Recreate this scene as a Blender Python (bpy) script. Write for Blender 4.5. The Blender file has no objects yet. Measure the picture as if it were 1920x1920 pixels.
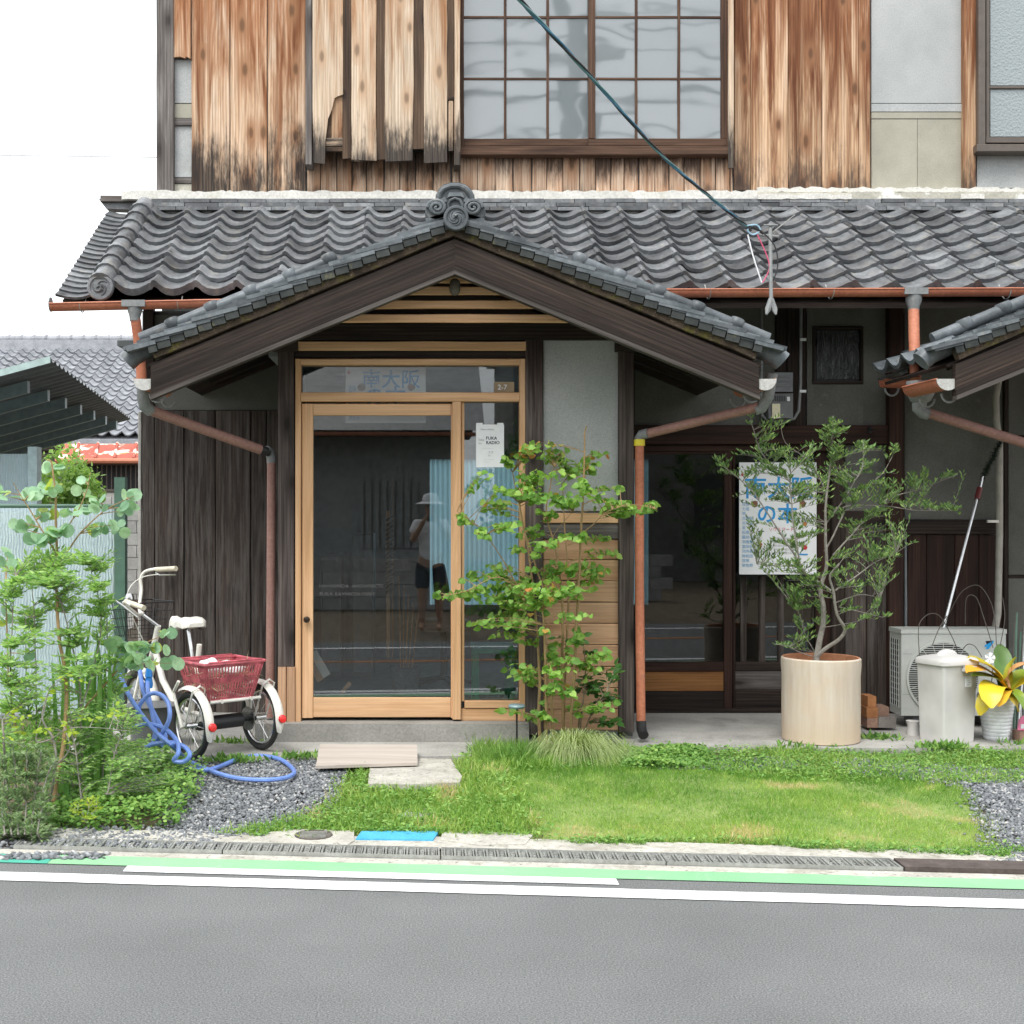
import bpy, math, random
import numpy as np
from mathutils import Vector, Matrix, noise as mnoise
R = math.radians
random.seed(7); NR = np.random.default_rng(7)
sc = bpy.context.scene
C = sc.collection

# ---------------------------------------------------------------- camera
F = 2400.0            # focal length in pixels of the 1920 px wide photograph
CX, CY, CH = 800.0, 965.0, 1.5
cam = bpy.data.cameras.new('camera'); camo = bpy.data.objects.new('camera', cam); C.objects.link(camo)
camo.location = (0, 0, CH); camo.rotation_euler = (R(90), 0, 0)
cam.sensor_width = 36; cam.lens = F / 1920 * 36
cam.shift_x = (960 - CX) / 1920; cam.shift_y = (CY - 960) / 1920
cam.clip_start = 0.1; cam.clip_end = 800
sc.camera = camo

# ---------------------------------------------------------------- sky, sun, exposure (bright overcast)
SUN_EL, SUN_AZ = 58, 205      # degrees; azimuth clockwise from +Y
w = bpy.data.worlds.new('World'); sc.world = w; w.use_nodes = True
nt = w.node_tree; bg = nt.nodes['Background']
sky = nt.nodes.new('ShaderNodeTexSky'); sky.sky_type = 'NISHITA'; sky.sun_disc = False
sky.sun_elevation = R(SUN_EL); sky.sun_rotation = R(SUN_AZ)
sky.air_density = 1.0; sky.dust_density = 4.0; sky.ozone_density = 1.0; sky.altitude = 50
hs = nt.nodes.new('ShaderNodeHueSaturation'); hs.inputs['Saturation'].default_value = 0.15
mixw = nt.nodes.new('ShaderNodeMix'); mixw.data_type = 'RGBA'; mixw.inputs[0].default_value = 0.6
mixw.inputs[7].default_value = (9.8, 10.1, 10.4, 1)
nt.links.new(sky.outputs[0], hs.inputs['Color']); nt.links.new(hs.outputs[0], mixw.inputs[6])
nt.links.new(mixw.outputs[2], bg.inputs[0]); bg.inputs[1].default_value = 0.15
sun = bpy.data.lights.new('sun', 'SUN'); sun.energy = 1.5; sun.angle = R(25); sun.color = (1, .97, .92)
suno = bpy.data.objects.new('sun', sun); C.objects.link(suno)
a, e = R(SUN_AZ), R(SUN_EL)
suno.rotation_euler = Vector((math.sin(a) * math.cos(e), math.cos(a) * math.cos(e), math.sin(e))).to_track_quat('Z', 'Y').to_euler()
suno.location = (0, -5, 12)
sc.view_settings.view_transform = 'Standard'; sc.view_settings.look = 'None'
sc.view_settings.exposure = 0.72; sc.view_settings.gamma = 1
sc.cycles.max_bounces = 8; sc.cycles.transparent_max_bounces = 12
sc.cycles.caustics_reflective = False; sc.cycles.caustics_refractive = False

# ---------------------------------------------------------------- helpers
def P(px, py, Y): return Vector(((px - CX) / F * Y, Y, CH + (CY - py) / F * Y))
def G(px, py, z=0.0):
    Y = (CH - z) * F / (py - CY); return Vector(((px - CX) / F * Y, Y, z))
WL = {}
def wl(o): return WL.get(o.name, Vector((0, 0, 0))) if o is not None else Vector((0, 0, 0))
def props(o, label=None, cat=None, group=None, kind=None):
    if label: o['label'] = label
    if cat: o['category'] = cat
    if group: o['group'] = group
    if kind: o['kind'] = kind
    return o
def thing(name, label, cat, loc=(0, 0, 0), group=None):
    o = bpy.data.objects.new(name, None); C.objects.link(o); o.location = loc
    o.empty_display_size = .1
    WL[o.name] = Vector(loc); return props(o, label, cat, group)
def link(me, name, parent=None, M=None, **kw):
    o = bpy.data.objects.new(name, me); C.objects.link(o)
    if M is None: M = Matrix.Identity(4)
    WL[o.name] = M.translation.copy()
    pm = WM.get(parent.name) if parent is not None else None
    if parent is not None:
        o.parent = parent
        o.matrix_basis = (pm.inverted() if pm is not None else Matrix.Translation(-wl(parent))) @ M
    else: o.matrix_basis = M
    if M.to_3x3() != Matrix.Identity(3): WM[o.name] = M
    return props(o, **kw)
WM = {}
class MB:
    def __init__(s): s.v = []; s.f = []; s.m = []; s.mi = 0
    def add(s, vs, fs):
        b = len(s.v); s.v += [tuple(v) for v in vs]; s.f += [tuple(i + b for i in f) for f in fs]; s.m += [s.mi] * len(fs); return s
    def box(s, x0, x1, y0, y1, z0, z1):
        x0, x1 = min(x0, x1), max(x0, x1); y0, y1 = min(y0, y1), max(y0, y1); z0, z1 = min(z0, z1), max(z0, z1)
        return s.add([(x, y, z) for z in (z0, z1) for y in (y0, y1) for x in (x0, x1)],
              [(0, 2, 3, 1), (4, 5, 7, 6), (0, 1, 5, 4), (2, 6, 7, 3), (0, 4, 6, 2), (1, 3, 7, 5)])
    def obox(s, c, ax, ay, az):   # oriented box, half vectors
        c, ax, ay, az = map(Vector, (c, ax, ay, az))
        return s.add([c + ax * i + ay * j + az * k for k in (-1, 1) for j in (-1, 1) for i in (-1, 1)],
              [(0, 2, 3, 1), (4, 5, 7, 6), (0, 1, 5, 4), (2, 6, 7, 3), (0, 4, 6, 2), (1, 3, 7, 5)])
    def quad(s, a, b, c, d): return s.add([a, b, c, d], [(0, 1, 2, 3)])
    def prism(s, poly, y0, y1):   # poly in (x,z), extruded along y
        n = len(poly)
        A = sum(poly[i][0] * poly[(i + 1) % n][1] - poly[(i + 1) % n][0] * poly[i][1] for i in range(n))
        if A < 0: poly = poly[::-1]
        vs = [(x, y0, z) for x, z in poly] + [(x, y1, z) for x, z in poly]
        fs = [tuple(range(n)), tuple(range(2 * n - 1, n - 1, -1))] + [(i, i + n, (i + 1) % n + n, (i + 1) % n) for i in range(n)]
        return s.add(vs, fs)
    def zprism(s, poly, z0, z1):
        n = len(poly)
        A = sum(poly[i][0] * poly[(i + 1) % n][1] - poly[(i + 1) % n][0] * poly[i][1] for i in range(n))
        if A < 0: poly = poly[::-1]
        vs = [(x, y, z0) for x, y in poly] + [(x, y, z1) for x, y in poly]
        fs = [tuple(range(n - 1, -1, -1)), tuple(range(n, 2 * n))] + [(i, (i + 1) % n, (i + 1) % n + n, i + n) for i in range(n)]
        return s.add(vs, fs)
    def tube(s, pts, r, n=8, cap=True, closed=False):
        pts = [Vector(p) for p in pts]; m = len(pts)
        rr = r if isinstance(r, (list, tuple)) else [r] * m
        t0 = (pts[1] - pts[0]).normalized()
        u = t0.orthogonal().normalized(); b = len(s.v); vs = []
        for i, p in enumerate(pts):
            if closed: t = (pts[(i + 1) % m] - pts[i - 1]).normalized()
            else: t = (pts[min(i + 1, m - 1)] - pts[max(i - 1, 0)]).normalized()
            u = (u - t * u.dot(t))
            u = u.normalized() if u.length > 1e-6 else t.orthogonal().normalized()
            v = t.cross(u)
            for k in range(n):
                an = 2 * math.pi * k / n; vs.append(p + (u * math.cos(an) + v * math.sin(an)) * rr[i])
        fs = []
        for i in range(m if closed else m - 1):
            j = (i + 1) % m
            for k in range(n): fs.append((i * n + k, i * n + (k + 1) % n, j * n + (k + 1) % n, j * n + k))
        if cap and not closed: fs += [tuple(range(n - 1, -1, -1)), tuple(range((m - 1) * n, m * n))]
        return s.add(vs, fs)
    def ring(s, c, ax, R_, r, n=28, k=6):   # torus round axis ax
        ax = Vector(ax).normalized(); u = ax.orthogonal().normalized(); v = ax.cross(u); c = Vector(c)
        return s.tube([c + (u * math.cos(2 * math.pi * i / n) + v * math.sin(2 * math.pi * i / n)) * R_ for i in range(n)], r, k, closed=True)
    def lathe(s, prof, c, ax=(0, 0, 1), n=24, cap0=True, cap1=True):   # prof: (r, h)
        ax = Vector(ax).normalized(); u = ax.orthogonal().normalized(); v = ax.cross(u); c = Vector(c)
        vs = [c + ax * h + (u * math.cos(2 * math.pi * k / n) + v * math.sin(2 * math.pi * k / n)) * r for r, h in prof for k in range(n)]
        m = len(prof); fs = [(i * n + k, i * n + (k + 1) % n, (i + 1) * n + (k + 1) % n, (i + 1) * n + k) for i in range(m - 1) for k in range(n)]
        if cap0: fs.append(tuple(range(n - 1, -1, -1)))
        if cap1: fs.append(tuple(range((m - 1) * n, m * n)))
        return s.add(vs, fs)
    def mesh(s, name, mats, smooth=False, origin=None):
        me = bpy.data.meshes.new(name)
        o = Vector(origin) if origin is not None else Vector((0, 0, 0))
        me.from_pydata([(v[0] - o.x, v[1] - o.y, v[2] - o.z) for v in s.v], [], s.f)
        for m in (mats if isinstance(mats, (list, tuple)) else [mats]): me.materials.append(m)
        if any(s.m): me.polygons.foreach_set('material_index', s.m)
        if smooth:
            me.polygons.foreach_set('use_smooth', [True] * len(me.polygons)); me.set_sharp_from_angle(angle=R(38))
        me.update(); return me
    def build(s, name, mats, parent=None, smooth=False, **kw):
        a = np.array(s.v); c = (a.min(0) + a.max(0)) / 2
        if parent is None: c[2] = a[:, 2].min()
        return link(s.mesh(name, mats, smooth, c), name, parent, Matrix.Translation(Vector(c)), **kw)

def smooth(pts, k=6):
    out = []
    for i in range(len(pts) - 1):
        p0, p1, p2, p3 = pts[max(i - 1, 0)], pts[i], pts[i + 1], pts[min(i + 2, len(pts) - 1)]
        for j in range(k):
            t_ = j / k; out.append(.5 * ((2 * p1) + (p2 - p0) * t_ + (2 * p0 - 5 * p1 + 4 * p2 - p3) * t_ * t_ + (3 * p1 - p0 - 3 * p2 + p3) * t_ ** 3))
    out.append(pts[-1]); return out
def npmesh(name, V, Fc, mats, tint=None, smooth=False, uvw=None):
    """V (n,3), Fc list of (k,m) arrays of equal sized faces"""
    me = bpy.data.meshes.new(name)
    me.vertices.add(len(V)); me.vertices.foreach_set('co', np.asarray(V, 'f').ravel())
    li = np.concatenate([f.ravel() for f in Fc]).astype('i')
    cnt = np.concatenate([np.full(len(f), f.shape[1]) for f in Fc]); st = np.concatenate([[0], np.cumsum(cnt)[:-1]])
    me.loops.add(len(li)); me.loops.foreach_set('vertex_index', li)
    me.polygons.add(len(cnt)); me.polygons.foreach_set('loop_start', st.astype('i'))
    me.polygons.foreach_set('loop_total', cnt.astype('i'))
    if smooth: me.polygons.foreach_set('use_smooth', np.ones(len(cnt), bool))
    for m in (mats if isinstance(mats, (list, tuple)) else [mats]): me.materials.append(m)
    if tint is not None:
        at = me.attributes.new('tint', 'FLOAT', 'POINT'); at.data.foreach_set('value', np.asarray(tint, 'f'))
    me.update(calc_edges=True); me.validate(); return me

def frames(nrm, dr):
    """stack of 3x3 with columns (side, dir, normal)"""
    d = dr / np.linalg.norm(dr, axis=1, keepdims=True)
    n = nrm - d * (nrm * d).sum(1, keepdims=True); n /= (np.linalg.norm(n, axis=1, keepdims=True) + 1e-9)
    s = np.cross(d, n); return np.stack([s, d, n], 2)
def scatter(name, tv, tf, pos, nrm, dr, size, mat, tint=None, smooth=False):
    tv = np.asarray(tv, float); n = len(pos); k = len(tv)
    M = frames(nrm, dr)
    V = np.einsum('nij,kj->nki', M, tv) * size[:, None, None] + pos[:, None, :]
    by = {}
    for f in tf: by.setdefault(len(f), []).append(f)
    Fc = [(np.array(fs)[None] + (np.arange(n) * k)[:, None, None]).reshape(-1, L) for L, fs in by.items()]
    if tint is None: tint = NR.random(n)
    return npmesh(name, V.reshape(-1, 3), Fc, mat, np.repeat(tint, k), smooth)

# leaf templates (y along the leaf, z up), unit length
HEART = ([(0, 0, 0), (.30, -.06, .05), (.50, .22, .10), (.40, .62, .06), (0, 1.0, -.08), (-.40, .62, .06), (-.50, .22, .10), (-.30, -.06, .05), (0, .45, -.02)],
         [(0, 1, 2, 8), (8, 2, 3, 4), (8, 4, 5, 6), (0, 8, 6, 7)])
ROUND = ([(0, 0, 0)] + [(.5 * math.sin(t), .5 - .5 * math.cos(t), .06 * abs(math.sin(t))) for t in [2 * math.pi * (i + 1) / 10 for i in range(9)]] + [(0, .5, -.02)],
         [(i, i + 1, 10) for i in range(9)] + [(9, 0, 10)])
OVAL = ([(0, 0, 0), (.2, .25, .04), (.24, .55, .03), (0, 1, -.06), (-.24, .55, .03), (-.2, .25, .04), (0, .5, -.01)],
        [(0, 1, 2, 6), (6, 2, 3), (6, 3, 4), (0, 6, 4, 5)])
LANCE = ([(0, 0, 0), (.15, .5, .02), (0, 1, 0), (-.15, .5, .02)], [(0, 1, 2), (0, 2, 3)])
BLADE = ([(-.03, 0, 0), (.03, 0, 0), (.024, .5, .06), (-.024, .5, .06), (0, 1, .28)], [(0, 1, 2, 3), (3, 2, 4)])
def leafmesh(name, T, mat, tint):
    me = bpy.data.meshes.new(name); me.from_pydata(T[0], [], T[1]); me.materials.append(mat)
    at = me.attributes.new('tint', 'FLOAT', 'POINT'); at.data.foreach_set('value', [tint] * len(T[0]))
    me.polygons.foreach_set('use_smooth', [True] * len(me.polygons)); me.update(); return me

# ---------------------------------------------------------------- materials
def newmat(name):
    m = bpy.data.materials.new(name); m.use_nodes = True
    return m, m.node_tree, m.node_tree.nodes['Principled BSDF']
def nd(t, k, **kw):
    n = t.nodes.new(k)
    for a_, v in kw.items(): setattr(n, a_, v)
    return n
def ramp(t, fac, stops, interp='LINEAR'):
    r = nd(t, 'ShaderNodeValToRGB'); r.color_ramp.interpolation = interp
    el = r.color_ramp.elements
    while len(el) > 1: el.remove(el[0])
    el[0].position = stops[0][0]; el[0].color = (*stops[0][1], 1) if len(stops[0][1]) == 3 else stops[0][1]
    for p_, c_ in stops[1:]:
        e_ = el.new(p_); e_.color = (*c_, 1)
    t.links.new(fac, r.inputs[0]); return r.outputs[0]
def g3(v): return (v, v, v)
def mixc(t, fac, a_, b_, mode='MIX'):
    m = nd(t, 'ShaderNodeMix', data_type='RGBA', blend_type=mode)
    for i, x in ((0, fac), (6, a_), (7, b_)):
        if isinstance(x, (int, float)): m.inputs[i].default_value = x
        elif isinstance(x, tuple): m.inputs[i].default_value = (*x, 1)
        else: t.links.new(x, m.inputs[i])
    return m.outputs[2]
def mth(t, op, a_, b_=None, c_=None, clamp=False):
    m = nd(t, 'ShaderNodeMath', operation=op, use_clamp=clamp)
    for i, x in enumerate((a_, b_, c_)):
        if x is None: continue
        if isinstance(x, (int, float)): m.inputs[i].default_value = x
        else: t.links.new(x, m.inputs[i])
    return m.outputs[0]
def coords(t, scale=(1, 1, 1), rand=True, src='Object', loc=(0, 0, 0)):
    if src == 'Position': o = nd(t, 'ShaderNodeNewGeometry').outputs['Position']
    else: o = nd(t, 'ShaderNodeTexCoord').outputs[src]
    if rand:
        oi = nd(t, 'ShaderNodeObjectInfo'); vm = nd(t, 'ShaderNodeVectorMath', operation='MULTIPLY_ADD')
        t.links.new(oi.outputs['Random'], vm.inputs[0]); vm.inputs[1].default_value = (37, 91, 53); t.links.new(o, vm.inputs[2]); o = vm.outputs[0]
    mp = nd(t, 'ShaderNodeMapping'); mp.inputs['Scale'].default_value = scale; mp.inputs['Location'].default_value = loc
    t.links.new(o, mp.inputs[0]); return mp.outputs[0]
def noise(t, vec, scale=5, detail=4, rough=.55, dist=0):
    n = nd(t, 'ShaderNodeTexNoise'); n.inputs['Scale'].default_value = scale; n.inputs['Detail'].default_value = detail
    n.inputs['Roughness'].default_value = rough; n.inputs['Distortion'].default_value = dist; t.links.new(vec, n.inputs['Vector']); return n.outputs[0]
def bump(t, bs, h, s=.3, d=.01):
    b = nd(t, 'ShaderNodeBump'); b.inputs['Strength'].default_value = s; b.inputs['Distance'].default_value = d
    t.links.new(h, b.inputs['Height']); t.links.new(b.outputs[0], bs.inputs['Normal']); return b
def setc(t, bs, c):
    if isinstance(c, tuple): bs.inputs['Base Color'].default_value = (*c, 1)
    else: t.links.new(c, bs.inputs['Base Color'])
def geoz(t):
    s = nd(t, 'ShaderNodeSeparateXYZ'); t.links.new(nd(t, 'ShaderNodeNewGeometry').outputs['Position'], s.inputs[0]); return s.outputs[2]

def wood(name, c1, c2, c3, knots=True, stain_shade=None, rough=.75, vary=.35, fine=.5, top=None, mottle=None, bmp=.35):
    """grain runs along local X. c1 light, c2 mid, c3 dark"""
    m, t, bs = newmat(name)
    v = coords(t, (.55, 8, 8)); s1 = noise(t, v, 1.6, 5, .6, .6)
    v2 = coords(t, (1.6, 75, 75)); s2 = noise(t, v2, 1.5, 4, .65)
    v3 = coords(t, (.5, 5, 5))
    wv = nd(t, 'ShaderNodeTexWave', bands_direction='Y'); wv.inputs['Scale'].default_value = 2.6
    wv.inputs['Distortion'].default_value = 5.5; wv.inputs['Detail'].default_value = 2.5; wv.inputs['Detail Scale'].default_value = .8
    t.links.new(v3, wv.inputs['Vector'])
    col = ramp(t, s1, [(.34, c1), (.50, c2), (.68, c3)])
    col = mixc(t, mth(t, 'MULTIPLY', wv.outputs['Fac'], .8 * fine), col, c3)
    f2 = ramp(t, s2, [(.32, g3(1 - .85 * fine)), (.58, g3(1))])
    col = mixc(t, 1.0, col, f2, 'MULTIPLY')
    oi = nd(t, 'ShaderNodeObjectInfo')
    vr = ramp(t, oi.outputs['Random'], [(0, g3(1 - vary)), (1, g3(1 + vary * .35))])
    col = mixc(t, 1.0, col, vr, 'MULTIPLY')
    if top:   # (z0, z1, colour): weathering band, more of it towards z1
        z = mth(t, 'ADD', geoz(t), mth(t, 'MULTIPLY', mth(t, 'SUBTRACT', s1, .5), top[3] if len(top) > 3 else 2.0))
        mr = nd(t, 'ShaderNodeMapRange', interpolation_type='SMOOTHSTEP'); t.links.new(z, mr.inputs[0])
        mr.inputs[1].default_value = top[0]; mr.inputs[2].default_value = top[1]
        col = mixc(t, mth(t, 'MULTIPLY', mr.outputs[0], .85), col, top[2], 'MULTIPLY')
    h = s2
    if knots:
        vk = coords(t, (2.4, 6.0, 6.0)); vo = nd(t, 'ShaderNodeTexVoronoi', voronoi_dimensions='2D'); vo.inputs['Scale'].default_value = 1.0
        t.links.new(vk, vo.inputs['Vector'])
        k = nd(t, 'ShaderNodeMapRange', interpolation_type='SMOOTHSTEP'); kd = mth(t, 'DIVIDE', mth(t, 'ADD', vo.outputs['Distance'], mth(t, 'MULTIPLY', mth(t, 'SUBTRACT', s2, .5), .12)), mth(t, 'ADD', .35, vo.outputs['Color'])); t.links.new(kd, k.inputs[0])
        k.inputs[1].default_value = .15; k.inputs[2].default_value = .05
        gate = mth(t, 'GREATER_THAN', vo.outputs['Color'], .53); hal = nd(t, 'ShaderNodeMapRange', interpolation_type='SMOOTHSTEP'); t.links.new(kd, hal.inputs[0]); hal.inputs[1].default_value = .42; hal.inputs[2].default_value = .08; col = mixc(t, mth(t, 'MULTIPLY', mth(t, 'MULTIPLY', hal.outputs[0], gate), .85), col, c3)
        col = mixc(t, mth(t, 'MULTIPLY', mth(t, 'MULTIPLY', k.outputs[0], gate), .8), col, tuple(x * .4 for x in c3))
    if mottle:
        mm = noise(t, coords(t, (.9, 16, 16)), 2.0, 7, .72)
        col = mixc(t, ramp(t, mm, [(.45, g3(0)), (.7, g3(1))]), col, mottle)
    if stain_shade:
        for (z0, z1, sc_, amt) in stain_shade:     # black at z0 fading out at z1
            sn = noise(t, coords(t, (2.2, 15, 15)), 2.2, 8, .75); sn2 = noise(t, coords(t, (1.2, 3, 3)), 2.0, 3, .6)
            H_ = abs(z1 - z0)
            sn = mth(t, 'ADD', mth(t, 'MULTIPLY', mth(t, 'SUBTRACT', sn, .5), H_ * 2.6), mth(t, 'MULTIPLY', mth(t, 'SUBTRACT', sn2, .5), H_ * 1.8))
            sn = mth(t, 'ADD', sn, mth(t, 'MULTIPLY', mth(t, 'SUBTRACT', oi.outputs['Random'], .5), H_ * .7))
            z = mth(t, 'ADD', geoz(t), sn)
            mr = nd(t, 'ShaderNodeMapRange', interpolation_type='SMOOTHSTEP'); t.links.new(z, mr.inputs[0])
            mr.inputs[1].default_value = z0; mr.inputs[2].default_value = z1; mr.inputs[3].default_value = amt; mr.inputs[4].default_value = 0
            col = mixc(t, mth(t, 'MULTIPLY', mr.outputs[0], ramp(t, s2, [(.35, g3(1)), (.62, g3(.86))])), col, sc_)
    setc(t, bs, col); bs.inputs['Roughness'].default_value = rough; bs.inputs['Specular IOR Level'].default_value = .25
    bump(t, bs, h, bmp, .004); return m

def rough_mat(name, c1, c2, scale=6, rough=.85, fine=60, bs_=.25, spots=None, vary=0.0, metallic=0, mid=None, src='Object', rand=True, blo=.35, bhi=.68, bd=.003, coat=0):
    m, t, bs = newmat(name)
    v = coords(t, src=src, rand=rand); a_ = noise(t, v, scale, 6, .6); b_ = noise(t, v, fine, 3, .6)
    st = [(blo, c1), (bhi, c2)] if mid is None else [(blo, c1), ((blo + bhi) / 2, mid), (bhi, c2)]
    col = ramp(t, a_, st); col = mixc(t, 1.0, col, ramp(t, b_, [(.3, g3(.8)), (.7, g3(1.12))]), 'MULTIPLY')
    if spots:
        for (scol, ssc, lo, hi) in spots:
            s_ = noise(t, coords(t, src=src, rand=rand, loc=(7, 3, 5)), ssc, 5, .65)
            col = mixc(t, ramp(t, s_, [(lo, g3(0)), (hi, g3(1))]), col, scol)
    if vary:
        oi = nd(t, 'ShaderNodeObjectInfo'); col = mixc(t, 1.0, col, ramp(t, oi.outputs['Random'], [(0, g3(1 - vary)), (1, g3(1 + vary))]), 'MULTIPLY')
    setc(t, bs, col); bs.inputs['Roughness'].default_value = rough; bs.inputs['Metallic'].default_value = metallic
    bs.inputs['Coat Weight'].default_value = coat
    bs.inputs['Specular IOR Level'].default_value = .35
    bump(t, bs, b_, bs_, bd); return m
def plain(name, c, rough=.5, metallic=0, spec=.5, dirt=.12):
    m, t, bs = newmat(name); v = coords(t); n = noise(t, v, 14, 5, .6)
    setc(t, bs, mixc(t, 1.0, c, ramp(t, n, [(.35, g3(1 - dirt * 1.6)), (.65, g3(1 + dirt * .4))]), 'MULTIPLY'))
    bs.inputs['Roughness'].default_value = rough; bs.inputs['Metallic'].default_value = metallic; bs.inputs['Specular IOR Level'].default_value = spec
    return m
def leaf(name, stops, trans=.35, rough=.5):
    m, t, bs = newmat(name)
    at = nd(t, 'ShaderNodeAttribute', attribute_name='tint')
    col = ramp(t, at.outputs['Fac'], stops)
    n = noise(t, coords(t, rand=False, src='Position'), 35, 3); col = mixc(t, 1.0, col, ramp(t, n, [(.3, g3(.82)), (.7, g3(1.15))]), 'MULTIPLY')
    setc(t, bs, col); bs.inputs['Roughness'].default_value = rough; bs.inputs['Specular IOR Level'].default_value = .3
    tr = nd(t, 'ShaderNodeBsdfTranslucent'); t.links.new(mixc(t, 1.0, col, (1.3, 1.4, .7), 'MULTIPLY'), tr.inputs[0])
    mx = nd(t, 'ShaderNodeMixShader'); mx.inputs[0].default_value = trans
    t.links.new(bs.outputs[0], mx.inputs[1]); t.links.new(tr.outputs[0], mx.inputs[2])
    t.links.new(mx.outputs[0], t.nodes['Material Output'].inputs[0]); return m
def glass(name, tint=(.9, .93, .93), wob=0, ior=1.5):
    m, t, bs = newmat(name)
    fr = nd(t, 'ShaderNodeFresnel'); fr.inputs[0].default_value = ior
    tp = nd(t, 'ShaderNodeBsdfTransparent'); tp.inputs[0].default_value = (*tint, 1)
    gl = nd(t, 'ShaderNodeBsdfGlossy'); gl.inputs['Roughness'].default_value = .01; gl.inputs[0].default_value = (1, 1, 1, 1)
    if wob:
        b = nd(t, 'ShaderNodeBump'); b.inputs['Strength'].default_value = wob; b.inputs['Distance'].default_value = .02
        t.links.new(noise(t, coords(t), 5, 2), b.inputs['Height']); t.links.new(b.outputs[0], gl.inputs['Normal'])
    mx = nd(t, 'ShaderNodeMixShader'); f = mth(t, 'MULTIPLY', fr.outputs[0], 1.7, clamp=True)
    t.links.new(f, mx.inputs[0]); t.links.new(tp.outputs[0], mx.inputs[1]); t.links.new(gl.outputs[0], mx.inputs[2])
    t.links.new(mx.outputs[0], t.nodes['Material Output'].inputs[0]); return m

W_UP = wood('weathered_cedar', (.77, .62, .48), (.64, .45, .30), (.30, .15, .075), stain_shade=[(4.02, 4.62, (.016, .014, .014), 1.0)], top=(4.4, 5.6, (.55, .30, .16), 3.4), vary=.25)
W_UPR = wood('warm_cedar', (.72, .52, .36), (.58, .38, .23), (.25, .12, .06), stain_shade=[(3.90, 4.26, (.03, .024, .022), .9)], top=(4.4, 5.3, (.42, .21, .11), 3.6), vary=.2)
W_BOX = wood('pale_cedar', (.76, .64, .50), (.68, .54, .40), (.46, .31, .20), stain_shade=[(4.13, 4.42, (.02, .018, .018), 1.0)], top=(4.7, 5.8, (.66, .42, .25), 2.6), vary=.12)
W_LOWB = wood('short_cedar', (.70, .55, .42), (.60, .43, .31), (.34, .19, .11), knots=True, stain_shade=[(4.24, 4.02, (.040, .024, .018), .97), (3.88, 3.98, (.05, .045, .04), .6)], vary=.25)  # top band paints the shade below the shutter box; foot band is staining
W_GAP = wood('brown_cedar', (.17, .11, .07), (.11, .07, .045), (.05, .032, .022), vary=.2)
W_GREY = wood('grey_weathered', (.27, .25, .235), (.17, .155, .145), (.055, .047, .043), mottle=(.09, .075, .07), vary=.2)
W_GREYP = wood('grey_purple_post', (.20, .165, .15), (.115, .092, .085), (.035, .027, .024), vary=.15, top=(1.9, 2.7, (.35, .24, .22), 1.2))
W_EDGE = wood('worn_edge', (.14, .125, .115), (.09, .078, .07), (.04, .034, .03), vary=.1)
W_SASH = wood('sash_brown', (.15, .085, .055), (.10, .055, .035), (.045, .025, .017), knots=False, vary=.15)
W_DARK = wood('dark_timber', (.066, .045, .035), (.042, .029, .023), (.017, .013, .011), knots=False, vary=.2, bmp=.6, fine=.7)
W_RED = wood('reddish_timber', (.070, .034, .024), (.045, .022, .016), (.02, .011, .009), knots=False, vary=.2)
W_SIDE = wood('dark_siding', (.125, .094, .078), (.075, .056, .047), (.032, .025, .022), vary=.3, mottle=(.12, .108, .10), bmp=.6, fine=.7)
W_PINE = wood('fresh_pine', (.76, .49, .29), (.70, .43, .24), (.56, .32, .16), knots=False, fine=.22, vary=.08, bmp=.08, rough=.6)
W_PINE2 = wood('pale_pine_board', (.62, .40, .25), (.55, .34, .21), (.40, .22, .12), fine=.3, vary=.15, bmp=.12, rough=.65)
W_ORANGE = wood('orange_panel', (.36, .17, .06), (.29, .13, .045), (.17, .07, .025), fine=.4, vary=.05)
W_PLY = wood('plywood', (.50, .45, .40), (.45, .40, .355), (.37, .32, .28), knots=False, fine=.08, vary=.05, bmp=.05)
TILE = rough_mat('roof_tile', (.088, .093, .099), (.205, .214, .224), 5, .40, 40, .12, vary=.42, spots=[((.22, .21, .185), 11, .56, .74), ((.022, .022, .022), 5, .62, .76), ((.30, .30, .28), 26, .68, .74)], mid=(.140, .147, .155))
TILE2 = rough_mat('blue_grey_tile', (.065, .078, .086), (.165, .185, .20), 6, .42, 40, .15, vary=.3, spots=[((.26, .26, .24), 10, .60, .78)])
TILE_FAR = rough_mat('far_roof_tile', (.21, .22, .24), (.30, .31, .33), 4, .5, 30, .1, vary=.15)
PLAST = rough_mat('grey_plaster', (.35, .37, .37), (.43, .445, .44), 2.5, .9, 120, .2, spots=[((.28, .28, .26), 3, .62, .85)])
PLASTD = rough_mat('dark_plaster', (.105, .105, .095), (.165, .165, .15), 2.0, .92, 120, .2, spots=[((.24, .25, .235), 4, .66, .8)])  # plaster with a dark base and paler patches
PLASTB = rough_mat('beige_render', (.34, .33, .27), (.42, .40, .33), 3, .95, 220, .8, bd=.004)
CAULK = rough_mat('white_mortar', (.56, .55, .51), (.68, .67, .63), 5, .9, 60, .5, spots=[((.50, .49, .42), 4, .58, .72)])
CAULKD = rough_mat('dull_mortar', (.40, .39, .33), (.52, .50, .43), 5, .9, 60, .5, spots=[((.8, .8, .76), 2.5, .58, .64)])
MOSS = rough_mat('mossy_clay', (.055, .042, .032), (.13, .098, .07), 9, .95, 60, .9, spots=[((.13, .115, .035), 9, .54, .66), ((.27, .20, .14), 14, .62, .7)], bd=.01)
GUT = rough_mat('terracotta_gutter', (.40, .135, .075), (.50, .19, .11), 3, .55, 50, .05, spots=[((.30, .15, .11), 5, .62, .8)])
PIPE = rough_mat('faded_downpipe', (.28, .155, .13), (.36, .20, .165), 3, .6, 50, .05)
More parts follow.
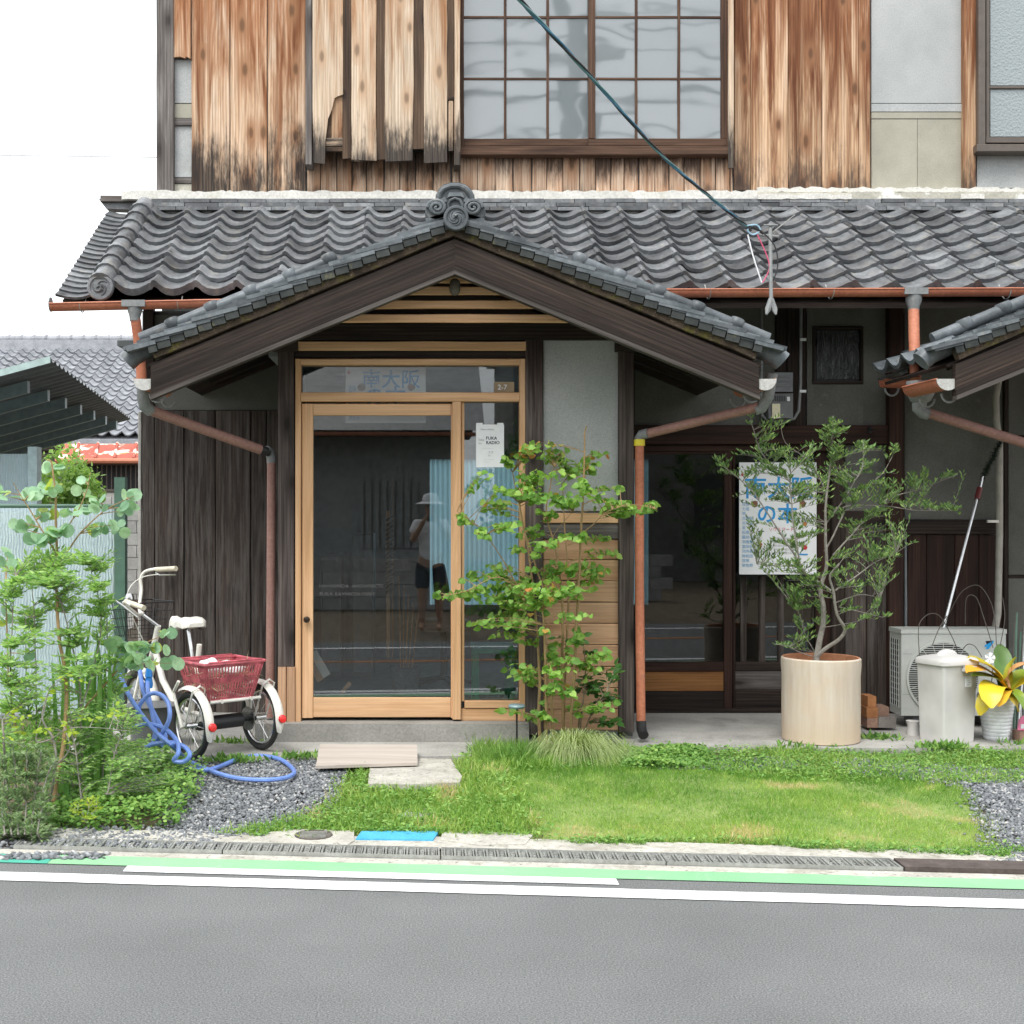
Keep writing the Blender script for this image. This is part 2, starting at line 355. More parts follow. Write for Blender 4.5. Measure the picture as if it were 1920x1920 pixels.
GREYP = rough_mat('grey_fitting', (.17, .18, .18), (.26, .27, .27), 5, .55, 50, .08)
BLACK = plain('black_plastic', (.015, .015, .017), .5)
DARKIN = plain('dark_interior_unused', (.035, .037, .038), .9)
INWALL = plain('interior_wall', (.27, .29, .30), .9)
CONC = rough_mat('concrete', (.30, .295, .275), (.44, .43, .40), 3.5, .92, 70, .4, spots=[((.20, .195, .18), 2.6, .58, .75), ((.54, .53, .49), 18, .66, .72)], src='Position', rand=False)
CONCD = rough_mat('step_concrete', (.24, .235, .215), (.33, .32, .30), 3, .9, 80, .35, spots=[((.45, .44, .41), 24, .68, .72), ((.15, .15, .14), 2, .6, .8)], src='Position', rand=False)
CONCP = rough_mat('pale_concrete', (.40, .385, .34), (.56, .54, .48), 5, .95, 60, .9, spots=[((.28, .26, .21), 6, .52, .70), ((.20, .19, .16), 34, .58, .66)], src='Position', rand=False)
WHITEP = rough_mat('road_white', (.78, .79, .80), (.86, .87, .87), 3, .75, 150, .3, spots=[((.42, .42, .42), 70, .64, .70), ((.66, .66, .65), 4, .55, .8)], src='Position', rand=False)
GREENP = rough_mat('road_green', (.22, .46, .25), (.29, .55, .31), 1.4, .8, 200, .3, spots=[((.40, .58, .40), 5, .62, .76), ((.16, .20, .16), 60, .66, .71), ((.20, .40, .23), 3, .5, .8)], src='Position', rand=False)
TEALP = rough_mat('road_teal', (.06, .34, .25), (.09, .42, .31), 2, .8, 200, .3, src='Position', rand=False)
BLUEP = rough_mat('blue_paint', (.06, .36, .62), (.10, .44, .70), 5, .6, 60, .2, src='Position', rand=False)
SOIL = rough_mat('soil', (.10, .075, .05), (.20, .16, .11), 8, .98, 60, .8, src='Position', rand=False, bd=.01)
STEEL = rough_mat('galvanised_steel', (.36, .37, .35), (.52, .53, .50), 8, .45, 50, .15, metallic=.5, spots=[((.22, .20, .16), 12, .6, .75)])
CHROME = plain('chrome', (.6, .6, .6), .22, 1.0)
WHITE = plain('white_paint', (.78, .76, .70), .4)
WHITEB = rough_mat('dirty_white_plastic', (.58, .57, .55), (.62, .61, .59), 2.5, .45, 3, .01, spots=[((.48, .46, .42), 4, .62, .9)])
CREAM = plain('cream_grip', (.62, .56, .44), .5)
RUBBER = plain('tyre_rubber', (.02, .02, .02), .75)
RED = plain('red_plastic', (.56, .12, .15), .45, dirt=.3)
REFL = plain('red_reflector', (.85, .03, .03), .2)
HOSE = plain('blue_hose', (.17, .29, .70), .4, dirt=.15)
BLUEF = plain('hose_fitting_blue', (.02, .22, .62), .35)
ACW = plain('aircon_casing', (.52, .54, .51), .5, dirt=.05)
POTW = plain('glazed_white_pot', (.78, .80, .82), .25)
PLASTICG = plain('meter_grey', (.13, .135, .14), .45)
PAPER = plain('paper', (.80, .82, .84), .8, dirt=.03)
BLUEINK = plain('blue_ink', (.03, .30, .68), .7, dirt=.03)
PALEINK = plain('pale_blue_ink', (.18, .42, .70), .7, dirt=.03)
DARKINK = plain('dark_ink', (.03, .035, .06), .7, dirt=.03)
REDINK = plain('red_ink', (.55, .03, .04), .7, dirt=.1)
BROWNINK = plain('brown_ink', (.22, .10, .06), .7, dirt=.3)
ORINK = plain('orange_ink', (.75, .22, .03), .7, dirt=.2)
PINK = plain('pink_plastic', (.80, .22, .38), .5)
GREENW = plain('green_table_paint', (.03, .42, .22), .5)
GREENPOST = plain('green_post_paint', (.075, .155, .11), .5)
TEALM = plain('teal_steel', (.22, .29, .30), .5)
CARUND = rough_mat('carport_sheet', (.115, .125, .13), (.165, .178, .183), 3, .6, 40, .1)
BRICKO = rough_mat('orange_brick', (.36, .15, .06), (.46, .21, .09), 8, .9, 80, .5, vary=.2)
BRICKR = rough_mat('brown_brick', (.22, .13, .10), (.30, .19, .14), 8, .9, 80, .5, vary=.2)
LETTERD = plain('faint_lettering', (.10, .10, .10), .8, dirt=.02)
LETTER = plain('grey_lettering', (.45, .45, .45), .8, dirt=.02)
GOLD = plain('tan_plate', (.33, .25, .14), .5)
BARK = rough_mat('bark', (.16, .125, .085), (.27, .215, .155), 20, .9, 60, .5, src='Position', rand=False)
BARKY = rough_mat('young_bark', (.27, .19, .09), (.36, .24, .12), 20, .8, 60, .4, src='Position', rand=False)
BARKG = rough_mat('olive_bark', (.20, .185, .16), (.32, .30, .265), 20, .9, 60, .5, src='Position', rand=False)
RUSTR = rough_mat('rusty_red_sheet', (.30, .06, .04), (.46, .10, .055), 1.5, .6, 40, .2, spots=[((.80, .72, .62), 1.6, .53, .57), ((.60, .20, .05), 3, .60, .66)], rand=False)
GL = glass('door_glass'); GLD = glass('dark_door_glass', (.55, .58, .58))

m, t, bs = newmat('asphalt'); ASPH = m
v = coords(t, src='Position', rand=False)
n1 = noise(t, v, .8, 4, .6); n2 = noise(t, v, 150, 4, .8); n3 = noise(t, coords(t, (1, 1, 1), False, 'Position', (3, 1, 2)), 330, 2, .6)
col = ramp(t, n2, [(.32, (.065, .068, .068)), (.48, (.140, .145, .144)), (.65, (.26, .266, .264))])
n4 = noise(t, coords(t, (.12, 1.6, 1), False, 'Position'), 1.2, 4, .6)
col = mixc(t, 1.0, col, ramp(t, n1, [(.3, g3(.86)), (.7, g3(1.12))]), 'MULTIPLY')
col = mixc(t, 1.0, col, ramp(t, n4, [(.35, g3(.97)), (.65, g3(1.02))]), 'MULTIPLY')
col = mixc(t, ramp(t, n3, [(.70, g3(0)), (.76, g3(1))]), col, (.52, .52, .51))
col = mixc(t, ramp(t, noise(t, coords(t, (1, 1, 1), False, 'Position', (9, 1, 2)), 90, 2, .6), [(.68, g3(0)), (.75, g3(.8))]), col, (.055, .055, .058))
setc(t, bs, col); bs.inputs['Roughness'].default_value = .9; bs.inputs['Specular IOR Level'].default_value = .2; bump(t, bs, n2, .5, .004)

m, t, bs = newmat('terracotta_pot'); TERRA = m
n1 = noise(t, coords(t, (14, 14, 1.3)), 2, 5, .6); n2 = noise(t, coords(t), 5, 5, .6)
col = ramp(t, n1, [(.3, (.51, .42, .34)), (.5, (.56, .48, .395)), (.7, (.60, .53, .45))])
col = mixc(t, ramp(t, n2, [(.45, g3(0)), (.75, g3(.45))]), col, (.60, .43, .28))
z = mth(t, 'ADD', geoz(t), mth(t, 'MULTIPLY', n2, .06)); mr = nd(t, 'ShaderNodeMapRange'); t.links.new(z, mr.inputs[0])
mr.inputs[1].default_value = .30; mr.inputs[2].default_value = .17; mr.inputs[4].default_value = .5
col = mixc(t, mr.outputs[0], col, (.54, .41, .27))
setc(t, bs, col); bs.inputs['Roughness'].default_value = .9; bump(t, bs, n1, .2, .003)
TERRAI = rough_mat('terracotta_rim', (.42, .18, .09), (.52, .25, .14), 6, .85, 60, .2)

m, t, bs = newmat('window_frosted'); FROST = m      # old wavy glass over white paper
v = coords(t, rand=True)
z = mth(t, 'ADD', geoz(t), 0); mr = nd(t, 'ShaderNodeMapRange'); t.links.new(noise(t, v, 1.2, 3), mr.inputs[0]); 
mr.inputs[1].default_value = .3; mr.inputs[2].default_value = .7
setc(t, bs, mixc(t, mr.outputs[0], (.15, .175, .185), (.175, .20, .21)))
bs.inputs['Roughness'].default_value = .04; bs.inputs['IOR'].default_value = 2.1
bump(t, bs, noise(t, coords(t, (1, 1, 1.6)), 2.2, 1, .5), .12, .02)
m, t, bs = newmat('rippled_glass'); RIPPLE = m
setc(t, bs, (.27, .31, .32)); bs.inputs['Roughness'].default_value = .12
vo = nd(t, 'ShaderNodeTexVoronoi'); vo.inputs['Scale'].default_value = 60; t.links.new(coords(t), vo.inputs['Vector'])
bump(t, bs, vo.outputs['Distance'], .35, .01)
def poly_sheet(name, c, tr=.6):
    m, t, bs = newmat(name); setc(t, bs, c); bs.inputs['Roughness'].default_value = .35
    tl = nd(t, 'ShaderNodeBsdfTranslucent'); tl.inputs[0].default_value = (*c, 1)
    mx = nd(t, 'ShaderNodeMixShader'); mx.inputs[0].default_value = tr
    t.links.new(bs.outputs[0], mx.inputs[1]); t.links.new(tl.outputs[0], mx.inputs[2]); t.links.new(mx.outputs[0], t.nodes['Material Output'].inputs[0]); return m
SHEET = poly_sheet('blue_polycarbonate', (.36, .60, .68), .75)
SHEETO = poly_sheet('pale_blue_sheet', (.74, .85, .88), .35)

L_KAT = leaf('katsura_leaf', [(0, (.13, .28, .055)), (.5, (.24, .43, .09)), (.84, (.36, .54, .13)), (.9, (.40, .36, .10)), (1, (.62, .26, .08))], .4)
L_CAM = leaf('glossy_dark_leaf', [(0, (.03, .085, .02)), (1, (.07, .17, .035))], .15, .3)
L_OLV = leaf('olive_leaf', [(0, (.09, .17, .06)), (.5, (.155, .27, .085)), (.85, (.26, .39, .13)), (1, (.34, .47, .14))], .25)
L_EUC = leaf('eucalyptus_leaf', [(0, (.20, .36, .23)), (.6, (.32, .50, .34)), (.9, (.42, .60, .40)), (1, (.42, .50, .10))], .35)
L_FERN = leaf('feather_leaf', [(0, (.17, .34, .10)), (.6, (.32, .52, .16)), (1, (.46, .64, .24))], .4)
L_IRIS = leaf('strap_leaf', [(0, (.12, .28, .07)), (1, (.24, .44, .13))], .35)
L_YEL = leaf('yellow_green_leaf', [(0, (.22, .36, .04)), (1, (.42, .50, .05))], .4)
L_ROSE = leaf('needle_leaf', [(0, (.10, .18, .07)), (1, (.26, .36, .16))], .2)
L_GRASS = leaf('lawn_grass', [(0, (.13, .29, .05)), (.5, (.32, .49, .12)), (.8, (.48, .59, .18)), (.93, (.56, .56, .24)), (1, (.66, .56, .34))], .35)
L_WEED = leaf('weed_leaf', [(0, (.08, .19, .045)), (.6, (.18, .35, .08)), (1, (.32, .48, .13))], .3)
L_SEDGE = leaf('sedge_blade', [(0, (.25, .33, .12)), (1, (.46, .52, .26))], .35)
L_TREE = leaf('far_tree_leaf', [(0, (.12, .24, .06)), (1, (.32, .48, .14))], .35)

# ---------------------------------------------------------------- timber
def beam(p0, p1, wd, th, mat, parent, name='plank', nrm=(0, -1, 0), wob=.0015, seg=None, ch=.004, j0=0, j1=0, mesh_only=False, **kw):
    """board from p0 to p1 (centre of its FRONT face), width wd, thickness th behind; grain on local X"""
    p0, p1 = Vector(p0), Vector(p1); X = (p1 - p0); L = X.length; X.normalize()
    N = Vector(nrm); N = (N - X * N.dot(X)).normalized(); Yv = N.cross(X).normalized()
    # local: x along, y width, z = N (front outwards)
    n = seg or max(1, min(14, int(L / .14))); h = wd / 2
    ch = min(ch, h * .4, th * .4)
    sd = random.random() * 100; vs = []
    for i in range(n + 1):
        x = L * i / n
        a_ = mnoise.noise((x * 3, sd, 0)) * wob * 2; b_ = mnoise.noise((x * 3, sd, 9)) * wob * 2; c_ = mnoise.noise((x * 2, sd, 5)) * wob
        ya, yb = -h + a_, h + b_
        vs += [(x, ya, -th), (x, ya, c_ - ch), (x, ya + ch, c_), (x, yb - ch, c_), (x, yb, c_ - ch), (x, yb, -th)]
    fs = []
    for i in range(n):
        for k in range(6):
            k2 = (k + 1) % 6; fs.append((i * 6 + k, (i + 1) * 6 + k, (i + 1) * 6 + k2, i * 6 + k2))
    fs += [(0, 1, 2, 3, 4, 5), tuple(n * 6 + k for k in (5, 4, 3, 2, 1, 0))]
    if j0 or j1:       # ragged ends: extra points
        for (idx, s, j) in ((0, -1, j0), (n, 1, j1)):
            if j:
                for k in range(6):
                    v = vs[idx * 6 + k]; vs[idx * 6 + k] = (v[0] - s * random.random() * j, v[1], v[2])
    me = bpy.data.meshes.new(name); me.from_pydata(vs, [], fs); me.materials.append(mat); me.update()
    M = Matrix((X, Yv, N)).transposed().to_4x4(); M.translation = p0
    return link(me, name, parent, M, **kw)
def vboard(x0, x1, y0, y1, Y, mat, parent, th=.02, name='plank', **kw):
    """vertical board given by its rectangle on the photographed plane at depth Y"""
    c = (x0 + x1) / 2; return beam(P(c, y1, Y), P(c, y0, Y), (x1 - x0) / F * Y, th, mat, parent, name, **kw)
def hboard(x0, x1, y0, y1, Y, mat, parent, th=.02, name='plank', **kw):
    c = (y0 + y1) / 2; return beam(P(x0, c, Y), P(x1, c, Y), (y1 - y0) / F * Y, th, mat, parent, name, **kw)
def panel(x0, x1, y0, y1, Y, mat, parent, th=.03, name='plaster_panel', **kw):
    a_, b_ = P(x0, y1, Y), P(x1, y0, Y)
    return MB().box(a_.x, b_.x, Y, Y + th, a_.z, b_.z).build(name, mat, parent, **kw)
def poly_plank(pts, Y, th, mat, parent, **kw):
    q = MB().prism([(P(x, y, Y).x, P(x, y, Y).z) for x, y in pts], Y, Y + th)
    c = P(pts[0][0], 200, Y); M = Matrix(((0, -1, 0), (0, 0, -1), (1, 0, 0))).to_4x4(); M.translation = c; iv = M.inverted()
    q.v = [tuple(iv @ Vector(v)) for v in q.v]; return link(q.mesh('plank', mat), 'plank', parent, M, **kw)
def text(s, h, loc, mat, parent, name='lettering', M=None, align='LEFT', ext=.0004, bold=0, sx=1.0):
    cu = bpy.data.curves.new(name, 'FONT'); cu.body = s; cu.size = h; cu.extrude = ext; cu.offset = bold
    cu.align_x = align; cu.align_y = 'CENTER'; cu.resolution_u = 3
    o = bpy.data.objects.new('tmp', cu); C.objects.link(o)
    me = bpy.data.meshes.new_from_object(o.evaluated_get(bpy.context.evaluated_depsgraph_get()))
    bpy.data.objects.remove(o); bpy.data.curves.remove(cu)
    me.materials.clear(); me.materials.append(mat)
    if M is None: M = Matrix.Rotation(R(90), 4, 'X') @ Matrix.Diagonal((sx, 1, 1, 1))
    M = Matrix.Translation(Vector(loc)) @ M
    return link(me, name, parent, M)

# ================================================================ SETTING
ST = dict(kind='structure')
SL = -.094                                    # the road runs slightly askew to the house
def rn(n, x): return n + SL * x               # road coordinate n (Y at X=0) -> Y at x
def road_sheet(name, n0, n1, x0, x1, z, mat, wob=0, w0=None, **kw):
    vs = []; fs = []; xs_ = [x0]; w0 = wob if w0 is None else w0
    while xs_[-1] < x1: xs_.append(min(x1, xs_[-1] + (.03 if wob and -3 < xs_[-1] < 4.5 else 1.0)))
    for x in xs_:
        f = lambda o: mnoise.noise((x * 2.3, o, 7)) + .6 * mnoise.noise((x * 9, o, 3)) + .5 * mnoise.noise((x * 31, o, 1))
        vs += [(x, rn(n0, x) + (w0 * f(n0) if w0 else 0), z), (x, rn(n1, x) + (wob * f(n1) if wob else 0), z)]
    for i in range(len(xs_) - 1): fs.append((2 * i, 2 * i + 2, 2 * i + 3, 2 * i + 1))
    return MB().add(vs, fs).build(name, mat, None, kind='structure', **kw)
def gh(x, y):            # height of the verge
    n = y - SL * x
    s = min(1, max(0, (n - 5.8) / 1.3)); s = s * s * (3 - 2 * s)
    return .004 + .072 * s + (.012 * mnoise.noise((x * 1.5, y * 1.5, 0)) if n > 5.8 else 0)
# ground sheet (soil) out to the horizon, finer near the house
xs = [-200, -60, -20, -10] + [-6 + .2 * i for i in range(61)] + [10, 20, 60, 200]
ys = [-150, -40, -12, 0] + [5.3 + .15 * i for i in range(20)] + [8.5, 9, 12, 16, 24, 60, 200]
vs = [(x, y, (gh(x, y) if 5.2 < y < 40 else 0) - .012) for y in ys for x in xs]
nx = len(xs)
MB().add(vs, [(j * nx + i, j * nx + i + 1, (j + 1) * nx + i + 1, (j + 1) * nx + i) for j in range(len(ys) - 1) for i in range(nx - 1)]).build('ground', SOIL, None, True, **ST)
road_sheet('road', .9, 5.60, -60, 60, .0, ASPH)
road_sheet('road_marking', 5.075, 5.195, -40, 40, .004, WHITEP, .003)
x0_, x1_ = G(232, 1633).x, G(1158, 1655).x
road_sheet('road_marking', 5.25, 5.335, x0_, x1_, .004, WHITEP, .003, .003)
xg = G(95, 1615).x
road_sheet('road_marking', 5.337, 5.475, xg, 40, .004, GREENP, .008, 0)
road_sheet('road_marking', 5.337, 5.475, -40, xg - .002, .004, TEALP, .008, 0)
road_sheet('road_marking', 1.55, 1.67, -40, 40, .004, WHITEP)
road_sheet('road_marking', 2.88, 2.98, -40, 40, .004, plain('road_orange', (.62, .22, .04), .8))
road_sheet('gutter_edge', 5.445, 5.56, -30, 30, .002, CONCP, 0, .006)
road_sheet('gutter_edge', 5.72, 5.92, -30, 30, .010, CONCP, .04, 0)

# drain covers
def drain_cover(x0, x1, label):
    t_ = thing('drain_cover', label, 'drain cover', ((x0 + x1) / 2, rn(5.63, (x0 + x1) / 2), .004), 'steel covers over the roadside gutter')
    n0, n1 = 5.565, 5.715
    ang = math.atan(SL)
    def pt(x, n, z): return Vector((x, rn(n, x), z))
    f = MB(); b_ = .008
    for (xa, xb, na, nb) in ((x0, x1, n0, n0 + b_), (x0, x1, n1 - b_, n1), (x0, x0 + b_, n0 + b_, n1 - b_), (x1 - b_, x1, n0 + b_, n1 - b_)):
        f.add([pt(xa, na, -.02), pt(xb, na, -.02), pt(xb, nb, -.02), pt(xa, nb, -.02), pt(xa, na, .018), pt(xb, na, .018), pt(xb, nb, .018), pt(xa, nb, .018)],
              [(0, 3, 2, 1), (4, 5, 6, 7), (0, 1, 5, 4), (1, 2, 6, 5), (2, 3, 7, 6), (3, 0, 4, 7)])
    f.build('frame', STEEL, t_)
    n = 20; p = (x1 - x0 - 2 * b_) / n; me = None
    for i in range(n):
        xc = x0 + b_ + p * (i + .5)
        if me is None:
            q = MB(); L = n1 - n0 - 2 * b_ - .001
            q.box(-p * .46, -p * .28, -L / 2, L / 2, -.02, .015); q.box(p * .30, p * .42, -L / 2, L / 2, -.02, .012); q.box(-p * .2, p * .22, -L / 2, L / 2, -.02, .004)
            for k in (-.28, 0, .28): q.lathe([(p * .17, .004), (p * .14, .011)], (0, k * L, 0), n=6, cap0=False)
            me = q.mesh('bar', STEEL)
        link(me, 'bar', t_, Matrix.Translation(pt(xc, (n0 + n1) / 2, 0)) @ Matrix.Rotation(ang * .0, 4, 'Z'))
    MB().add([pt(x0, n0, -.024), pt(x1, n0, -.024), pt(x1, n1, -.024), pt(x0, n1, -.024)], [(0, 1, 2, 3)]).build('tray', BLACK, t_)
cuts = [G(px, 1610).x for px in (-410, 2, 412, 826, 1240, 1662)]
lab = ['steel drain cover cut by the left edge of the photo, below the dark rosemary', 'steel drain cover at far left below the garden bed, beside the teal paint',
       'steel drain cover just below the concrete slab with the manhole lid', 'steel drain cover below the front lawn, between the slab cover and the last one', 'steel drain cover that ends against the dark timber board']
for i in range(5):
    if i == 0: continue
    drain_cover(cuts[i] + .003, cuts[i + 1] - .003, lab[i])
xa, xb = cuts[5] + .006, cuts[5] + 1.6
tb = MB(); tb.add([(xa, rn(5.565, xa), .0), (xb, rn(5.565, xb), 0), (xb, rn(5.70, xb), 0), (xa, rn(5.70, xa), 0), (xa, rn(5.565, xa), .022), (xb, rn(5.565, xb), .022), (xb, rn(5.70, xb), .022), (xa, rn(5.70, xa), .022)],
    [(0, 3, 2, 1), (4, 5, 6, 7), (0, 1, 5, 4), (1, 2, 6, 5), (2, 3, 7, 6), (3, 0, 4, 7)])
tb.build('timber_board', rough_mat('dark_board', (.07, .055, .05), (.13, .105, .095), 7, .9, 60, .5), None, label='dark weathered timber board covering the roadside gutter at lower right', cat='board')

# slabs at the road edge and pavers
def slab(name, pts, z0, z1, mat, **kw):
    return MB().zprism([(p.x, p.y) for p in pts], z0, z1).build(name, mat, None, **kw)
def gp(*l, z=.02): return [G(x, y, z) for x, y in l]
slab('manhole_slab', gp((492, 1578), (500, 1558), (560, 1552), (664, 1555), (664, 1574), (650, 1582)), .0, .015, CONCP, label='pale concrete slab with a round iron lid at the road edge', cat='slab')
c = G(588, 1560, .03)
tl_ = thing('manhole_lid', 'round rusty iron lid set in the pale concrete slab', 'manhole lid', (c.x, c.y, .015))
q = MB(); q.lathe([(.088, 0), (.088, .004), (.08, .004), (.08, .002)], (c.x, c.y, .0155), n=28, cap0=False); q.build('lid', rough_mat('iron_lid', (.10, .085, .075), (.20, .18, .16), 20, .7, 90, .5, metallic=.3), tl_)
for k in range(5): MB().box(c.x - .06, c.x + .06, c.y - .055 + k * .025, c.y - .047 + k * .025, .0178, .0205).build('rib', STEEL, tl_)
slab('blue_lid', gp((667, 1571), (678, 1557), (823, 1556), (812, 1573)), .0, .017, BLUEP, label='bright blue painted cover plate set flush at the road edge', cat='cover')
slab('concrete_slab', gp((826, 1572), (830, 1556), (905, 1556), (1000, 1562), (985, 1580), (900, 1582)), .0, .014, CONCP, label='bare pale concrete slab right of the blue cover plate', cat='slab')
slab('paving_slab', gp((690, 1474), (694, 1438), (792, 1426), (845, 1428), (866, 1460), (862, 1472), (760, 1476), z=.08), .03, .094, CONCP, label='cracked pale paving slab between the plywood board and the grass', cat='paving slab')
slab('stepping_stone', gp((752, 1529), (768, 1516), (806, 1513), (812, 1524), (790, 1532), z=.035), .0, .036, CONC, label='small grey stone half hidden in the weeds below the paving slab', cat='stone')

# concrete apron round the house
slab('apron', [Vector(p) for p in ((-2.2, 7.62, 0), (-.75, 7.36, 0), (.26, 7.44, 0), (.30, 7.70, 0), (1.3, 7.72, 0), (5.5, 7.62, 0), (5.5, 9.2, 0), (-2.2, 9.2, 0))], -.05, .1, CONC, **ST)
MB().box(-3, 6, 9.0, 16, -.06, .095).build('floor', INWALL, None, **ST)

# ================================================================ THE HOUSE
H = thing('wooden_house', 'old timber house with grey tiled roof, gabled porch and glazed pine door', 'house', (0, 9.08, 0))
YU, YW, YD, YG = 9.7, 9.08, 8.0, 7.3
# ---------- upper wall
uw = MB().box(P(295, 0, YU).x, 6.5, YU + .03, YU + .16, 3.55, 6.4).build('upper_wall', INWALL, H)
vboard(293, 325, -60, 361, YU - .06, W_GREY, uw, .12, 'corner_post', seg=14)
MB().box(P(295, 0, YU).x, P(295, 0, YU).x + .1, YU + .16, 15, 0, 6.4).build('side_wall', PLASTD, H)
# torn board at the corner
a_ = lambda x, y, Y=YU: (P(x, y, Y).x, P(x, y, Y).z)
poly_plank([(322, -60), (357, -60), (357, 110), (350, 106), (346, 109), (338, 106), (326, 107), (320, 85), (313, 40), (310, 0), (308, -60)], YU - .045, .025, W_UP, uw)
for (y0, y1, mt) in ((112, 193, PLAST), (236, 332, PLAST), (345, 361, CAULKD)): panel(324, 362, y0, y1, YU, mt, uw, .03)
panel(324, 362, 195, 221, YU - .012, PLASTB, uw, .04, 'rail_band')
hboard(324, 362, 222, 235, YU - .02, W_GREY, uw, .04, 'rail'); hboard(324, 362, 333, 344, YU - .01, W_GREY, uw, .04, 'rail')
for x0, x1 in ((359, 430.5), (432, 500.5), (502, 573)):
    vboard(x0, x1, -60, 361, YU - .02 - random.random() * .006, W_UP, uw, .022)
YB = 9.5
vboard(573, 585, -60, 308, YB, W_GREY, uw, .17, 'batten')
# shutter box: recessed brown boards, wide pale boards proud
MB().box(P(586, 0, YB).x, P(853, 0, YB).x, YB + .03, YB + .15, P(0, 262, YB).z, 6.3).build('shutter_box', W_GAP, uw)
for x0, x1, y1 in ((642, 659, 298), (706, 723, 300), (774, 796, 280), (838, 853, 182)):
    vboard(x0, x1, -60, y1, YB + .012, W_GAP, uw, .015, j0=.01)
for x0, x1, y1 in ((659, 706, 303), (722, 775, 304), (795, 838.5, 306)):
    vboard(x0, x1, -60, y1, YB, W_BOX, uw, .018, j0=.02, wob=.004)
# first board with the broken hole
poly_plank([(586, -60), (643, -60), (643, 177), (634, 180), (627, 184), (622, 205), (615, 222), (613, 240), (610, 262), (609, 307), (588, 305), (586, 200)], YB, .018, W_BOX, uw, label='pale board with a broken lower corner')
vboard(622, 643, 178, 262, YB + .022, W_UPR, uw, .005); hboard(611, 646, 258, 274, YB + .015, W_BOX, uw, .02, 'rail'); hboard(611, 646, 275, 284, YB + .02, W_GAP, uw, .02, 'rail')
vboard(852, 863, -60, 309, YB - .01, W_BOX, uw, .18, 'batten')
hboard(838, 853, 181, 188, YB + .005, W_GAP, uw, .02, 'rail'); vboard(841, 850, 189, 283, YB + .01, W_BOX, uw, .01)
# short boards below box and window
x = 575.0; k = 0
wid = [26, 30, 29, 27, 33, 30, 29, 33, 34, 16, 33, 34, 33, 35, 28, 30, 32, 30, 28, 26, 27, 30, 27, 28, 30, 29, 27, 30]
while x < 1374 and k < len(wid):
    w_ = min(wid[k], 1375 - x); vboard(x + .8, x + w_ - .8, 286, 361, YU - .008 - random.random() * .01, W_LOWB, uw, .02, j0=.008, wob=.003); x += w_; k += 1
# big lattice window
wn = thing_w = MB().box(P(868, 0, YU).x, P(1360, 0, YU).x, YU - .0, YU + .02, P(0, 270, YU).z, 6.35).build('window', W_SASH, H)
hboard(863, 1377, 274, 290, YU - .10, W_SASH, wn, .12, 'sill')
vboard(863, 870, -60, 274, YU - .09, W_SASH, wn, .11, 'frame'); vboard(1363, 1371, -60, 274, YU - .09, W_SASH, wn, .11, 'frame')
vboard(1366, 1376, -60, 315, YU - .115, W_BOX, wn, .02, 'batten')
for (sx0, sx1, Y, cols) in ((870, 1115, YU - .045, (870, 945.5, 949.5, 1025, 1029, 1104)), (1103, 1363, YU - .075, (1117.5, 1191, 1195, 1271, 1275, 1351))):
    hboard(sx0, sx1, 259.5, 274, Y, W_SASH, wn, .03, 'rail')
    if sx0 == 1103: vboard(1103.5, 1116.5, -60, 259, Y, W_SASH, wn, .03, 'stile'); vboard(1351.5, 1363, -60, 259, Y, W_SASH, wn, .03, 'stile')
    for mx_ in ((cols[1] + cols[2]) / 2, (cols[3] + cols[4]) / 2): vboard(mx_ - 2.4, mx_ + 2.4, -60, 259, Y + .003, W_SASH, wn, .02, 'muntin', ch=.002)
    for my_ in (32, 147.5): hboard(cols[0], cols[5], my_ - 2.2, my_ + 2.2, Y + .006, W_SASH, wn, .02, 'muntin', ch=.002)
    for ci in range(3):
        for (ya, yb) in ((-60, 30), (34.5, 145.5), (150, 259)):
            pa, pb = P(cols[2 * ci] - 1, yb + 1, Y), P(cols[2 * ci + 1] + 1, ya - 1, Y)
            an = random.uniform(-.006, .006); bb = random.uniform(-.006, .006); hw, hh = (pb.x - pa.x) / 2, (pb.z - pa.z) / 2
            MB().obox(((pa.x + pb.x) / 2, Y + .016, (pa.z + pb.z) / 2), (hw, hw * an, 0), (0, .002, 0), (0, hh * bb, hh)).build('pane', FROST, wn)
# boards right of window
for x0, x1 in ((1377, 1407.5), (1408.5, 1477.5), (1478.5, 1540.5), (1541.5, 1610), (1611, 1632)):
    vboard(x0, x1, -60, 356, YU - .02 - random.random() * .008, W_UPR, uw, .022)
panel(1634, 1806, -60, 193, YU, PLAST, uw); panel(1634, 1806, 194.5, 209, YU - .008, PLAST, uw, .038, 'rail_band'); panel(1634, 1806, 210, 222, YU - .004, PLASTB, uw, .034, 'rail_band')
panel(1634, 1719.5, 223.5, 354, YU, PLASTB, uw); panel(1720.5, 1806, 223.5, 354, YU, PLASTB, uw)
vboard(1807, 1830, -60, 353, YU - .05, W_UPR, uw, .08, 'post')
AL = plain('brown_aluminium', (.105, .085, .07), .4)
w2 = MB().box(P(1847, 0, YU).x, 6.4, YU - .004, YU + .02, P(0, 262, YU).z, 6.35).build('window', AL, H, label='brown aluminium window cut by the right edge')
vboard(1835, 1848, -60, 272, YU - .10, AL, w2, .12, 'frame', wob=0); vboard(1849, 1856, -60, 257, YU - .055, AL, w2, .04, 'stile', wob=0)
hboard(1832, 2060, 270, 284, YU - .12, AL, w2, .13, 'sill', wob=0); hboard(1849, 2060, 257, 268, YU - .06, AL, w2, .05, 'rail', wob=0); hboard(1856, 2060, 161, 166, YU - .045, AL, w2, .03, 'rail', wob=0)
panel(1857, 2060, 167, 256, YU - .03, RIPPLE, w2, .01, 'pane'); panel(1857, 2060, -60, 160, YU - .03, RIPPLE, w2, .01, 'pane')
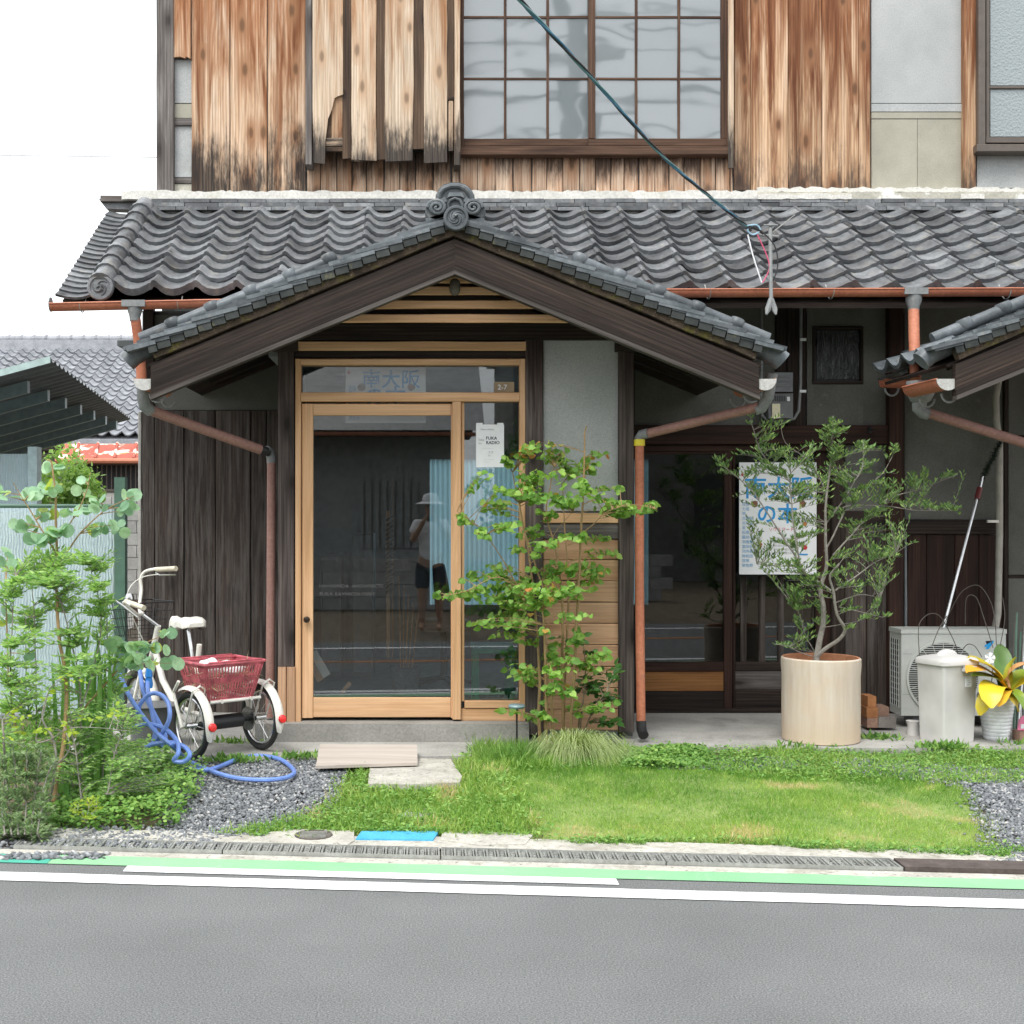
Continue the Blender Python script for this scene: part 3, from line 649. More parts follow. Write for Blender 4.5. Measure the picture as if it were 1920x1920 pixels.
panel(1832, 2100, 288, 352, YU, PLAST, uw)
# white mortar line, ragged
def ragged(x0, x1, y0, y1, Y, mat, name, amp=4, th=.05, st=9):
    top = []; x = x0
    while x < x1: top.append((x, y0 + random.uniform(-amp, amp))); x += random.uniform(.6, 1.5) * st
    top.append((x1, y0)); bot = [(x1, y1)]; x = x1 - st
    while x > x0: bot.append((x, y1 + random.uniform(-1.2, 1.2))); x -= st
    bot.append((x0, y1)); vs = [a_(px, py, Y) for px, py in top + bot]
    q = MB(); q.prism(vs, Y, Y + th); return q.build(name, mat, H)
ragged(228, 1420, 358, 374, YU - .10, CAULK, 'mortar_bed', 2.2, .12)
ragged(1420, 2150, 352, 360, YU - .06, CAULK, 'mortar_bed', 2.5, .1)
ragged(1420, 2150, 360, 374, YU - .10, CAULKD, 'mortar_bed', 1.2, .10)
for x0, x1 in ((1421, 1597), (1802, 1846)): ragged(x0, x1, 364, 373, YU - .125, CAULK, 'mortar_patch', 2.5, .03, 12)

# ---------- main roof
ye, ze, yt, zt = 8.30, P(0, 547, 8.30).z, 9.60, P(0, 397, 9.60).z
UP = Vector((0, yt - ye, zt - ze)); SLN = UP.length; UP.normalize(); NR_ = UP.cross(Vector((-1, 0, 0))).normalized()
if NR_.z < 0: NR_ = -NR_
roof = MB().add([(-2.28, ye + .04, ze - .07), (7, ye + .04, ze - .07), (7, yt + .1, zt - .03), (-2.28, yt + .1, zt - .03), (-2.28, ye + .04, ze - .10), (7, ye + .04, ze - .10), (7, yt + .1, zt - .07), (-2.28, yt + .1, zt - .07)],
    [(0, 1, 2, 3), (7, 6, 5, 4), (0, 4, 5, 1), (1, 5, 6, 2), (2, 6, 7, 3), (3, 7, 4, 0)]).build('main_roof', W_DARK, H)
PROF = [(0, .020), (.035, .040), (.09, .046), (.155, .036), (.24, .010), (.36, -.010), (.52, -.017), (.68, -.011), (.83, .006), (.93, .022), (1.02, .030)]
def tile_mesh(name, W, L, mat, th=.026, lip=0, prof=PROF, lift=.036, amp=1.0):
    q = MB(); n = len(prof); vs = []
    for (y, ex) in ((0, lift), (L, .0)):
        for u, z in prof: vs.append((u * W, y, z * amp + ex))
        for u, z in prof: vs.append((u * W, y, z * amp + ex - th - (lip if y == 0 else 0)))
    fs = []
    for i in range(n - 1):
        fs += [(i, i + 1, 2 * n + i + 1, 2 * n + i), (n + i, 3 * n + i, 3 * n + i + 1, n + i + 1), (i, n + i, n + i + 1, i + 1)]
    fs += [(0, 2 * n, 3 * n, n), (n - 1, 2 * n - 1, 4 * n - 1, 3 * n - 1)]
    q.add(vs, fs); return q.mesh(name, mat, True)
TW = .266; NROW = 9; EX = (SLN - .02) / NROW
tm = tile_mesh('roof_tile', TW, EX + .05, TILE); tme = tile_mesh('eave_tile', TW, EX + .05, TILE, lip=.022)
B = Matrix((Vector((1, 0, 0)), UP, NR_)).transposed().to_4x4()
def roof_pt(x, s, h=0): return Vector((x, ye, ze)) + UP * s + NR_ * h
for r in range(NROW):
    for c_ in range(32):
        x = -2.05 + c_ * TW
        M = Matrix.Translation(roof_pt(x + random.uniform(-.004, .004), r * EX + random.uniform(-.006, .006), random.uniform(-.002, .003))) @ B @ Matrix.Rotation(random.uniform(-.012, .012), 4, 'Z')
        link(tme if r == 0 else tm, 'roof_tile', roof, M)
# verge beyond the round row
LP = [(0, .012), (.12, .002), (.3, -.012), (.5, -.02), (.7, -.018), (.88, -.006), (1, .012)]
vm_ = tile_mesh('verge_tile', .25, EX * .5 + .05, TILE, th=.017, prof=LP, lift=.022)
for r in range(19):
    M = Matrix.Translation(roof_pt(-2.40 + random.uniform(-.004, .004), r * EX * .5 - .03, -.035)) @ B @ Matrix.Rotation(R(-3), 4, 'Y')
    link(vm_, 'verge_tile', roof, M)
MB().add([roof_pt(-2.37, 0, -.06), roof_pt(-2.2, 0, -.06), roof_pt(-2.2, SLN, -.06), roof_pt(-2.37, SLN, -.06), roof_pt(-2.37, 0, -.11), roof_pt(-2.2, 0, -.11), roof_pt(-2.2, SLN, -.11), roof_pt(-2.37, SLN, -.11)],
    [(0, 1, 2, 3), (7, 6, 5, 4), (0, 4, 5, 1), (1, 5, 6, 2), (2, 6, 7, 3), (3, 7, 4, 0)]).build('verge_board', W_DARK, roof)
# round row on the left
for r in range(9):
    b0 = roof_pt(-2.10, r * EX - .02, .055); b1 = b0 + UP * (EX + .01)
    rr = .073
    q = MB(); q.tube([b0, b0 + UP * .03, b0 + UP * .031, b1], [rr + .012, rr + .012, rr, rr - .004], 14); q.build('round_tile', TILE, roof, True)
def tomoe(c, R_, ax, parent, mat, n=3, up=Vector((0, 0, 1))):
    """end disc with a raised rim and comma swirls"""
    ax = Vector(ax).normalized(); c = Vector(c); u = ax.cross(up).normalized(); v = u.cross(ax).normalized()
    q = MB(); q.lathe([(R_, -.02), (R_, .006), (R_ * .93, .012), (R_ * .78, .012), (R_ * .72, .002), (0.001, .002)], c, ax, 28, True, False)
    d = q.build('end_disc', mat, parent, True)
    s = MB()
    for k in range(n):
        pts = []; rad = []
        for i in range(9):
            t_ = i / 8; an = 2 * math.pi * k / n + t_ * 2.5; r_ = R_ * (.16 + .46 * t_)
            pts.append(c + ax * .004 + (u * math.cos(an) + v * math.sin(an)) * r_); rad.append(R_ * (.15 * (1 - t_) + .03))
        s.tube(pts, rad, 6)
    s.build('swirl', mat, parent, True); return d
tomoe(roof_pt(-2.10, -.045, .05), .085, (0, -1, 0), roof, TILE, 3)
# flat ridge courses and mortar behind the top row
for k, (y0, y1) in enumerate(((372.5, 379.5), (380, 387), (387.5, 394))):
    x = 283 - k * 3; Y = YU - .115 - .014 * (2 - k) * 0 - .012 * k
    while x < 2060:
        L = random.uniform(52, 66); pa, pb = P(x + .6, y1, Y), P(x + L - .6, y0, Y); dz = random.uniform(-.001, .002)
        MB().box(pa.x, pb.x, Y + random.uniform(-.006, .006), Y + .14, pa.z + dz, pb.z + dz).build('flat_tile', TILE, roof); x += L
panel(268, 2100, 394, 416, YU - .09, CAULK, roof, .06, 'mortar_band')
hboard(188, 290, 366, 378, YU - .05, W_GREY, roof, .25, 'barge_end')
q = MB(); q.prism([a_(186, 374, YU), a_(292, 368, YU), a_(292, 396, YU), a_(200, 392, YU)], YU - .02, YU + .1); q.build('verge_block', TILE, roof)
# boarded soffit, rafters
for i in range(20):
    x = -2.1 + i * .36
    p0 = roof_pt(x, .08, -.14); p1 = Vector((x, 9.3, p0.z + (9.3 - p0.y) * UP.z / UP.y))
    beam(p0, p1, .045, .05, W_DARK, roof, 'rafter', nrm=(0, 0, -1), seg=1)
# ---------- gutter of the main roof
def gutter(p0, p1, r, mat, parent, name='gutter', n=10, th=.003):
    p0, p1 = Vector(p0), Vector(p1); t_ = (p1 - p0).normalized(); s_ = t_.cross(Vector((0, 0, 1))).normalized(); q = MB(); vs = []
    for p in (p0, p1):
        for rr in (r, r - th):
            for i in range(n + 1):
                a_ = math.pi * i / n; vs.append(p + s_ * math.cos(a_) * rr - Vector((0, 0, 1)) * math.sin(a_) * rr)
    m = n + 1; fs = []
    for i in range(n): fs += [(i, i + 1, 2 * m + i + 1, 2 * m + i), (m + i, 3 * m + i, 3 * m + i + 1, m + i + 1), (i, m + i, m + i + 1, i + 1), (2 * m + i, 2 * m + i + 1, 3 * m + i + 1, 3 * m + i)]
    fs += [(0, 2 * m, 3 * m, m), (n, m + n, 3 * m + n, 2 * m + n)]
    q.add(vs, fs); q.tube([p0 + s_ * r, p1 + s_ * r], .006, 5); q.tube([p0 - s_ * r, p1 - s_ * r], .006, 5)
    return q.build(name, mat, parent, True)
Yg = 8.2
g1 = gutter(P(96, 571, Yg), P(1212, 547, Yg), .045, GUT, H); g2 = gutter(P(1205, 545, Yg), P(2720, 540, Yg), .045, GUT, H)
MB().lathe([(.047, 0), (.047, .006)], P(96, 571, Yg), (-1, 0, 0), 16).build('end_cap', GREYP, g1)
for x in (152, 335, 1330, 1560, 1890):
    y = 571 - (x - 96) / 1116 * 24 if x < 1212 else 545
    c = P(x, y, Yg); q = MB(); q.tube([c + Vector((0, .02 - .065 * math.cos(t_), -.05 * math.sin(t_))) for t_ in [i * math.pi / 6 for i in range(7)]], .004, 5); q.tube([c + Vector((0, .08, 0)), c + Vector((0, .13, .06))], .004, 5)
    q.build('bracket', STEEL, H, True)
def pipe(pts, r, mat, parent, name='downpipe', **kw): return MB().tube(pts, r, 14).build(name, mat, parent, True, **kw)
def hopper(px, Y, y0, y1, y2, parent):
    q = MB(); c = P(px, y0, Y); h1, h2 = (y1 - y0) / F * Y, (y2 - y0) / F * Y
    q.lathe([(.052, 0), (.050, -h1), (.036, -h2 * .75), (.034, -h2)], c, (0, 0, 1), 16); q.box(c.x - .075, c.x + .075, Y - .052, Y + .052, c.z - .03, c.z + .012)
    return q.build('hopper', GREYP, parent, True)
hopper(253, Yg, 568, 580, 602, H); pipe([P(254, 598, Yg), P(257, 620, Yg + .02), P(262, 655, 8.25), P(266, 720, 8.28)], .033, GUT, H)
hopper(1713, Yg, 545, 565, 586, H); pipe([P(1713, 580, Yg), P(1714, 640, 8.14), P(1717, 712, 8.05)], .034, GUT, H)

# ---------- porch roofs (gable to the street)
def porch(apx, apy, Xc_off, left=True, right=True):
    """apx,apy: pixel of the barge apex at depth YG"""
    A = P(apx, apy, YG); SLP = .412; HW = 1.735
    pr = MB()
    zr = lambda dx: A.z - SLP * abs(dx)
    root = None
    dirs = [s for s, on in ((-1, left), (1, right)) if on]
    # roof deck (dark boards) from the front to the house wall
    q = MB()
    for s in dirs:
        n_ = Vector((s * SLP, 0, 1)).normalized()
        v = [Vector((A.x, YG + .05, A.z - .015)), Vector((A.x + s * (HW + .03), YG + .05, A.z - .015 - SLP * (HW + .03)))]
        b = [p + Vector((0, 1.85 if Xc_off == 0 else 1.0, 0)) for p in v]; vs = v + b[::-1]; q.add(vs + [p - n_ * .02 for p in vs], [(0, 1, 2, 3), (7, 6, 5, 4), (0, 4, 5, 1), (1, 5, 6, 2), (2, 6, 7, 3), (3, 7, 4, 0)])
    root = q.build('porch_roof', W_DARK, H)
    for s in dirs:
        D = Vector((s, 0, -SLP)).normalized(); N = Vector((s * SLP, 0, 1)).normalized(); Ln = HW * math.hypot(1, SLP)
        # strip of mossy clay on top, barge board with stepped grooves below
        beam(A + D * 0 + N * .018, A + D * (Ln - .02) + N * .018, .062, .06, MOSS, root, 'clay_strip', wob=.006, seg=14)
        W = .205
        off = -N * (W / 2 + .03) 
        for (o0, w_, dy, mt) in ((0, .135, 0.0, W_DARK), (-.088, .042, .012, W_DARK), (-.115, .022, .022, W_GREY)):
            c0 = A - N * (.10) + N * (o0 + .0); 
            st = .0 + abs(o0) * .30
            beam(c0 + D * (.02 - (.10 - o0) * SLP * 0) , c0 + D * (Ln - .04) , w_, .045, mt, root, 'barge_board', wob=.001, seg=14) if False else None
        zt_, = (A.z - .03,)
        def bp(dx, dz): return (A.x + s * dx, A.z - SLP * dx - dz)
        for (d0, d1, y) in ((.034, .178, 0), (.179, .213, -.010), (.2135, .238, -.022)):
            poly = [bp(0, d0), bp(HW, d0), bp(HW + .0, d1), bp(0, d1)]
            me = MB().prism(poly, YG + y, YG + .045)
            # grain along the slope
            X_ = Vector((D.x, 0, D.z)); Nn = Vector((0, -1, 0)); Yv = Nn.cross(X_); M = Matrix((X_, Yv, Nn)).transposed().to_4x4(); M.translation = Vector((A.x + s * .8, YG, A.z - .4))
            iv = M.inverted(); me.v = [tuple(iv @ Vector(v)) for v in me.v]
            link(me.mesh('barge_board', W_DARK if d0 < .2 else W_EDGE), 'barge_board', root, M)
        # verge tiles: long thin slabs stepping down, flap in front
        nt_ = 23; ex = (Ln + .06) / nt_; Lt = .27; SS = .15
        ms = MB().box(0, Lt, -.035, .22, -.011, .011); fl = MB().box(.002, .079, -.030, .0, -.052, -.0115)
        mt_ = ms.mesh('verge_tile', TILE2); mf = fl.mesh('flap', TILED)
        d = Vector((s, 0, -(SLP - SS))).normalized(); n2 = Vector((s * (SLP - SS), 0, 1)).normalized()
        for i in range(nt_):
            p = A + D * (ex * i - .04) + N * (.070 + random.uniform(-.002, .002)); dd = d.copy(); dd.z += random.uniform(-.012, .012); dd.normalize()
            nn_ = Vector((-dd.z * s, 0, dd.x * s)) if False else (Vector((0, -1, 0)).cross(dd) if s > 0 else dd.cross(Vector((0, -1, 0))))
            if nn_.z < 0: nn_ = -nn_
            M = Matrix((dd, Vector((0, 1, 0)), nn_)).transposed().to_4x4()
            if i == nt_ - 1: M = M @ Matrix.Scale(.62, 4, (1, 0, 0))
            M.translation = p + Vector((0, random.uniform(-.007, .007), 0))
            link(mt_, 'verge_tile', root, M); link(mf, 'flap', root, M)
        # drooping end tile
        e0 = A + D * (Ln + .03) + N * .075 + Vector((0, .1, 0))
        MB().tube([e0 - D * .10, e0 + D * .06, e0 + D * .12 - N * .02], [.055, .06, .06], 14).build('end_tile', TILE2, root, True)
        # round capping rods behind with knobs
        c0 = A + N * .150 + Vector((0, .12, 0))
        L0 = .72
        for k in range(5):
            a0, a1 = L0 + k * .245, L0 + (k + 1) * .245
            q = MB(); q.tube([c0 + D * a0, c0 + D * (min(a1, Ln + .03))], .036, 12); q.lathe([(.04, -.03), (.05, -.012), (.05, .012), (.04, .03)], c0 + D * a0 + N * .012, N, 12); q.build('round_tile', TILE2, root, True)
        # field tiles
        tmf = PT
        nr = 9
        exf = Ln / nr
        Bm = Matrix((Vector((0, 1, 0)) * (1 if s > 0 else -1), -D, N)).transposed().to_4x4()
        for r in range(nr):
            for c_ in range(4 if left and right else 3):
                yy = YG + .24 + c_ * .25 + (0 if s > 0 else .25)
                zz = A.z - SLP * (Ln - exf * r) / math.hypot(1, SLP)
                p = A + D * (Ln - .0 - exf * r) + N * .045; p.y = yy
                if p.y > 8.25 and p.z > ze - .15: continue
                link(tmf, 'roof_tile', root, Matrix.Translation(p) @ Bm)
        # eave tiles ends seen over the gutter
        # gutter along the eave, pointing at the street
        ex_ = A + D * (Ln + .04); gx = ex_.x; gz = ex_.z - .10
        gt = gutter((gx, YG + .02, gz), (gx, YG + .55, gz + .005), .062, GUT, H)
        MB().lathe([(.062, 0), (.062, .004)], (gx, YG + .018, gz), (0, -1, 0), 20)
        ecap = MB(); n_ = 10; ecap.prism([(gx + .066 * math.cos(math.pi * i / n_), gz - .066 * math.sin(math.pi * i / n_)) for i in range(n_ + 1)], YG + .012, YG + .02); ecap.build('end_cap', rough_mat('cap_grey', (.42, .42, .40), (.5, .5, .48)) if 'CAPG' not in globals() else CAPG, gt)
        for yb in (YG + .12, YG + .45):
            hq = MB(); hq.tube([Vector((gx - s * .05 + .045 * math.cos(t_), yb, gz - .075 - .05 * math.sin(t_))) for t_ in [i * math.pi / 7 for i in range(8)]], .007, 6); hq.build('hook', GREYP, gt, True)
    # under-roof timbers
    for k in range(6 if Xc_off == 0 else 2):
        yy = YG + .14 + k * .28
        for s in dirs:
            D = Vector((s, 0, -SLP)).normalized()
            p = A + Vector((0, 0, -.075)); p.y = yy
            beam(p + D * .05, p + D * (HW * 1.0 if (left and right) else HW * (.97 - .02 * k)), .04, .05, W_DARK, root, 'rafter', nrm=(0, 0, -1), seg=1)
    return root, A
TILED = rough_mat('shaded_mossy_flap', (.022, .027, .027), (.05, .056, .053), 6, .7, 40, .2, spots=[((.16, .15, .06), 9, .62, .75)])  # flaps: shade under the slabs painted into the dark base, moss as spots
CAPG = rough_mat('cap_grey', (.42, .42, .40), (.5, .5, .48))
PT = tile_mesh('porch_tile', .25, 1.87 / 9 + .05, TILE2)
pr, A = porch(853, 437, 0)
pr2, A2 = porch(2362, 437, 1, True, True)
# ridge of the first porch, back to the main roof
q = MB(); q.tube([A + Vector((0, .1, .17)), A + Vector((0, 1.25, .17))], .065, 12); q.box(A.x - .075, A.x + .075, YG + .1, YG + 1.2, A.z + .03, A.z + .13); q.build('ridge_tile', TILE, pr, True)
# ornament
def pz(px, py, Y=YG - .03): return P(px, py, Y)
orn = MB(); YO = YG - .02
def pp(l): return [a_(x, y, YO) for x, y in l]
orn.prism(pp([(797, 398), (799, 388), (806, 379), (816, 375), (817, 366), (822, 355), (832, 346), (845, 342), (860, 342), (873, 346), (883, 354), (889, 365), (891, 375), (900, 378), (908, 387), (911, 398), (905, 407), (895, 410), (877, 412), (850, 416), (830, 412), (812, 410), (802, 406)]), YO, YO + .09)
orn.tube([P(x, y, YO) for x, y in ((823, 374), (824, 364), (832, 354), (845, 349), (860, 349), (873, 354), (882, 364), (884, 374))], .017, 8)
on = orn.build('ridge_ornament', TILE2, pr, True)
def spiral(cx, cy, s):
    pts = []; rad = []
    for i in range(26):
        t_ = i / 25; an = s * (t_ * 4.4 * math.pi) + (math.pi if s > 0 else 0); r_ = 15.5 * (1 - t_) ** .8 + .5
        pts.append(P(cx + r_ * math.cos(an) * 1.1, cy + r_ * math.sin(an) * .9, YO - .012 - .02 * t_)); rad.append(.013 - .005 * t_)
    MB().tube(pts, rad, 7).build('scroll', TILE2, on, True)
spiral(819, 389, 1); spiral(887, 389, -1)
MB().tube([P(x, y, YO - .01) for x, y in ((842, 395), (840, 384), (844, 376), (853, 372), (862, 375), (867, 384), (866, 395))], .009, 7).build('arch', TILE2, on, True)
MB().prism(pp([(838, 372), (842, 362), (866, 362), (870, 372), (864, 369), (845, 369)]), YO - .014, YO).build('relief', TILE2, on, True)
MB().prism(pp([(822, 376), (834, 370), (838, 378), (832, 382)]), YO - .012, YO).build('relief', TILE2, on); MB().prism(pp([(885, 376), (873, 370), (869, 378), (875, 382)]), YO - .012, YO).build('relief', TILE2, on)
tomoe(P(855, 409, YO - .045), .071, (0, -1, 0), on, TILE2, 5)
MB().tube([P(855, 409, YO - .03), P(855, 409, YG + .1)], .066, 16).build('round_tile', TILE2, pr, True)
for s in (-1, 1):
    for k in range(3):
        p = A + Vector((s * .05, .03, .052 + k * .024)); d = Vector((s, 0, -.20 - .03 * k)).normalized(); L = .21 - k * .045
        MB().obox(p + d * L / 2, d * L / 2, (0, .05, 0), Vector((s * .2, 0, 1)).normalized() * .010).build('flat_tile', TILE2, pr)
# bracket lamp boss at the gable top
MB().lathe([(.016, .03), (.030, .015), (.033, -.02), (.030, -.045), (.018, -.062), (.004, -.066)], P(853, 533, 7.45), (0, 0, 1), 16).build('gable_boss', rough_mat('old_boss', (.10, .09, .07), (.2, .18, .15)), pr, True)

# ---------- entrance bay
def tri_x(y, Y=7.95):      # pixel span of the gable opening at pixel row y
    return 853 - (y - 505) / .412 - 0, 853 + (y - 505) / .412
_a, _b, _c = P(540, 640, YD), P(1175, 640, YD), P(853, 0, YD)
bay = MB().prism([(_a.x, _a.z), (_b.x, _b.z), (_b.x, A.z - .12 - .412 * (_b.x - A.x)), (A.x, A.z - .12), (_a.x, A.z - .12 - .412 * (A.x - _a.x))], YD + .05, YD + .09).build('entrance_bay', W_DARK, H)
for (y0, y1) in ((518, 530), (537, 552), (563, 578), (589, 604)):
    xa, xb = tri_x(y1 + 6); hboard(max(xa, 555), min(xb, 1160), y0, y1, YG + .22, W_PINE, bay, .03, 'slat')
hboard(530, 1185, 606, 637, YD - .035, W_DARK, bay, .12, 'beam'); hboard(520, 1018, 637, 652, YD + .0, W_DARK, bay, .1, 'beam')
hboard(553, 986, 640, 657, YD - .030, W_PINE, bay, .05, 'pine_strip'); hboard(553, 986, 657.5, 671, YD - .01, W_DARK, bay, .06, 'beam')
vboard(521, 551, 640, 1250, YD - .03, W_GREYP, bay, .12, 'post', seg=14)
vboard(521, 536, 1251, 1357, YD - .045, W_PINE2, bay, .06, 'post_foot'); vboard(537.5, 553, 1251, 1357, YD - .045, W_PINE2, bay, .06, 'post_foot')
vboard(985, 1018, 636, 1378, YD - .03, W_GREYP, bay, .12, 'post', seg=14); vboard(1160, 1189, 636, 1372, YD - .04, W_GREYP, bay, .12, 'post', seg=14)
MB().box(P(1019, 0, YD).x, P(1159, 0, YD).x, YD + .02, YD + .10, .1, P(0, 632, YD).z).build('panel_back', INWALL, bay)
panel(1019, 1159, 637, 958, YD, PLAST, bay, .05)
hboard(1019, 1159, 962, 981, YD - .03, W_PINE, bay, .05, 'pine_strip'); hboard(1019, 1159, 983, 1010, YD - .02, W_GREY, bay, .06, 'rail')
yy = [1011, 1050, 1089, 1129, 1169, 1209, 1250, 1290, 1330, 1370]
for i in range(9): hboard(1019, 1159, yy[i] + .6, yy[i + 1] - .6, YD - .008 - random.random() * .004, W_PINE2, bay, .02)
# corbel blocks at post heads
for x in (538, 1175):
    c = P(x, 650, YD - .04); MB().obox(c, (.07, 0, 0), (0, .05, 0), (0, 0, .03)).build('corbel', W_DARK, bay)
# side walls of the bay
for x in (P(530, 0, YD).x, P(1180, 0, YD).x): MB().box(x - .035, x + .035, YD + .09, YW + .05, .1, 2.62).build('side_wall', PLASTD, bay)
# step
MB().box(P(478, 0, 7.88).x, P(992, 0, 7.88).x, 7.88, 8.25, .08, .212).build('entrance_step', CONCD, H)
# door frame
fr = thing_d = MB().box(P(553, 0, YD).x, P(985, 0, YD).x, YD - .0, YD + .1, P(0, 685, YD).z, P(0, 672.5, YD).z).build('door_frame', W_PINE, H)
def pv(x0, x1, y0, y1, dy=0., th=.06, nm='frame', mt=W_PINE, par=None, **kw): return vboard(x0, x1, y0, y1, YD + dy, mt, par or fr, th, nm, wob=.0004, **kw)
def ph(x0, x1, y0, y1, dy=0., th=.06, nm='frame', mt=W_PINE, par=None, **kw): return hboard(x0, x1, y0, y1, YD + dy, mt, par or fr, th, nm, wob=.0004, **kw)
pv(553.5, 564, 673, 1354, -.03, .10, 'jamb'); pv(974, 985, 673, 1352, -.03, .10, 'jamb'); ph(564, 974, 673, 684, -.03, .10, 'head')
ph(564, 974, 735.5, 752.5, -.035, .08, 'transom_rail'); pv(848.5, 864.5, 753, 1349, -.03, .08, 'mullion')
panel(564, 974, 684, 736, YD + .03, GL, fr, .005, 'transom_glass')
door = pv(566, 587, 757, 1346, -.005, .035, 'door_stile', par=H)
W = door
pv(845.5, 850, 757, 1346, -.004, .03, 'stile', par=W); ph(587.5, 845, 757, 779, -.005, .035, 'top_rail', par=W); ph(587.5, 845, 1308, 1345, -.005, .035, 'bottom_rail', par=W)
panel(586, 846, 778, 1309, YD + .012, GL, W, .005, 'glass')
MB().lathe([(.006, 0), (.007, .018), (.018, .024), (.021, .034), (.018, .044), (.002, .047)], P(576, 1161, YD - .005), (0, -1, 0), 16).build('knob', rough_mat('dark_brass', (.06, .045, .035), (.14, .11, .09), 20, .35, metallic=.8), W, True)
pv(865, 870.5, 753, 1315, .0, .05, 'stile'); ph(871, 974, 1314.5, 1328, -.012, .05, 'sill'); ph(865, 974, 1329, 1352, -.005, .05, 'lower_panel')
panel(869, 975, 753, 1315, YD + .03, GL, fr, .005, 'side_glass')
# number plate 2-7
panel(926.5, 964, 716, 735, YD + .018, GOLD, fr, .006, 'number_plate'); text('2-7', .045, P(933, 726.5, YD + .015), PAPER, fr, bold=.0004)
# lettering on the door glass
text('HAYASHIDA  ARCHITECTS', .030, P(598, 1099, YD + .009), LETTERD, W, sx=1.13); text('FUKA KAWACHI PORT', .030, P(599, 1114, YD + .009), LETTERD, W, sx=1.13)
# notice taped to the side glass
nt_ = thing('paper_notice', 'white paper notice with hand lettering taped to the narrow side window', 'notice', P(918, 876, YD + .02))
panel(892.5, 945, 796, 876, YD + .021, PAPER, nt_, .001, 'sheet')
text('FUKA\nRADIO', .028, P(911, 826, YD + .019), DARKINK, nt_, bold=.0003); text('Fuka architects', .014, P(901, 805, YD + .019), LETTER, nt_)
text('fuka\nfm', .022, P(897, 828, YD + .019), LETTER, nt_); text('_______', .02, P(905, 838, YD + .019), LETTER, nt_)
text('\u3059\u304e\nto', .018, P(915, 851, YD + .019), LETTER, nt_); text('________\n______', .016, P(907, 862, YD + .019), LETTER, nt_)
for x in (899, 938): panel(x - 6, x + 6, 793, 799, YD + .0195, PAPER, nt_, .0008, 'tape')

# ---------- posters
def poster(x0, x1, y0, y1, Y, label, big):
    t_ = thing('poster', label, 'poster', P((x0 + x1) / 2, y1, Y)); panel(x0, x1, y0, y1, Y, PAPER, t_, .003, 'sheet')
    Yt = Y - .002; W_ = (x1 - x0) / F * Y; Hh = (y1 - y0) / F * Y; c = lambda u, v: Vector((P(x0, 0, Y).x + u * W_, Yt, P(0, y0, Y).z - v * Hh))
    text('\u5357\u5927\u962a', W_ * (.30 if big else .245), c(.06 if big else .20, .24 if big else .25), BLUEINK, t_, bold=.0022 if big else .0012)
    text('\u306e\u672c', W_ * .27, c(.22, .47 if big else .56), BLUEINK, t_, bold=.0022)
    lst = ['\u4f4f\u5409', '\u4e03\u9053', '\u583a', '\u5317\u91ce\u7530', '\u5317\u82b1\u7530', '\u5cf6', '\u677e\u539f', '\u85e4\u4e95\u5bfa', '\u7fbd\u66f3\u91ce', '\u5bcc\u7530\u6797', '\u6cb3\u5185\u9577\u91ce', '\u5cb8\u548c\u7530', '\u8c9d\u585a', '\u6cc9\u4f50\u91ce']
    for i, s_ in enumerate(lst): text(s_, W_ * .048, c(.035, .375 + i * .042), PALEINK, t_)
    text('\u30bd\u30a6\u30eb\u30d5\u30fc\u30c9', W_ * .055, c(.38, .60), REDINK, t_)
    for i in range(5): text('\u5357\u5927\u962a\u306e\u672c\u5c4b\u3068\u5e97', W_ * .03, c(.44, .68 + i * .032), LETTER, t_)
    q = MB()
    cc = c(.27, .74); q.prism([(cc.x - .018, cc.z), (cc.x, cc.z + .032), (cc.x + .018, cc.z)], Yt - .001, Yt); q.prism([(cc.x - .008, cc.z), (cc.x + .008, cc.z), (cc.x + .006, cc.z - .03), (cc.x - .006, cc.z - .03)], Yt - .001, Yt)
    q.build('picture', REDINK, t_)
    for (u, v, r_, mt) in ((.20, .37, .03, BROWNINK), (.82, .37, .028, BROWNINK), (.85, .55, .018, ORINK), (.85, .76, .02, REDINK), (.04, .11, .012, REDINK)):
        cc = c(u, v); qq = MB(); qq.prism([(cc.x + r_ * math.cos(k) * random.uniform(.7, 1), cc.z + r_ * math.sin(k) * random.uniform(.7, 1)) for k in [i * .785 for i in range(8)]], Yt - .001, Yt); qq.build('picture', mt, t_)
    cc = c(.24, .615); MB().box(cc.x - .0, cc.x + .045, Yt - .001, Yt, cc.z - .003, cc.z + .003).build('picture', DARKINK, t_)
    cc = c(.83, .82); MB().box(cc.x - .03, cc.x + .03, Yt - .001, Yt, cc.z - .006, cc.z + .004).build('picture', BLUEINK, t_)
poster(1386, 1531, 867, 1077, 9.02, 'white poster with large blue characters on the dark sliding door, behind the olive tree', True)
poster(648, 798, 687, 793, 8.12, 'poster with blue characters hanging inside the glass above the pine door', False)

# ---------- left recess
lw = MB().box(P(265, 0, YW).x, P(522, 0, YW).x, YW + .03, YW + .1, .1, 2.95).build('left_wall', INWALL, H)
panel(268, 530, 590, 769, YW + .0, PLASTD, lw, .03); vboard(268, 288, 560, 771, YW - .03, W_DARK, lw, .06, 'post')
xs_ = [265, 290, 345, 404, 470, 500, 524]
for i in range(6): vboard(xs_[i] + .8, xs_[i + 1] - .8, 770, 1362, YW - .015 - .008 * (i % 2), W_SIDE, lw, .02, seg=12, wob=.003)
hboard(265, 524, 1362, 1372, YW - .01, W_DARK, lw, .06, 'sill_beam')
vboard(259, 264.5, 772, 1372, YW - .02, plain('pale_corner_trim', (.42, .41, .38), .6), lw, .03, 'corner_trim')
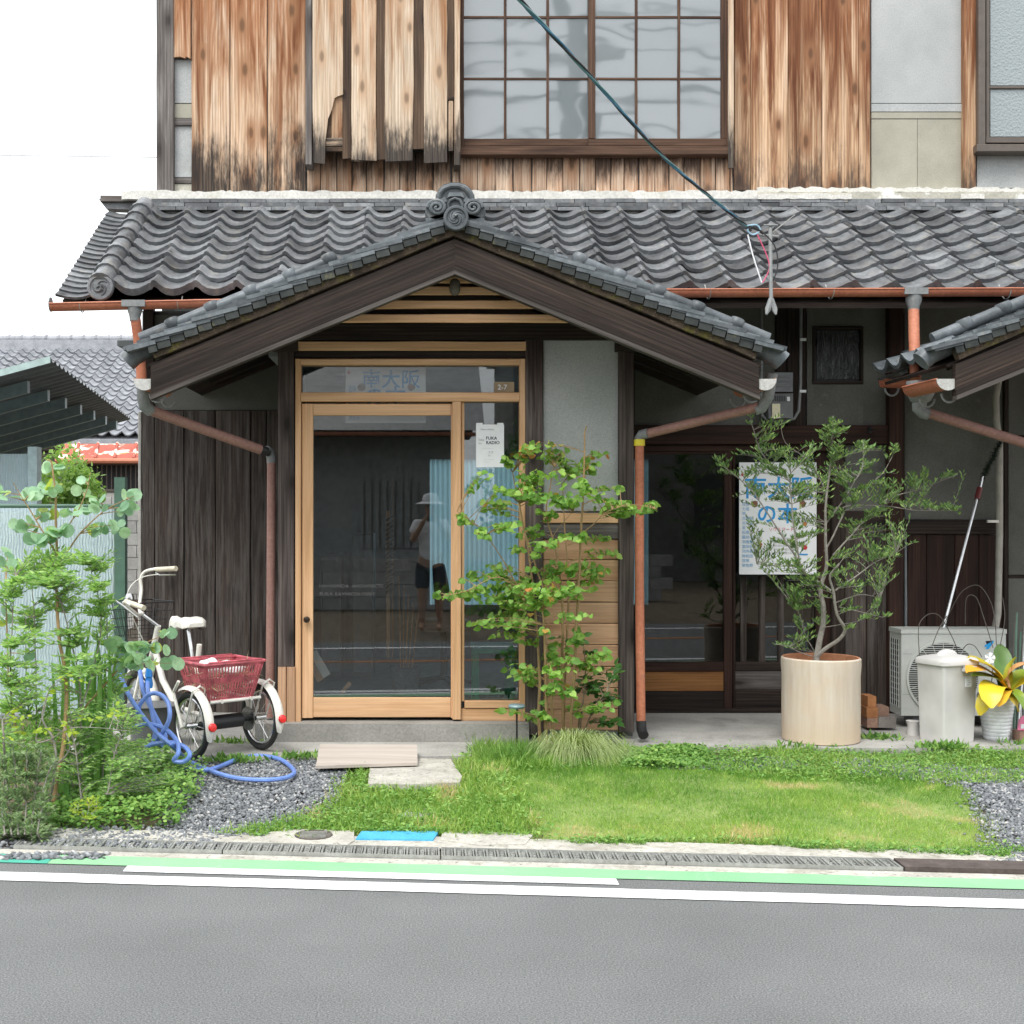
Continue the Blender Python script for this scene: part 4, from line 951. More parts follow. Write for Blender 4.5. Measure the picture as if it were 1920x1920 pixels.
# ---------- right of the porch
rw = MB().box(P(1185, 0, YW).x, 6.0, YW + .06, YW + .1, P(0, 797, YW).z, 2.95).build('right_wall', INWALL, H)
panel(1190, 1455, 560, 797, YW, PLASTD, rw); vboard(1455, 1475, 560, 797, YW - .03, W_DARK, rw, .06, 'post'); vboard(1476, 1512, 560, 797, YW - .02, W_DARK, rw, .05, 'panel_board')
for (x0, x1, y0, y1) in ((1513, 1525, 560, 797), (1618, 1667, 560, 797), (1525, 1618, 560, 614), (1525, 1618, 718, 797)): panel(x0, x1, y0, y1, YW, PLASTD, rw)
vn = MB().box(P(1523, 0, YW).x, P(1620, 0, YW).x, YW + .02, YW + .04, P(0, 720, YW).z, P(0, 612, YW).z).build('vent_window', BLACK, H)
for (x0, x1, y0, y1) in ((1524, 1529, 614, 718), (1614, 1619, 614, 718)): vboard(x0, x1, y0, y1, YW - .012, W_DARK, vn, .03, 'frame')
for (x0, x1, y0, y1) in ((1524, 1619, 612, 617), (1524, 1619, 714, 720)): hboard(x0, x1, y0, y1, YW - .014, W_DARK, vn, .03, 'frame')
m_, t_, b_ = newmat('film_glass'); setc(t_, b_, (.03, .035, .035)); b_.inputs['Roughness'].default_value = .25; bump(t_, b_, noise(t_, coords(t_, (14, 1, 3)), 2, 3, .6, 2), 1, .02)
panel(1532, 1611, 620, 711, YW + .012, m_, vn, .005, 'pane')
hboard(1187, 1667, 797, 833, YW - .05, W_RED, rw, .12, 'lintel'); hboard(1190, 1560, 834, 846, YW - .02, W_RED, rw, .08, 'track')
vboard(1667, 1695, 556, 1372, YW - .07, W_RED, rw, .14, 'post', seg=14)
hboard(1190, 1600, 1330, 1340, YW - .05, W_DARK, rw, .10, 'track')
# sliding doors
sd1 = vboard(1357, 1373, 846, 1331, YW - .012, W_RED, H, .03, 'sliding_door')
hboard(1205, 1356.5, 1241, 1259, YW - .012, W_RED, sd1, .03, 'rail'); hboard(1205, 1356.5, 1259.5, 1296, YW - .006, W_ORANGE, sd1, .02, 'kick_panel'); hboard(1205, 1356.5, 1296.5, 1331, YW - .012, W_DARK, sd1, .03, 'bottom_rail')
hboard(1205, 1356.5, 846, 852, YW - .012, W_RED, sd1, .03, 'rail'); vboard(1191, 1204.5, 846, 1331, YW - .012, W_RED, sd1, .03, 'stile'); panel(1203, 1358, 851, 1242, YW + .004, GLD, sd1, .005, 'glass')
sd2 = vboard(1374, 1379, 846, 1331, YW + .024, W_RED, H, .03, 'sliding_door')
vboard(1530, 1560, 846, 1331, YW + .02, W_RED, sd2, .03, 'stile'); hboard(1379, 1530, 1241, 1258, YW + .02, W_DARK, sd2, .03, 'rail'); hboard(1379, 1530, 1258.5, 1293, YW + .026, W_GREY, sd2, .02, 'kick_panel')
hboard(1379, 1530, 1293.5, 1331, YW + .02, W_DARK, sd2, .03, 'bottom_rail'); panel(1378, 1531, 846, 1242, YW + .045, GLD, sd2, .005, 'glass')
for x in (1394, 1429, 1464, 1500): vboard(x - 6, x + 6, 1080, 1241, YW + .035, W_SIDE, sd2, .01, 'lattice_bar')
# boards and plaster right of the doors
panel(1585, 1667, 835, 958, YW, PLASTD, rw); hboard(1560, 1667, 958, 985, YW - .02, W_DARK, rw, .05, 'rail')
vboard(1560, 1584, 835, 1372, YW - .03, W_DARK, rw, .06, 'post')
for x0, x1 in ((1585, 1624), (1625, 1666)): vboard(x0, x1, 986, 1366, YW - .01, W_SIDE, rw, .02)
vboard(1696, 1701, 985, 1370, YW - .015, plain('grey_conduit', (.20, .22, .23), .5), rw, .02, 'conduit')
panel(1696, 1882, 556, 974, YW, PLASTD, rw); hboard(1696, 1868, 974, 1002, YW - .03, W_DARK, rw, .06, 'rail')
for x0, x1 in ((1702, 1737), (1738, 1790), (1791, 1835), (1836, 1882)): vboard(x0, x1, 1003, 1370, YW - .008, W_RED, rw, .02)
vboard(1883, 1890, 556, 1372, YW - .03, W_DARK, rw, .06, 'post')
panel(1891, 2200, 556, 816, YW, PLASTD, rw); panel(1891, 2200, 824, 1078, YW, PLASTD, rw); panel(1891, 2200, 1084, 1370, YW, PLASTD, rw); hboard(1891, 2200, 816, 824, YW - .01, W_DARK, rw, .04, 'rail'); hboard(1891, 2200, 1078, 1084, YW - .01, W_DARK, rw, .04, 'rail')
MB().box(P(1695, 0, YW).x, 6.0, YW + .04, YW + .06, .1, P(0, 797, YW).z).build('wall_core', INWALL, rw)
MB().box(P(1560, 0, YW).x, P(1695, 0, YW).x, YW + .06, YW + .08, .1, P(0, 797, YW).z).build('wall_core', INWALL, rw)
# insulator on the lintel, patch
MB().lathe([(.012, 0), (.02, .01), (.012, .02), (.022, .03), (.014, .045)], P(1631, 800, YW - .09), (0, 0, -1), 12).build('insulator', BLACK, rw, True)
# bay interior shell: ceiling, sides, back with the light sheet
room = MB()
room.box(-2.2, 6.0, YW + .02, 12.6, 2.7, 2.74); room.box(-1.0, P(1180, 0, YD).x, YD + .09, YW + .05, 2.5, 2.53)
room.box(P(265, 0, YW).x + .0, P(265, 0, YW).x + .06, YW + .1, 12.6, .1, 2.7); room.box(5.9, 6.0, YW + .1, 12.6, .1, 2.7)
YBK = 12.5; xl, xr = P(806, 0, YBK).x, P(1217, 0, YBK).x; zt2, zb2 = P(0, 861, YBK).z, .62
room.box(P(265, 0, YW).x, xl, YBK, YBK + .08, .1, 2.7); room.box(xr, 6.0, YBK, YBK + .08, .1, 2.7); room.box(xl, xr, YBK, YBK + .08, zt2, 2.7); room.box(xl, xr, YBK, YBK + .08, .1, zb2)
room.build('interior_shell', INWALL, H)
MB().box(-2.1, 6.5, YU + .16, 15, 6.4, 6.5).build('upper_roof', TILE, H)
sh = MB(); n = 90; vs = []
for i in range(n + 1):
    x = xl + (xr - xl) * i / n; y = YBK + .03 + .012 * math.cos(i * math.pi)
    vs += [(x, y, zb2), (x, y, zt2)]
sh.add(vs, [(2 * i, 2 * i + 2, 2 * i + 3, 2 * i + 1) for i in range(n)]); sh.build('translucent_sheet', SHEET, H, label='pale blue corrugated translucent sheet in the back wall')
# ---------- porch pipes
el = lambda c, r=.042: MB().lathe([(.001, -r), (r * .7, -r * .7), (r, 0), (r * .7, r * .7), (.001, r)], c, (0, 0, 1), 14, False, False)
pl = pipe([P(268, 718, 7.5), P(268, 745, 7.5), P(272, 762, 7.52), P(282, 770, 7.56)], .036, GREYP, H, 'pipe_elbow')
pipe([P(278, 768, 7.55), P(488, 843, 8.0)], .031, PIPE, H); pipe([P(484, 841, 7.99), P(504, 848, 8.04)], .028, BLACK, H, 'coupling')
pipe([P(499, 845, 8.03), P(506, 848, 8.06), P(509, 858, 8.07), P(509, 868, 8.07)], .032, GREYP, H, 'pipe_elbow'); pipe([P(509, 866, 8.07), P(508, 1100, 8.06), P(506, 1345, 8.05)], .029, PIPE, H)
pipe([P(1448, 700, 7.5), P(1440, 745, 7.52), P(1428, 765, 7.55), P(1416, 768, 7.56)], .034, GREYP, H, 'pipe_elbow')
pipe([P(1422, 763, 7.55), P(1210, 814, 7.92)], .029, PIPE, H); pipe([P(1216, 812, 7.9), P(1203, 815, 7.93), P(1199, 822, 7.94), P(1199, 832, 7.94)], .031, GREYP, H, 'pipe_elbow')
MB().tube([P(1199, 824, 7.94), P(1199, 836, 7.94)], .034, 14).build('yellow_tape', plain('yellow_tape', (.75, .62, .03), .4), H, True)
pipe([P(1199, 834, 7.94), P(1199, 1100, 7.92), P(1202, 1360, 7.9)], .028, GUT, H); pipe([P(1202, 1352, 7.9), P(1203, 1368, 7.89), P(1207, 1379, 7.84)], .031, BLACK, H, 'pipe_elbow')
c = P(1726, 715, 7.9); q = MB(); q.lathe([(.085, 0), (.085, -.07), (.06, -.12), (.036, -.135), (.036, -.18)], c, (0, 0, 1), 18); q.build('hopper', GREYP, H, True)
pipe([P(1722, 755, 7.9), P(1722, 766, 7.9), P(1730, 774, 7.9), P(1740, 776, 7.9)], .038, GREYP, H, 'pipe_elbow'); pipe([P(1733, 772, 7.9), P(1945, 838, 7.95)], .031, PIPE, H)
# gutter stub toward the left of the second porch
gutter(P(1653, 713, 8.6), P(1712, 715, 8.6), .05, GUT, H); hq = MB(); c = P(1672, 728, 8.55)
hq.tube([c + Vector((.045 * math.cos(t_), 0, -.05 * math.sin(t_))) for t_ in [i * math.pi / 7 for i in range(8)]], .007, 6); hq.build('hook', GREYP, H, True)
for k in range(3): MB().obox(P(1676 + k * 14, 704 - k * 6, 8.62), (.035, 0, .012), (0, .2, 0), (-.004, 0, .012)).build('eave_tile', TILE, H)
# meter
mt2 = MB().box(P(1441, 0, 8.9).x, P(1487, 0, 8.9).x, 8.9, 9.06, P(0, 784, 8.9).z, P(0, 737, 8.9).z).build('electric_meter', PLASTICG, H)
MB().box(P(1449, 0, 8.89).x, P(1485, 0, 8.89).x, 8.87, 8.92, P(0, 735, 8.89).z, P(0, 699, 8.89).z).build('cover', plain('meter_cover', (.15, .16, .17), .25), mt2)
panel(1448, 1463, 757, 784, 8.885, plain('cream_label', (.66, .62, .44), .6), mt2, .012, 'label_plate'); panel(1476, 1481, 744, 752, 8.885, PAPER, mt2, .01, 'seal')
for k in range(6): panel(1449 + k * 4.2, 1450.5 + k * 4.2, 742, 752, 8.893, BLACK, mt2, .006, 'slot')
for k in range(3): panel(1451, 1480, 704 + k * 9, 707 + k * 9, 8.865, PLASTICG, mt2, .006, 'louvre')
pipe([P(1502, 556, 8.98), P(1501, 720, 8.98), P(1498, 770, 8.98), P(1489, 785, 8.98), P(1470, 788, 8.98), P(1440, 789, 8.98), P(1430, 780, 8.98), P(1428, 740, 8.98), P(1428, 560, 8.98)], .011, plain('grey_cable', (.22, .23, .23), .5), H, 'meter_cable')
for y in (634, 731): panel(1500, 1512, y, y + 5, 8.96, PAPER, H, .006, 'cable_clip')
pipe([P(1874, 700, 8.95), P(1867, 745, 8.95), P(1868, 790, 8.95), P(1874, 830, 8.95), P(1874, 1000, 8.95), P(1871, 1150, 8.92), P(1866, 1178, 8.85)], .024, plain('beige_duct', (.40, .38, .33), .5), H, 'aircon_duct')
panel(1852, 1880, 975, 980, 8.93, WHITE, H, .02, 'duct_clamp')

# ================================================================ THINGS BY THE HOUSE
ZP = .1      # top of the concrete apron
t_ = thing('plywood_board', 'pale plywood board laid on the ground in front of the pine door', 'board', G(688, 1415, .1))
pts = [G(592, 1436, .118), G(783, 1430, .118), G(782, 1396, .16), G(600, 1395, .16)]
q = MB(); q.add([p for p in pts] + [p - Vector((0, 0, .016)) for p in pts], [(0, 1, 2, 3), (7, 6, 5, 4), (0, 4, 5, 1), (1, 5, 6, 2), (2, 6, 7, 3), (3, 7, 4, 0)])
q.build('board', W_PLY, t_)
# terracotta pot with the olive
pc = Vector(((1539 - 800) / F * 7.97, 7.97, ZP))
pot = thing('terracotta_pot', 'large pale cylindrical terracotta pot holding the olive tree', 'plant pot', pc)
q = MB(); q.lathe([(.228, 0), (.236, .006), (.237, .25), (.236, .40), (.241, .47), (.240, .508), (.232, .516)], pc, n=48, cap1=False); q.build('body', TERRA, pot, True)
q = MB(); q.lathe([(.232, .516), (.222, .512), (.218, .47), (.214, .44)], pc, n=48, cap0=False, cap1=False); q.build('rim', TERRAI, pot, True)
q = MB(); q.lathe([(.216, .468), (.15, .478), (.05, .485), (.001, .488)], pc, n=40, cap0=False, cap1=False); q.build('soil', SOIL, pot, True)
# air conditioner outdoor unit
YA = 8.4
def pa_(x, y, Y=YA): return P(x, y, Y)
a0, a1 = pa_(1690, 1342), pa_(1886, 1188)
ac = thing('air_conditioner', 'grey white air conditioner outdoor unit standing behind the bin', 'air conditioner', ((a0.x + a1.x) / 2, YA + .14, ZP))
q = MB(); q.box(a0.x, a1.x, YA, YA + .21, a0.z, a1.z); q.build('casing', ACW, ac)
MB().box(a0.x - .004, a1.x + .004, YA - .006, YA + .215, a1.z, a1.z + .028).build('lid', ACW, ac)
fc = pa_(1768, 1271); fr_ = .232
q = MB(); q.lathe([(fr_ + .012, .0), (fr_ + .010, .010), (fr_ - .004, .010), (fr_ - .004, 0)], fc + Vector((0, -.001, 0)), (0, -1, 0), 48, False, False); q.build('fan_ring', ACW, ac, True)
MB().lathe([(fr_, .0015), (.001, .0015)], fc, (0, -1, 0), 40, False, False).build('fan_opening', BLACK, ac)
q = MB()
for k in range(-16, 17):
    z = fc.z + k * .0138; h = math.sqrt(max(0, fr_ ** 2 - (z - fc.z) ** 2))
    if h > .01: q.obox((fc.x, YA - .010, z), (h, 0, 0), (0, .002, 0), (0, 0, .0022))
for k in range(10):
    an = math.pi * k / 10; q.obox((fc.x, YA - .0075, fc.z), (math.cos(an) * fr_, 0, math.sin(an) * fr_), (0, .001, 0), (-math.sin(an) * .0018, 0, math.cos(an) * .0018))
q.build('grille', ACW, ac)
for z in (1226, 1302):
    p = pa_(1700, z); MB().box(a0.x + .01, a0.x + .07, YA - .0015, YA, p.z - .001, p.z + .001).build('seam', GREYP, ac)
# side intake, seen obliquely on the left
q = MB(); x = a0.x - .0015
for k in range(12):
    zz = a0.z + .06 + k * .037; q.box(x - .002, x, YA + .03, YA + .19, zz, zz + .028)
q.build('side_intake', BLACK, ac)
q = MB()
for k in range(5): q.box(x - .006, x - .002, YA + .03 + k * .038, YA + .037 + k * .038, a0.z + .05, a0.z + .5)
q.build('side_grille', ACW, ac)
for x in (a0.x + .09, a1.x - .12): MB().box(x, x + .06, YA + .02, YA + .2, ZP, a0.z - .001).build('foot', PLASTICG, ac)
lg = a_l = lambda x, y: (P(x, y, YA).x, P(x, y, YA).z)
MB().prism([lg(1848, 1202), lg(1862, 1201), lg(1857, 1206), lg(1850, 1209)][::1], YA - .002, YA).build('badge', plain('navy_badge', (.01, .015, .03), .4), ac)
MB().prism([lg(1852, 1207), lg(1863, 1201), lg(1862, 1206), lg(1853, 1217), lg(1848, 1217), lg(1851, 1211), lg(1845, 1213), lg(1847, 1209)], YA - .003, YA - .0005).build('badge', plain('cyan_badge', (.02, .35, .75), .4), ac)
for k, x in enumerate((1700, 1712)):
    MB().lathe([(.04, 0), (.035, .06), (.045, .09)], G(x, 1378, ZP), n=12).build('foot_block', WHITEB, ac, True) if k else None
# bin
YBn = 7.86
b0 = Vector(((1785 - 800) / F * YBn, YBn + .08, ZP))
bn = thing('waste_bin', 'dirty white plastic bin with a domed lid in front of the air conditioner', 'bin', b0)
BS = .93
def rrect(hx, hy, r, z, n=4):
    o = []
    for (sx, sy, a0_) in ((1, 1, 0), (-1, 1, 90), (-1, -1, 180), (1, -1, 270)):
        for k in range(n + 1):
            an = R(a0_ + 90 * k / n); o.append(Vector((sx * (hx - r) + r * math.cos(an), sy * (hy - r) + r * math.sin(an), z)))
    return o
def loft(rings, c, rz=0, cap0=True, cap1=True):
    Rm = Matrix.Rotation(rz, 3, 'Z'); q = MB(); n = len(rings[0]); vs = [Vector(c) + Rm @ (p * BS) for r in rings for p in r]
    fs = [(i * n + k, i * n + (k + 1) % n, (i + 1) * n + (k + 1) % n, (i + 1) * n + k) for i in range(len(rings) - 1) for k in range(n)]
    if cap0: fs.append(tuple(range(n - 1, -1, -1)))
    if cap1: fs.append(tuple(range((len(rings) - 1) * n, len(rings) * n)))
    return q.add(vs, fs)
rz = R(24)
bn_b = loft([rrect(.135, .105, .016, 0), rrect(.137, .108, .016, .02), rrect(.150, .122, .018, .50), rrect(.152, .124, .018, .515)], b0, rz); bn_b.build('body', WHITEB, bn, True)
loft([rrect(.160, .132, .04, .508), rrect(.166, .138, .042, .515), rrect(.166, .138, .042, .54), rrect(.155, .127, .04, .555), rrect(.09, .07, .03, .572), rrect(.05, .035, .02, .578)], b0, rz).build('lid', WHITEB, bn, True)
Rz = Matrix.Rotation(rz, 3, 'Z')
q = MB(); q.tube([b0 + BS * Rz @ Vector((.075 * math.cos(a), 0, .545 + .035 * math.sin(a))) for a in [i * math.pi / 10 for i in range(11)]], [.022, .022, .024, .026, .028, .028, .028, .026, .024, .022, .022], 8); q.build('lid_handle', WHITEB, bn, True)
fx = Rz @ Vector((0, -.125, 0))
q = MB(); cF = b0 + BS * Rz @ Vector((.06, -.14, .485)); q.obox(cF, Rz @ Vector((.055, 0, 0)), Rz @ Vector((0, .014, 0)), (0, 0, .009)); q.obox(cF + Vector((0, 0, .014)), Rz @ Vector((.048, 0, 0)), Rz @ Vector((0, .01, 0)), (0, 0, .006)); q.build('latch', WHITEB, bn)
cF = b0 + BS * Rz @ Vector((.06, -.1245, .405)); q = MB(); q.obox(cF, Rz @ Vector((.026, 0, 0)), Rz @ Vector((0, .002, .00)), (0, 0, .034)); q.build('sticker', PAPER, bn)
q = MB()
for k in range(4): q.obox(cF + Rz @ Vector((random.uniform(-.008, .008), -.003, .022 - k * .014)), Rz @ Vector((.010, 0, 0)), Rz @ Vector((0, .0006, 0)), (0, 0, .002))
q.build('sticker_print', LETTER, bn)
# white ribbed pot + orchid
wp = Vector(((1868 - 800) / F * 7.98, 7.98, ZP)); wpt = thing('white_pot', 'white ribbed conical flower pot right of the bin', 'plant pot', wp)
prof = [(.072, 0)]
for k in range(12):
    h0 = .005 + k * .0225; r0 = .075 + k * .0031; prof += [(r0, h0), (r0 + .003, h0 + .008), (r0 + .003, h0 + .015), (r0, h0 + .0215)]
prof += [(.114, .285), (.106, .283), (.10, .25)]
MB().lathe(prof, wp, n=32, cap1=False).build('body', POTW, wpt, True); MB().lathe([(.102, .262), (.001, .27)], wp, n=20, cap0=False, cap1=False).build('soil', SOIL, wpt, True)
orc = thing('orchid', 'orchid with broad yellowing leaves in the white ribbed pot', 'plant', wp + Vector((0, 0, .26)))
m, t, bs = newmat('orchid_leaf'); ORC = m
oi = nd(t, 'ShaderNodeObjectInfo'); n1 = noise(t, coords(t), 6, 3)
col = ramp(t, mth(t, 'ADD', oi.outputs['Random'], mth(t, 'MULTIPLY', mth(t, 'SUBTRACT', n1, .5), .5)), [(0, (.16, .26, .03)), (.25, (.50, .46, .03)), (.8, (.78, .55, .03)), (1, (.75, .34, .05))])
setc(t, bs, col); bs.inputs['Roughness'].default_value = .4
GRL = plain('green_orchid_leaf', (.09, .19, .03), .4); BRN = plain('withered_leaf', (.62, .33, .14), .7)
def bigleaf(p, mid, tip, wd, mat, cup=.02, parent=orc):
    p, mid, tip = map(Vector, (p, mid, tip)); n = 8; vs = []; sd = None
    for i in range(n + 1):
        t_ = i / n; c = p * (1 - t_) ** 2 + mid * 2 * t_ * (1 - t_) + tip * t_ * t_
        tg = (mid - p) * (1 - t_) + (tip - mid) * t_; s_ = tg.cross(Vector((0, -.35, 1))); s_ = s_.normalized() if s_.length > 1e-4 else Vector((1, 0, 0)); up = s_.cross(tg).normalized()
        w_ = wd * (max(.02, 1 - abs(2 * (.08 + .92 * t_) - 1) ** 3) ** .5)
        vs += [c - s_ * w_ + up * cup, c - s_ * w_ * .5 + up * cup * .3, c, c + s_ * w_ * .5 + up * cup * .3, c + s_ * w_ + up * cup]
    fs = [(i * 5 + k, i * 5 + k + 1, i * 5 + k + 6, i * 5 + k + 5) for i in range(n) for k in range(4)]
    q = MB().add(vs, fs); o = q.build('leaf', mat, parent, True); return o
O = lambda x, y, Y=7.95: P(x, y, Y)
ob = O(1887, 1296)
for pts, wd, mt in (((ob, O(1850, 1235, 7.9), O(1812, 1262, 7.75)), .042, ORC), ((ob, O(1878, 1285, 7.75), O(1872, 1325, 7.72)), .035, ORC), ((ob, O(1868, 1240), O(1815, 1237, 7.85)), .050, ORC), ((ob, O(1876, 1262), O(1822, 1268, 7.75)), .03, ORC), ((ob, O(1850, 1262, 7.75), O(1858, 1328, 7.70)), .050, ORC), ((ob, O(1848, 1290, 7.75), O(1838, 1341, 7.8)), .035, ORC),
                    ((ob, O(1885, 1250, 8.05), O(1872, 1208, 8.12)), .042, GRL), ((ob, O(1890, 1250), O(1906, 1234, 7.9)), .02, ORC), ((ob, O(1905, 1258), O(1935, 1262)), .03, ORC), ((ob, O(1910, 1276), O(1938, 1275)), .028, ORC),
                    ((ob, O(1912, 1290, 7.8), O(1925, 1340, 7.8)), .026, ORC), ((ob, O(1900, 1300, 7.8), O(1908, 1335, 7.85)), .025, ORC), ((ob, O(1884, 1250, 7.9), O(1925, 1246, 7.85)), .025, BRN), ((ob, O(1868, 1296), O(1845, 1300, 7.85)), .022, BRN)):
    bigleaf(*pts, wd * 1.45, mt, .012)
STEM = plain('dry_stem', (.075, .065, .055), .7)
for pts in (((1868, 1210), (1866, 1170), (1858, 1130), (1835, 1098), (1805, 1108), (1785, 1140), (1768, 1175)), ((1862, 1215), (1845, 1160), (1830, 1120), (1812, 1122), (1810, 1170)), ((1875, 1212), (1884, 1160), (1880, 1120)), ((1841, 1232), (1828, 1212), (1815, 1208), (1806, 1216)),
            ((1724, 1232), (1722, 1180), (1730, 1160), (1748, 1150), (1766, 1160), (1790, 1205), (1796, 1228)), ((1748, 1210), (1760, 1180), (1775, 1155)), ((1900, 1230), (1902, 1190), (1905, 1150)), ((1858, 1285), (1861, 1260), (1858, 1245))):
    MB().tube(smooth([O(x, y, 8.0 + .03 * i) for i, (x, y) in enumerate(pts)], 5), .0028, 5).build('flower_stem', STEM, orc, True)
q = MB()
for k in range(6):
    an = k * 1.05; c = O(1856, 1234, 7.8); q.add([c, c + Vector((.03 * math.cos(an), -.01, .035 * math.sin(an))), c + Vector((.034 * math.cos(an + .5), .005, .036 * math.sin(an + .5))), c + Vector((.03 * math.cos(an + 1), -.012, .03 * math.sin(an + 1)))], [(0, 1, 2), (0, 2, 3)])
q.build('flower', PAPER, orc, True)
# bricks
for (x0, x1, y0, y1, dy, mt, lb) in ((1625, 1645, 1346, 1364, 0, BRICKR, 'brown block at the lower left of the small stack by the air conditioner'), (1646, 1679, 1344, 1364, .0, rough_mat('grey_brick', (.17, .15, .14), (.26, .24, .22), 8, .9, 80, .5), 'grey brown block lying at the lower right of the small stack'),
                                 (1624, 1645, 1326, 1345.4, 0, BRICKO, 'bright orange block in the middle of the small stack'), (1646, 1668, 1326, 1343.4, .02, BRICKR, 'reddish brown block above the grey one in the small stack'),
                                 (1627, 1643, 1306, 1325.4, .01, BRICKO, 'orange block standing topmost on the small stack')):
    pa, pb = P(x0, y1, 8.3), P(x1, y0, 8.3); zb = max(ZP, pa.z)
    MB().obox(((pa.x + pb.x) / 2, 8.36 + dy, (zb + pb.z) / 2), ((pb.x - pa.x) / 2, .0, 0), (0, .07, 0), (0, 0, (pb.z - zb) / 2)).build('brick', mt, None, label=lb, cat='brick', group='blocks piled beside the air conditioner')
# duster pole
dp = thing('long_duster', 'long silver pole with a dark green bushy head leaning against the wall', 'duster', P(1768, 1176, 8.55))
MB().tube([P(1768, 1180, 8.55), P(1833, 930, 8.80)], .0105, 10).build('pole', plain('aluminium', (.62, .63, .64), .3, .9), dp, True)
MB().tube([P(1832, 936, 8.79), P(1837, 915, 8.82)], .019, 10).build('collar', plain('dark_red', (.16, .03, .03), .4), dp, True)
MB().tube([P(1837, 916, 8.82), P(1842, 893, 8.84)], .012, 10).build('neck', CHROME, dp, True)
q = MB(); pa, pb = P(1843, 895, 8.84), P(1876, 828, 8.90)
for k in range(420):
    u = random.random(); c = pa.lerp(pb, u); d = Vector((random.gauss(0, 1), random.gauss(0, 1), random.gauss(0, 1))).normalized() * .03; c2 = c + d
    s_ = d.cross((pb - pa)).normalized() * .0035; q.add([c - s_, c + s_, c2 + s_ * .5, c2 - s_ * .5], [(0, 1, 2, 3)])
q.build('bristles', plain('dark_green_fibre', (.018, .035, .022), .9), dp)
# rods and pink tag on the right edge
rd = thing('rod_bundle', 'thin metal and green plastic rods leaning at the right edge behind the pink tag', 'rods', P(1915, 1378, 8.0))
for k, (x0, x1, mt) in enumerate(((1905, 1914, GREENPOST), (1911, 1922, STEEL), (1916, 1930, PLASTICG), (1901, 1906, GREENPOST), (1908, 1928, CHROME))):
    MB().tube([P(x0, 1385 - k * 3, 8.02), P(x1, 1185 - k * 12, 8.25)], .006 + .002 * (k % 2), 7).build('rod', mt, rd, True)
pk = thing('pink_tag', 'small pink plastic tag with a label at the right edge', 'tag', P(1916, 1372, 7.9))
q = MB(); q.prism([(P(x, y, 7.9).x, P(x, y, 7.9).z) for x, y in ((1909, 1369), (1912, 1350), (1918, 1343), (1934, 1343), (1934, 1370))], 7.9, 7.915); q.build('plate', PINK, pk); panel(1914, 1930, 1358, 1366, 7.898, PAPER, pk, .001, 'label_print')
bs_ = thing('tan_block', 'tan block under the pink tag at the right edge', 'block', P(1920, 1390, 7.9)); MB().box(P(1909, 0, 7.9).x, P(1960, 0, 7.9).x, 7.88, 7.98, ZP, P(0, 1371, 7.9).z).build('block', BRICKR, bs_)
# solar light
sl = thing('garden_light', 'small round grey blue garden light on a stake left of the young tree', 'garden light', P(970, 1410, 7.65))
c = P(969, 1324, 7.65); q = MB(); q.lathe([(.006, -.02), (.045, -.012), (.052, 0), (.045, .010), (.012, .014)], c, (0, 0, 1), 20); q.build('head', plain('light_head', (.20, .29, .31), .35), sl, True)
MB().tube([c, Vector((c.x, c.y, .06))], .006, 6).build('stake', BLACK, sl, True)
# blue green object interior: table, chair, rack, bucket, ladder, boxes
tb = thing('green_table', 'small green wooden table seen through the narrow side window', 'table', P(925, 1290, 8.9))
MB().box(P(886, 0, 8.9).x, P(966, 0, 8.9).x, 8.85, 9.35, P(0, 1224, 8.9).z, P(0, 1216, 8.9).z).build('table_top', GREENW, tb)
for x in (893, 958):
    for y in (8.9, 9.3): MB().box(P(x, 0, 8.9).x - .02, P(x, 0, 8.9).x + .02, y - .02, y + .02, .1, P(0, 1225, 8.9).z).build('leg', GREENW, tb)
ch = thing('office_chair', 'black office chair seen through the glass of the pine door', 'chair', P(835, 1240, 10.2) * 1)
MB().tube([P(822, 1060, 10.2), P(826, 1090, 10.15), P(832, 1140, 10.15), P(838, 1170, 10.2)], [.05, .06, .07, .06], 8).build('backrest', BLACK, ch, True)
q = MB(); c = P(832, 1180, 10.4); q.lathe([(.2, 0), (.24, .03), (.24, .06), (.2, .08)], c, n=20); q.build('seat', BLACK, ch, True); MB().tube([c, Vector((c.x, c.y, .16))], .03, 8).build('stem', BLACK, ch, True)
q = MB()
for k in range(5): q.tube([Vector((c.x, c.y, .18)), Vector((c.x + .28 * math.cos(k * 1.257), c.y + .28 * math.sin(k * 1.257), .13))], .018, 6)
q.build('base', BLACK, ch, True)
rk = thing('wooden_rack', 'slim pale wooden pole rack with pegs standing inside behind the door glass', 'rack', P(728, 1200, 9.6))
vboard(724, 731, 958, 1235, 9.6, W_PINE2, rk, .03, 'pole'); vboard(735, 737, 900, 1235, 9.7, W_PINE2, rk, .01, 'pole')
for k in range(16): y = 968 + k * 9; MB().tube([P(724, y + 8, 9.58), P(736, y, 9.5)], .008, 5).build('peg', W_SIDE, rk)
bk = thing('bucket', 'grey basket with sticks standing on the floor inside behind the door glass', 'bucket', P(760, 1200, 10)); MB().lathe([(.09, 0), (.13, .22), (.14, .22)], Vector((P(760, 0, 10).x, 10, .1)), n=20, cap1=False).build('body', GREYP, bk, True)
for k in range(5): MB().tube([Vector((P(752 + k * 4, 0, 10).x, 10, .15)), P(748 + k * 9, 1080 + k * 17, 10.1)], .006, 5).build('stick', W_PINE2, bk)
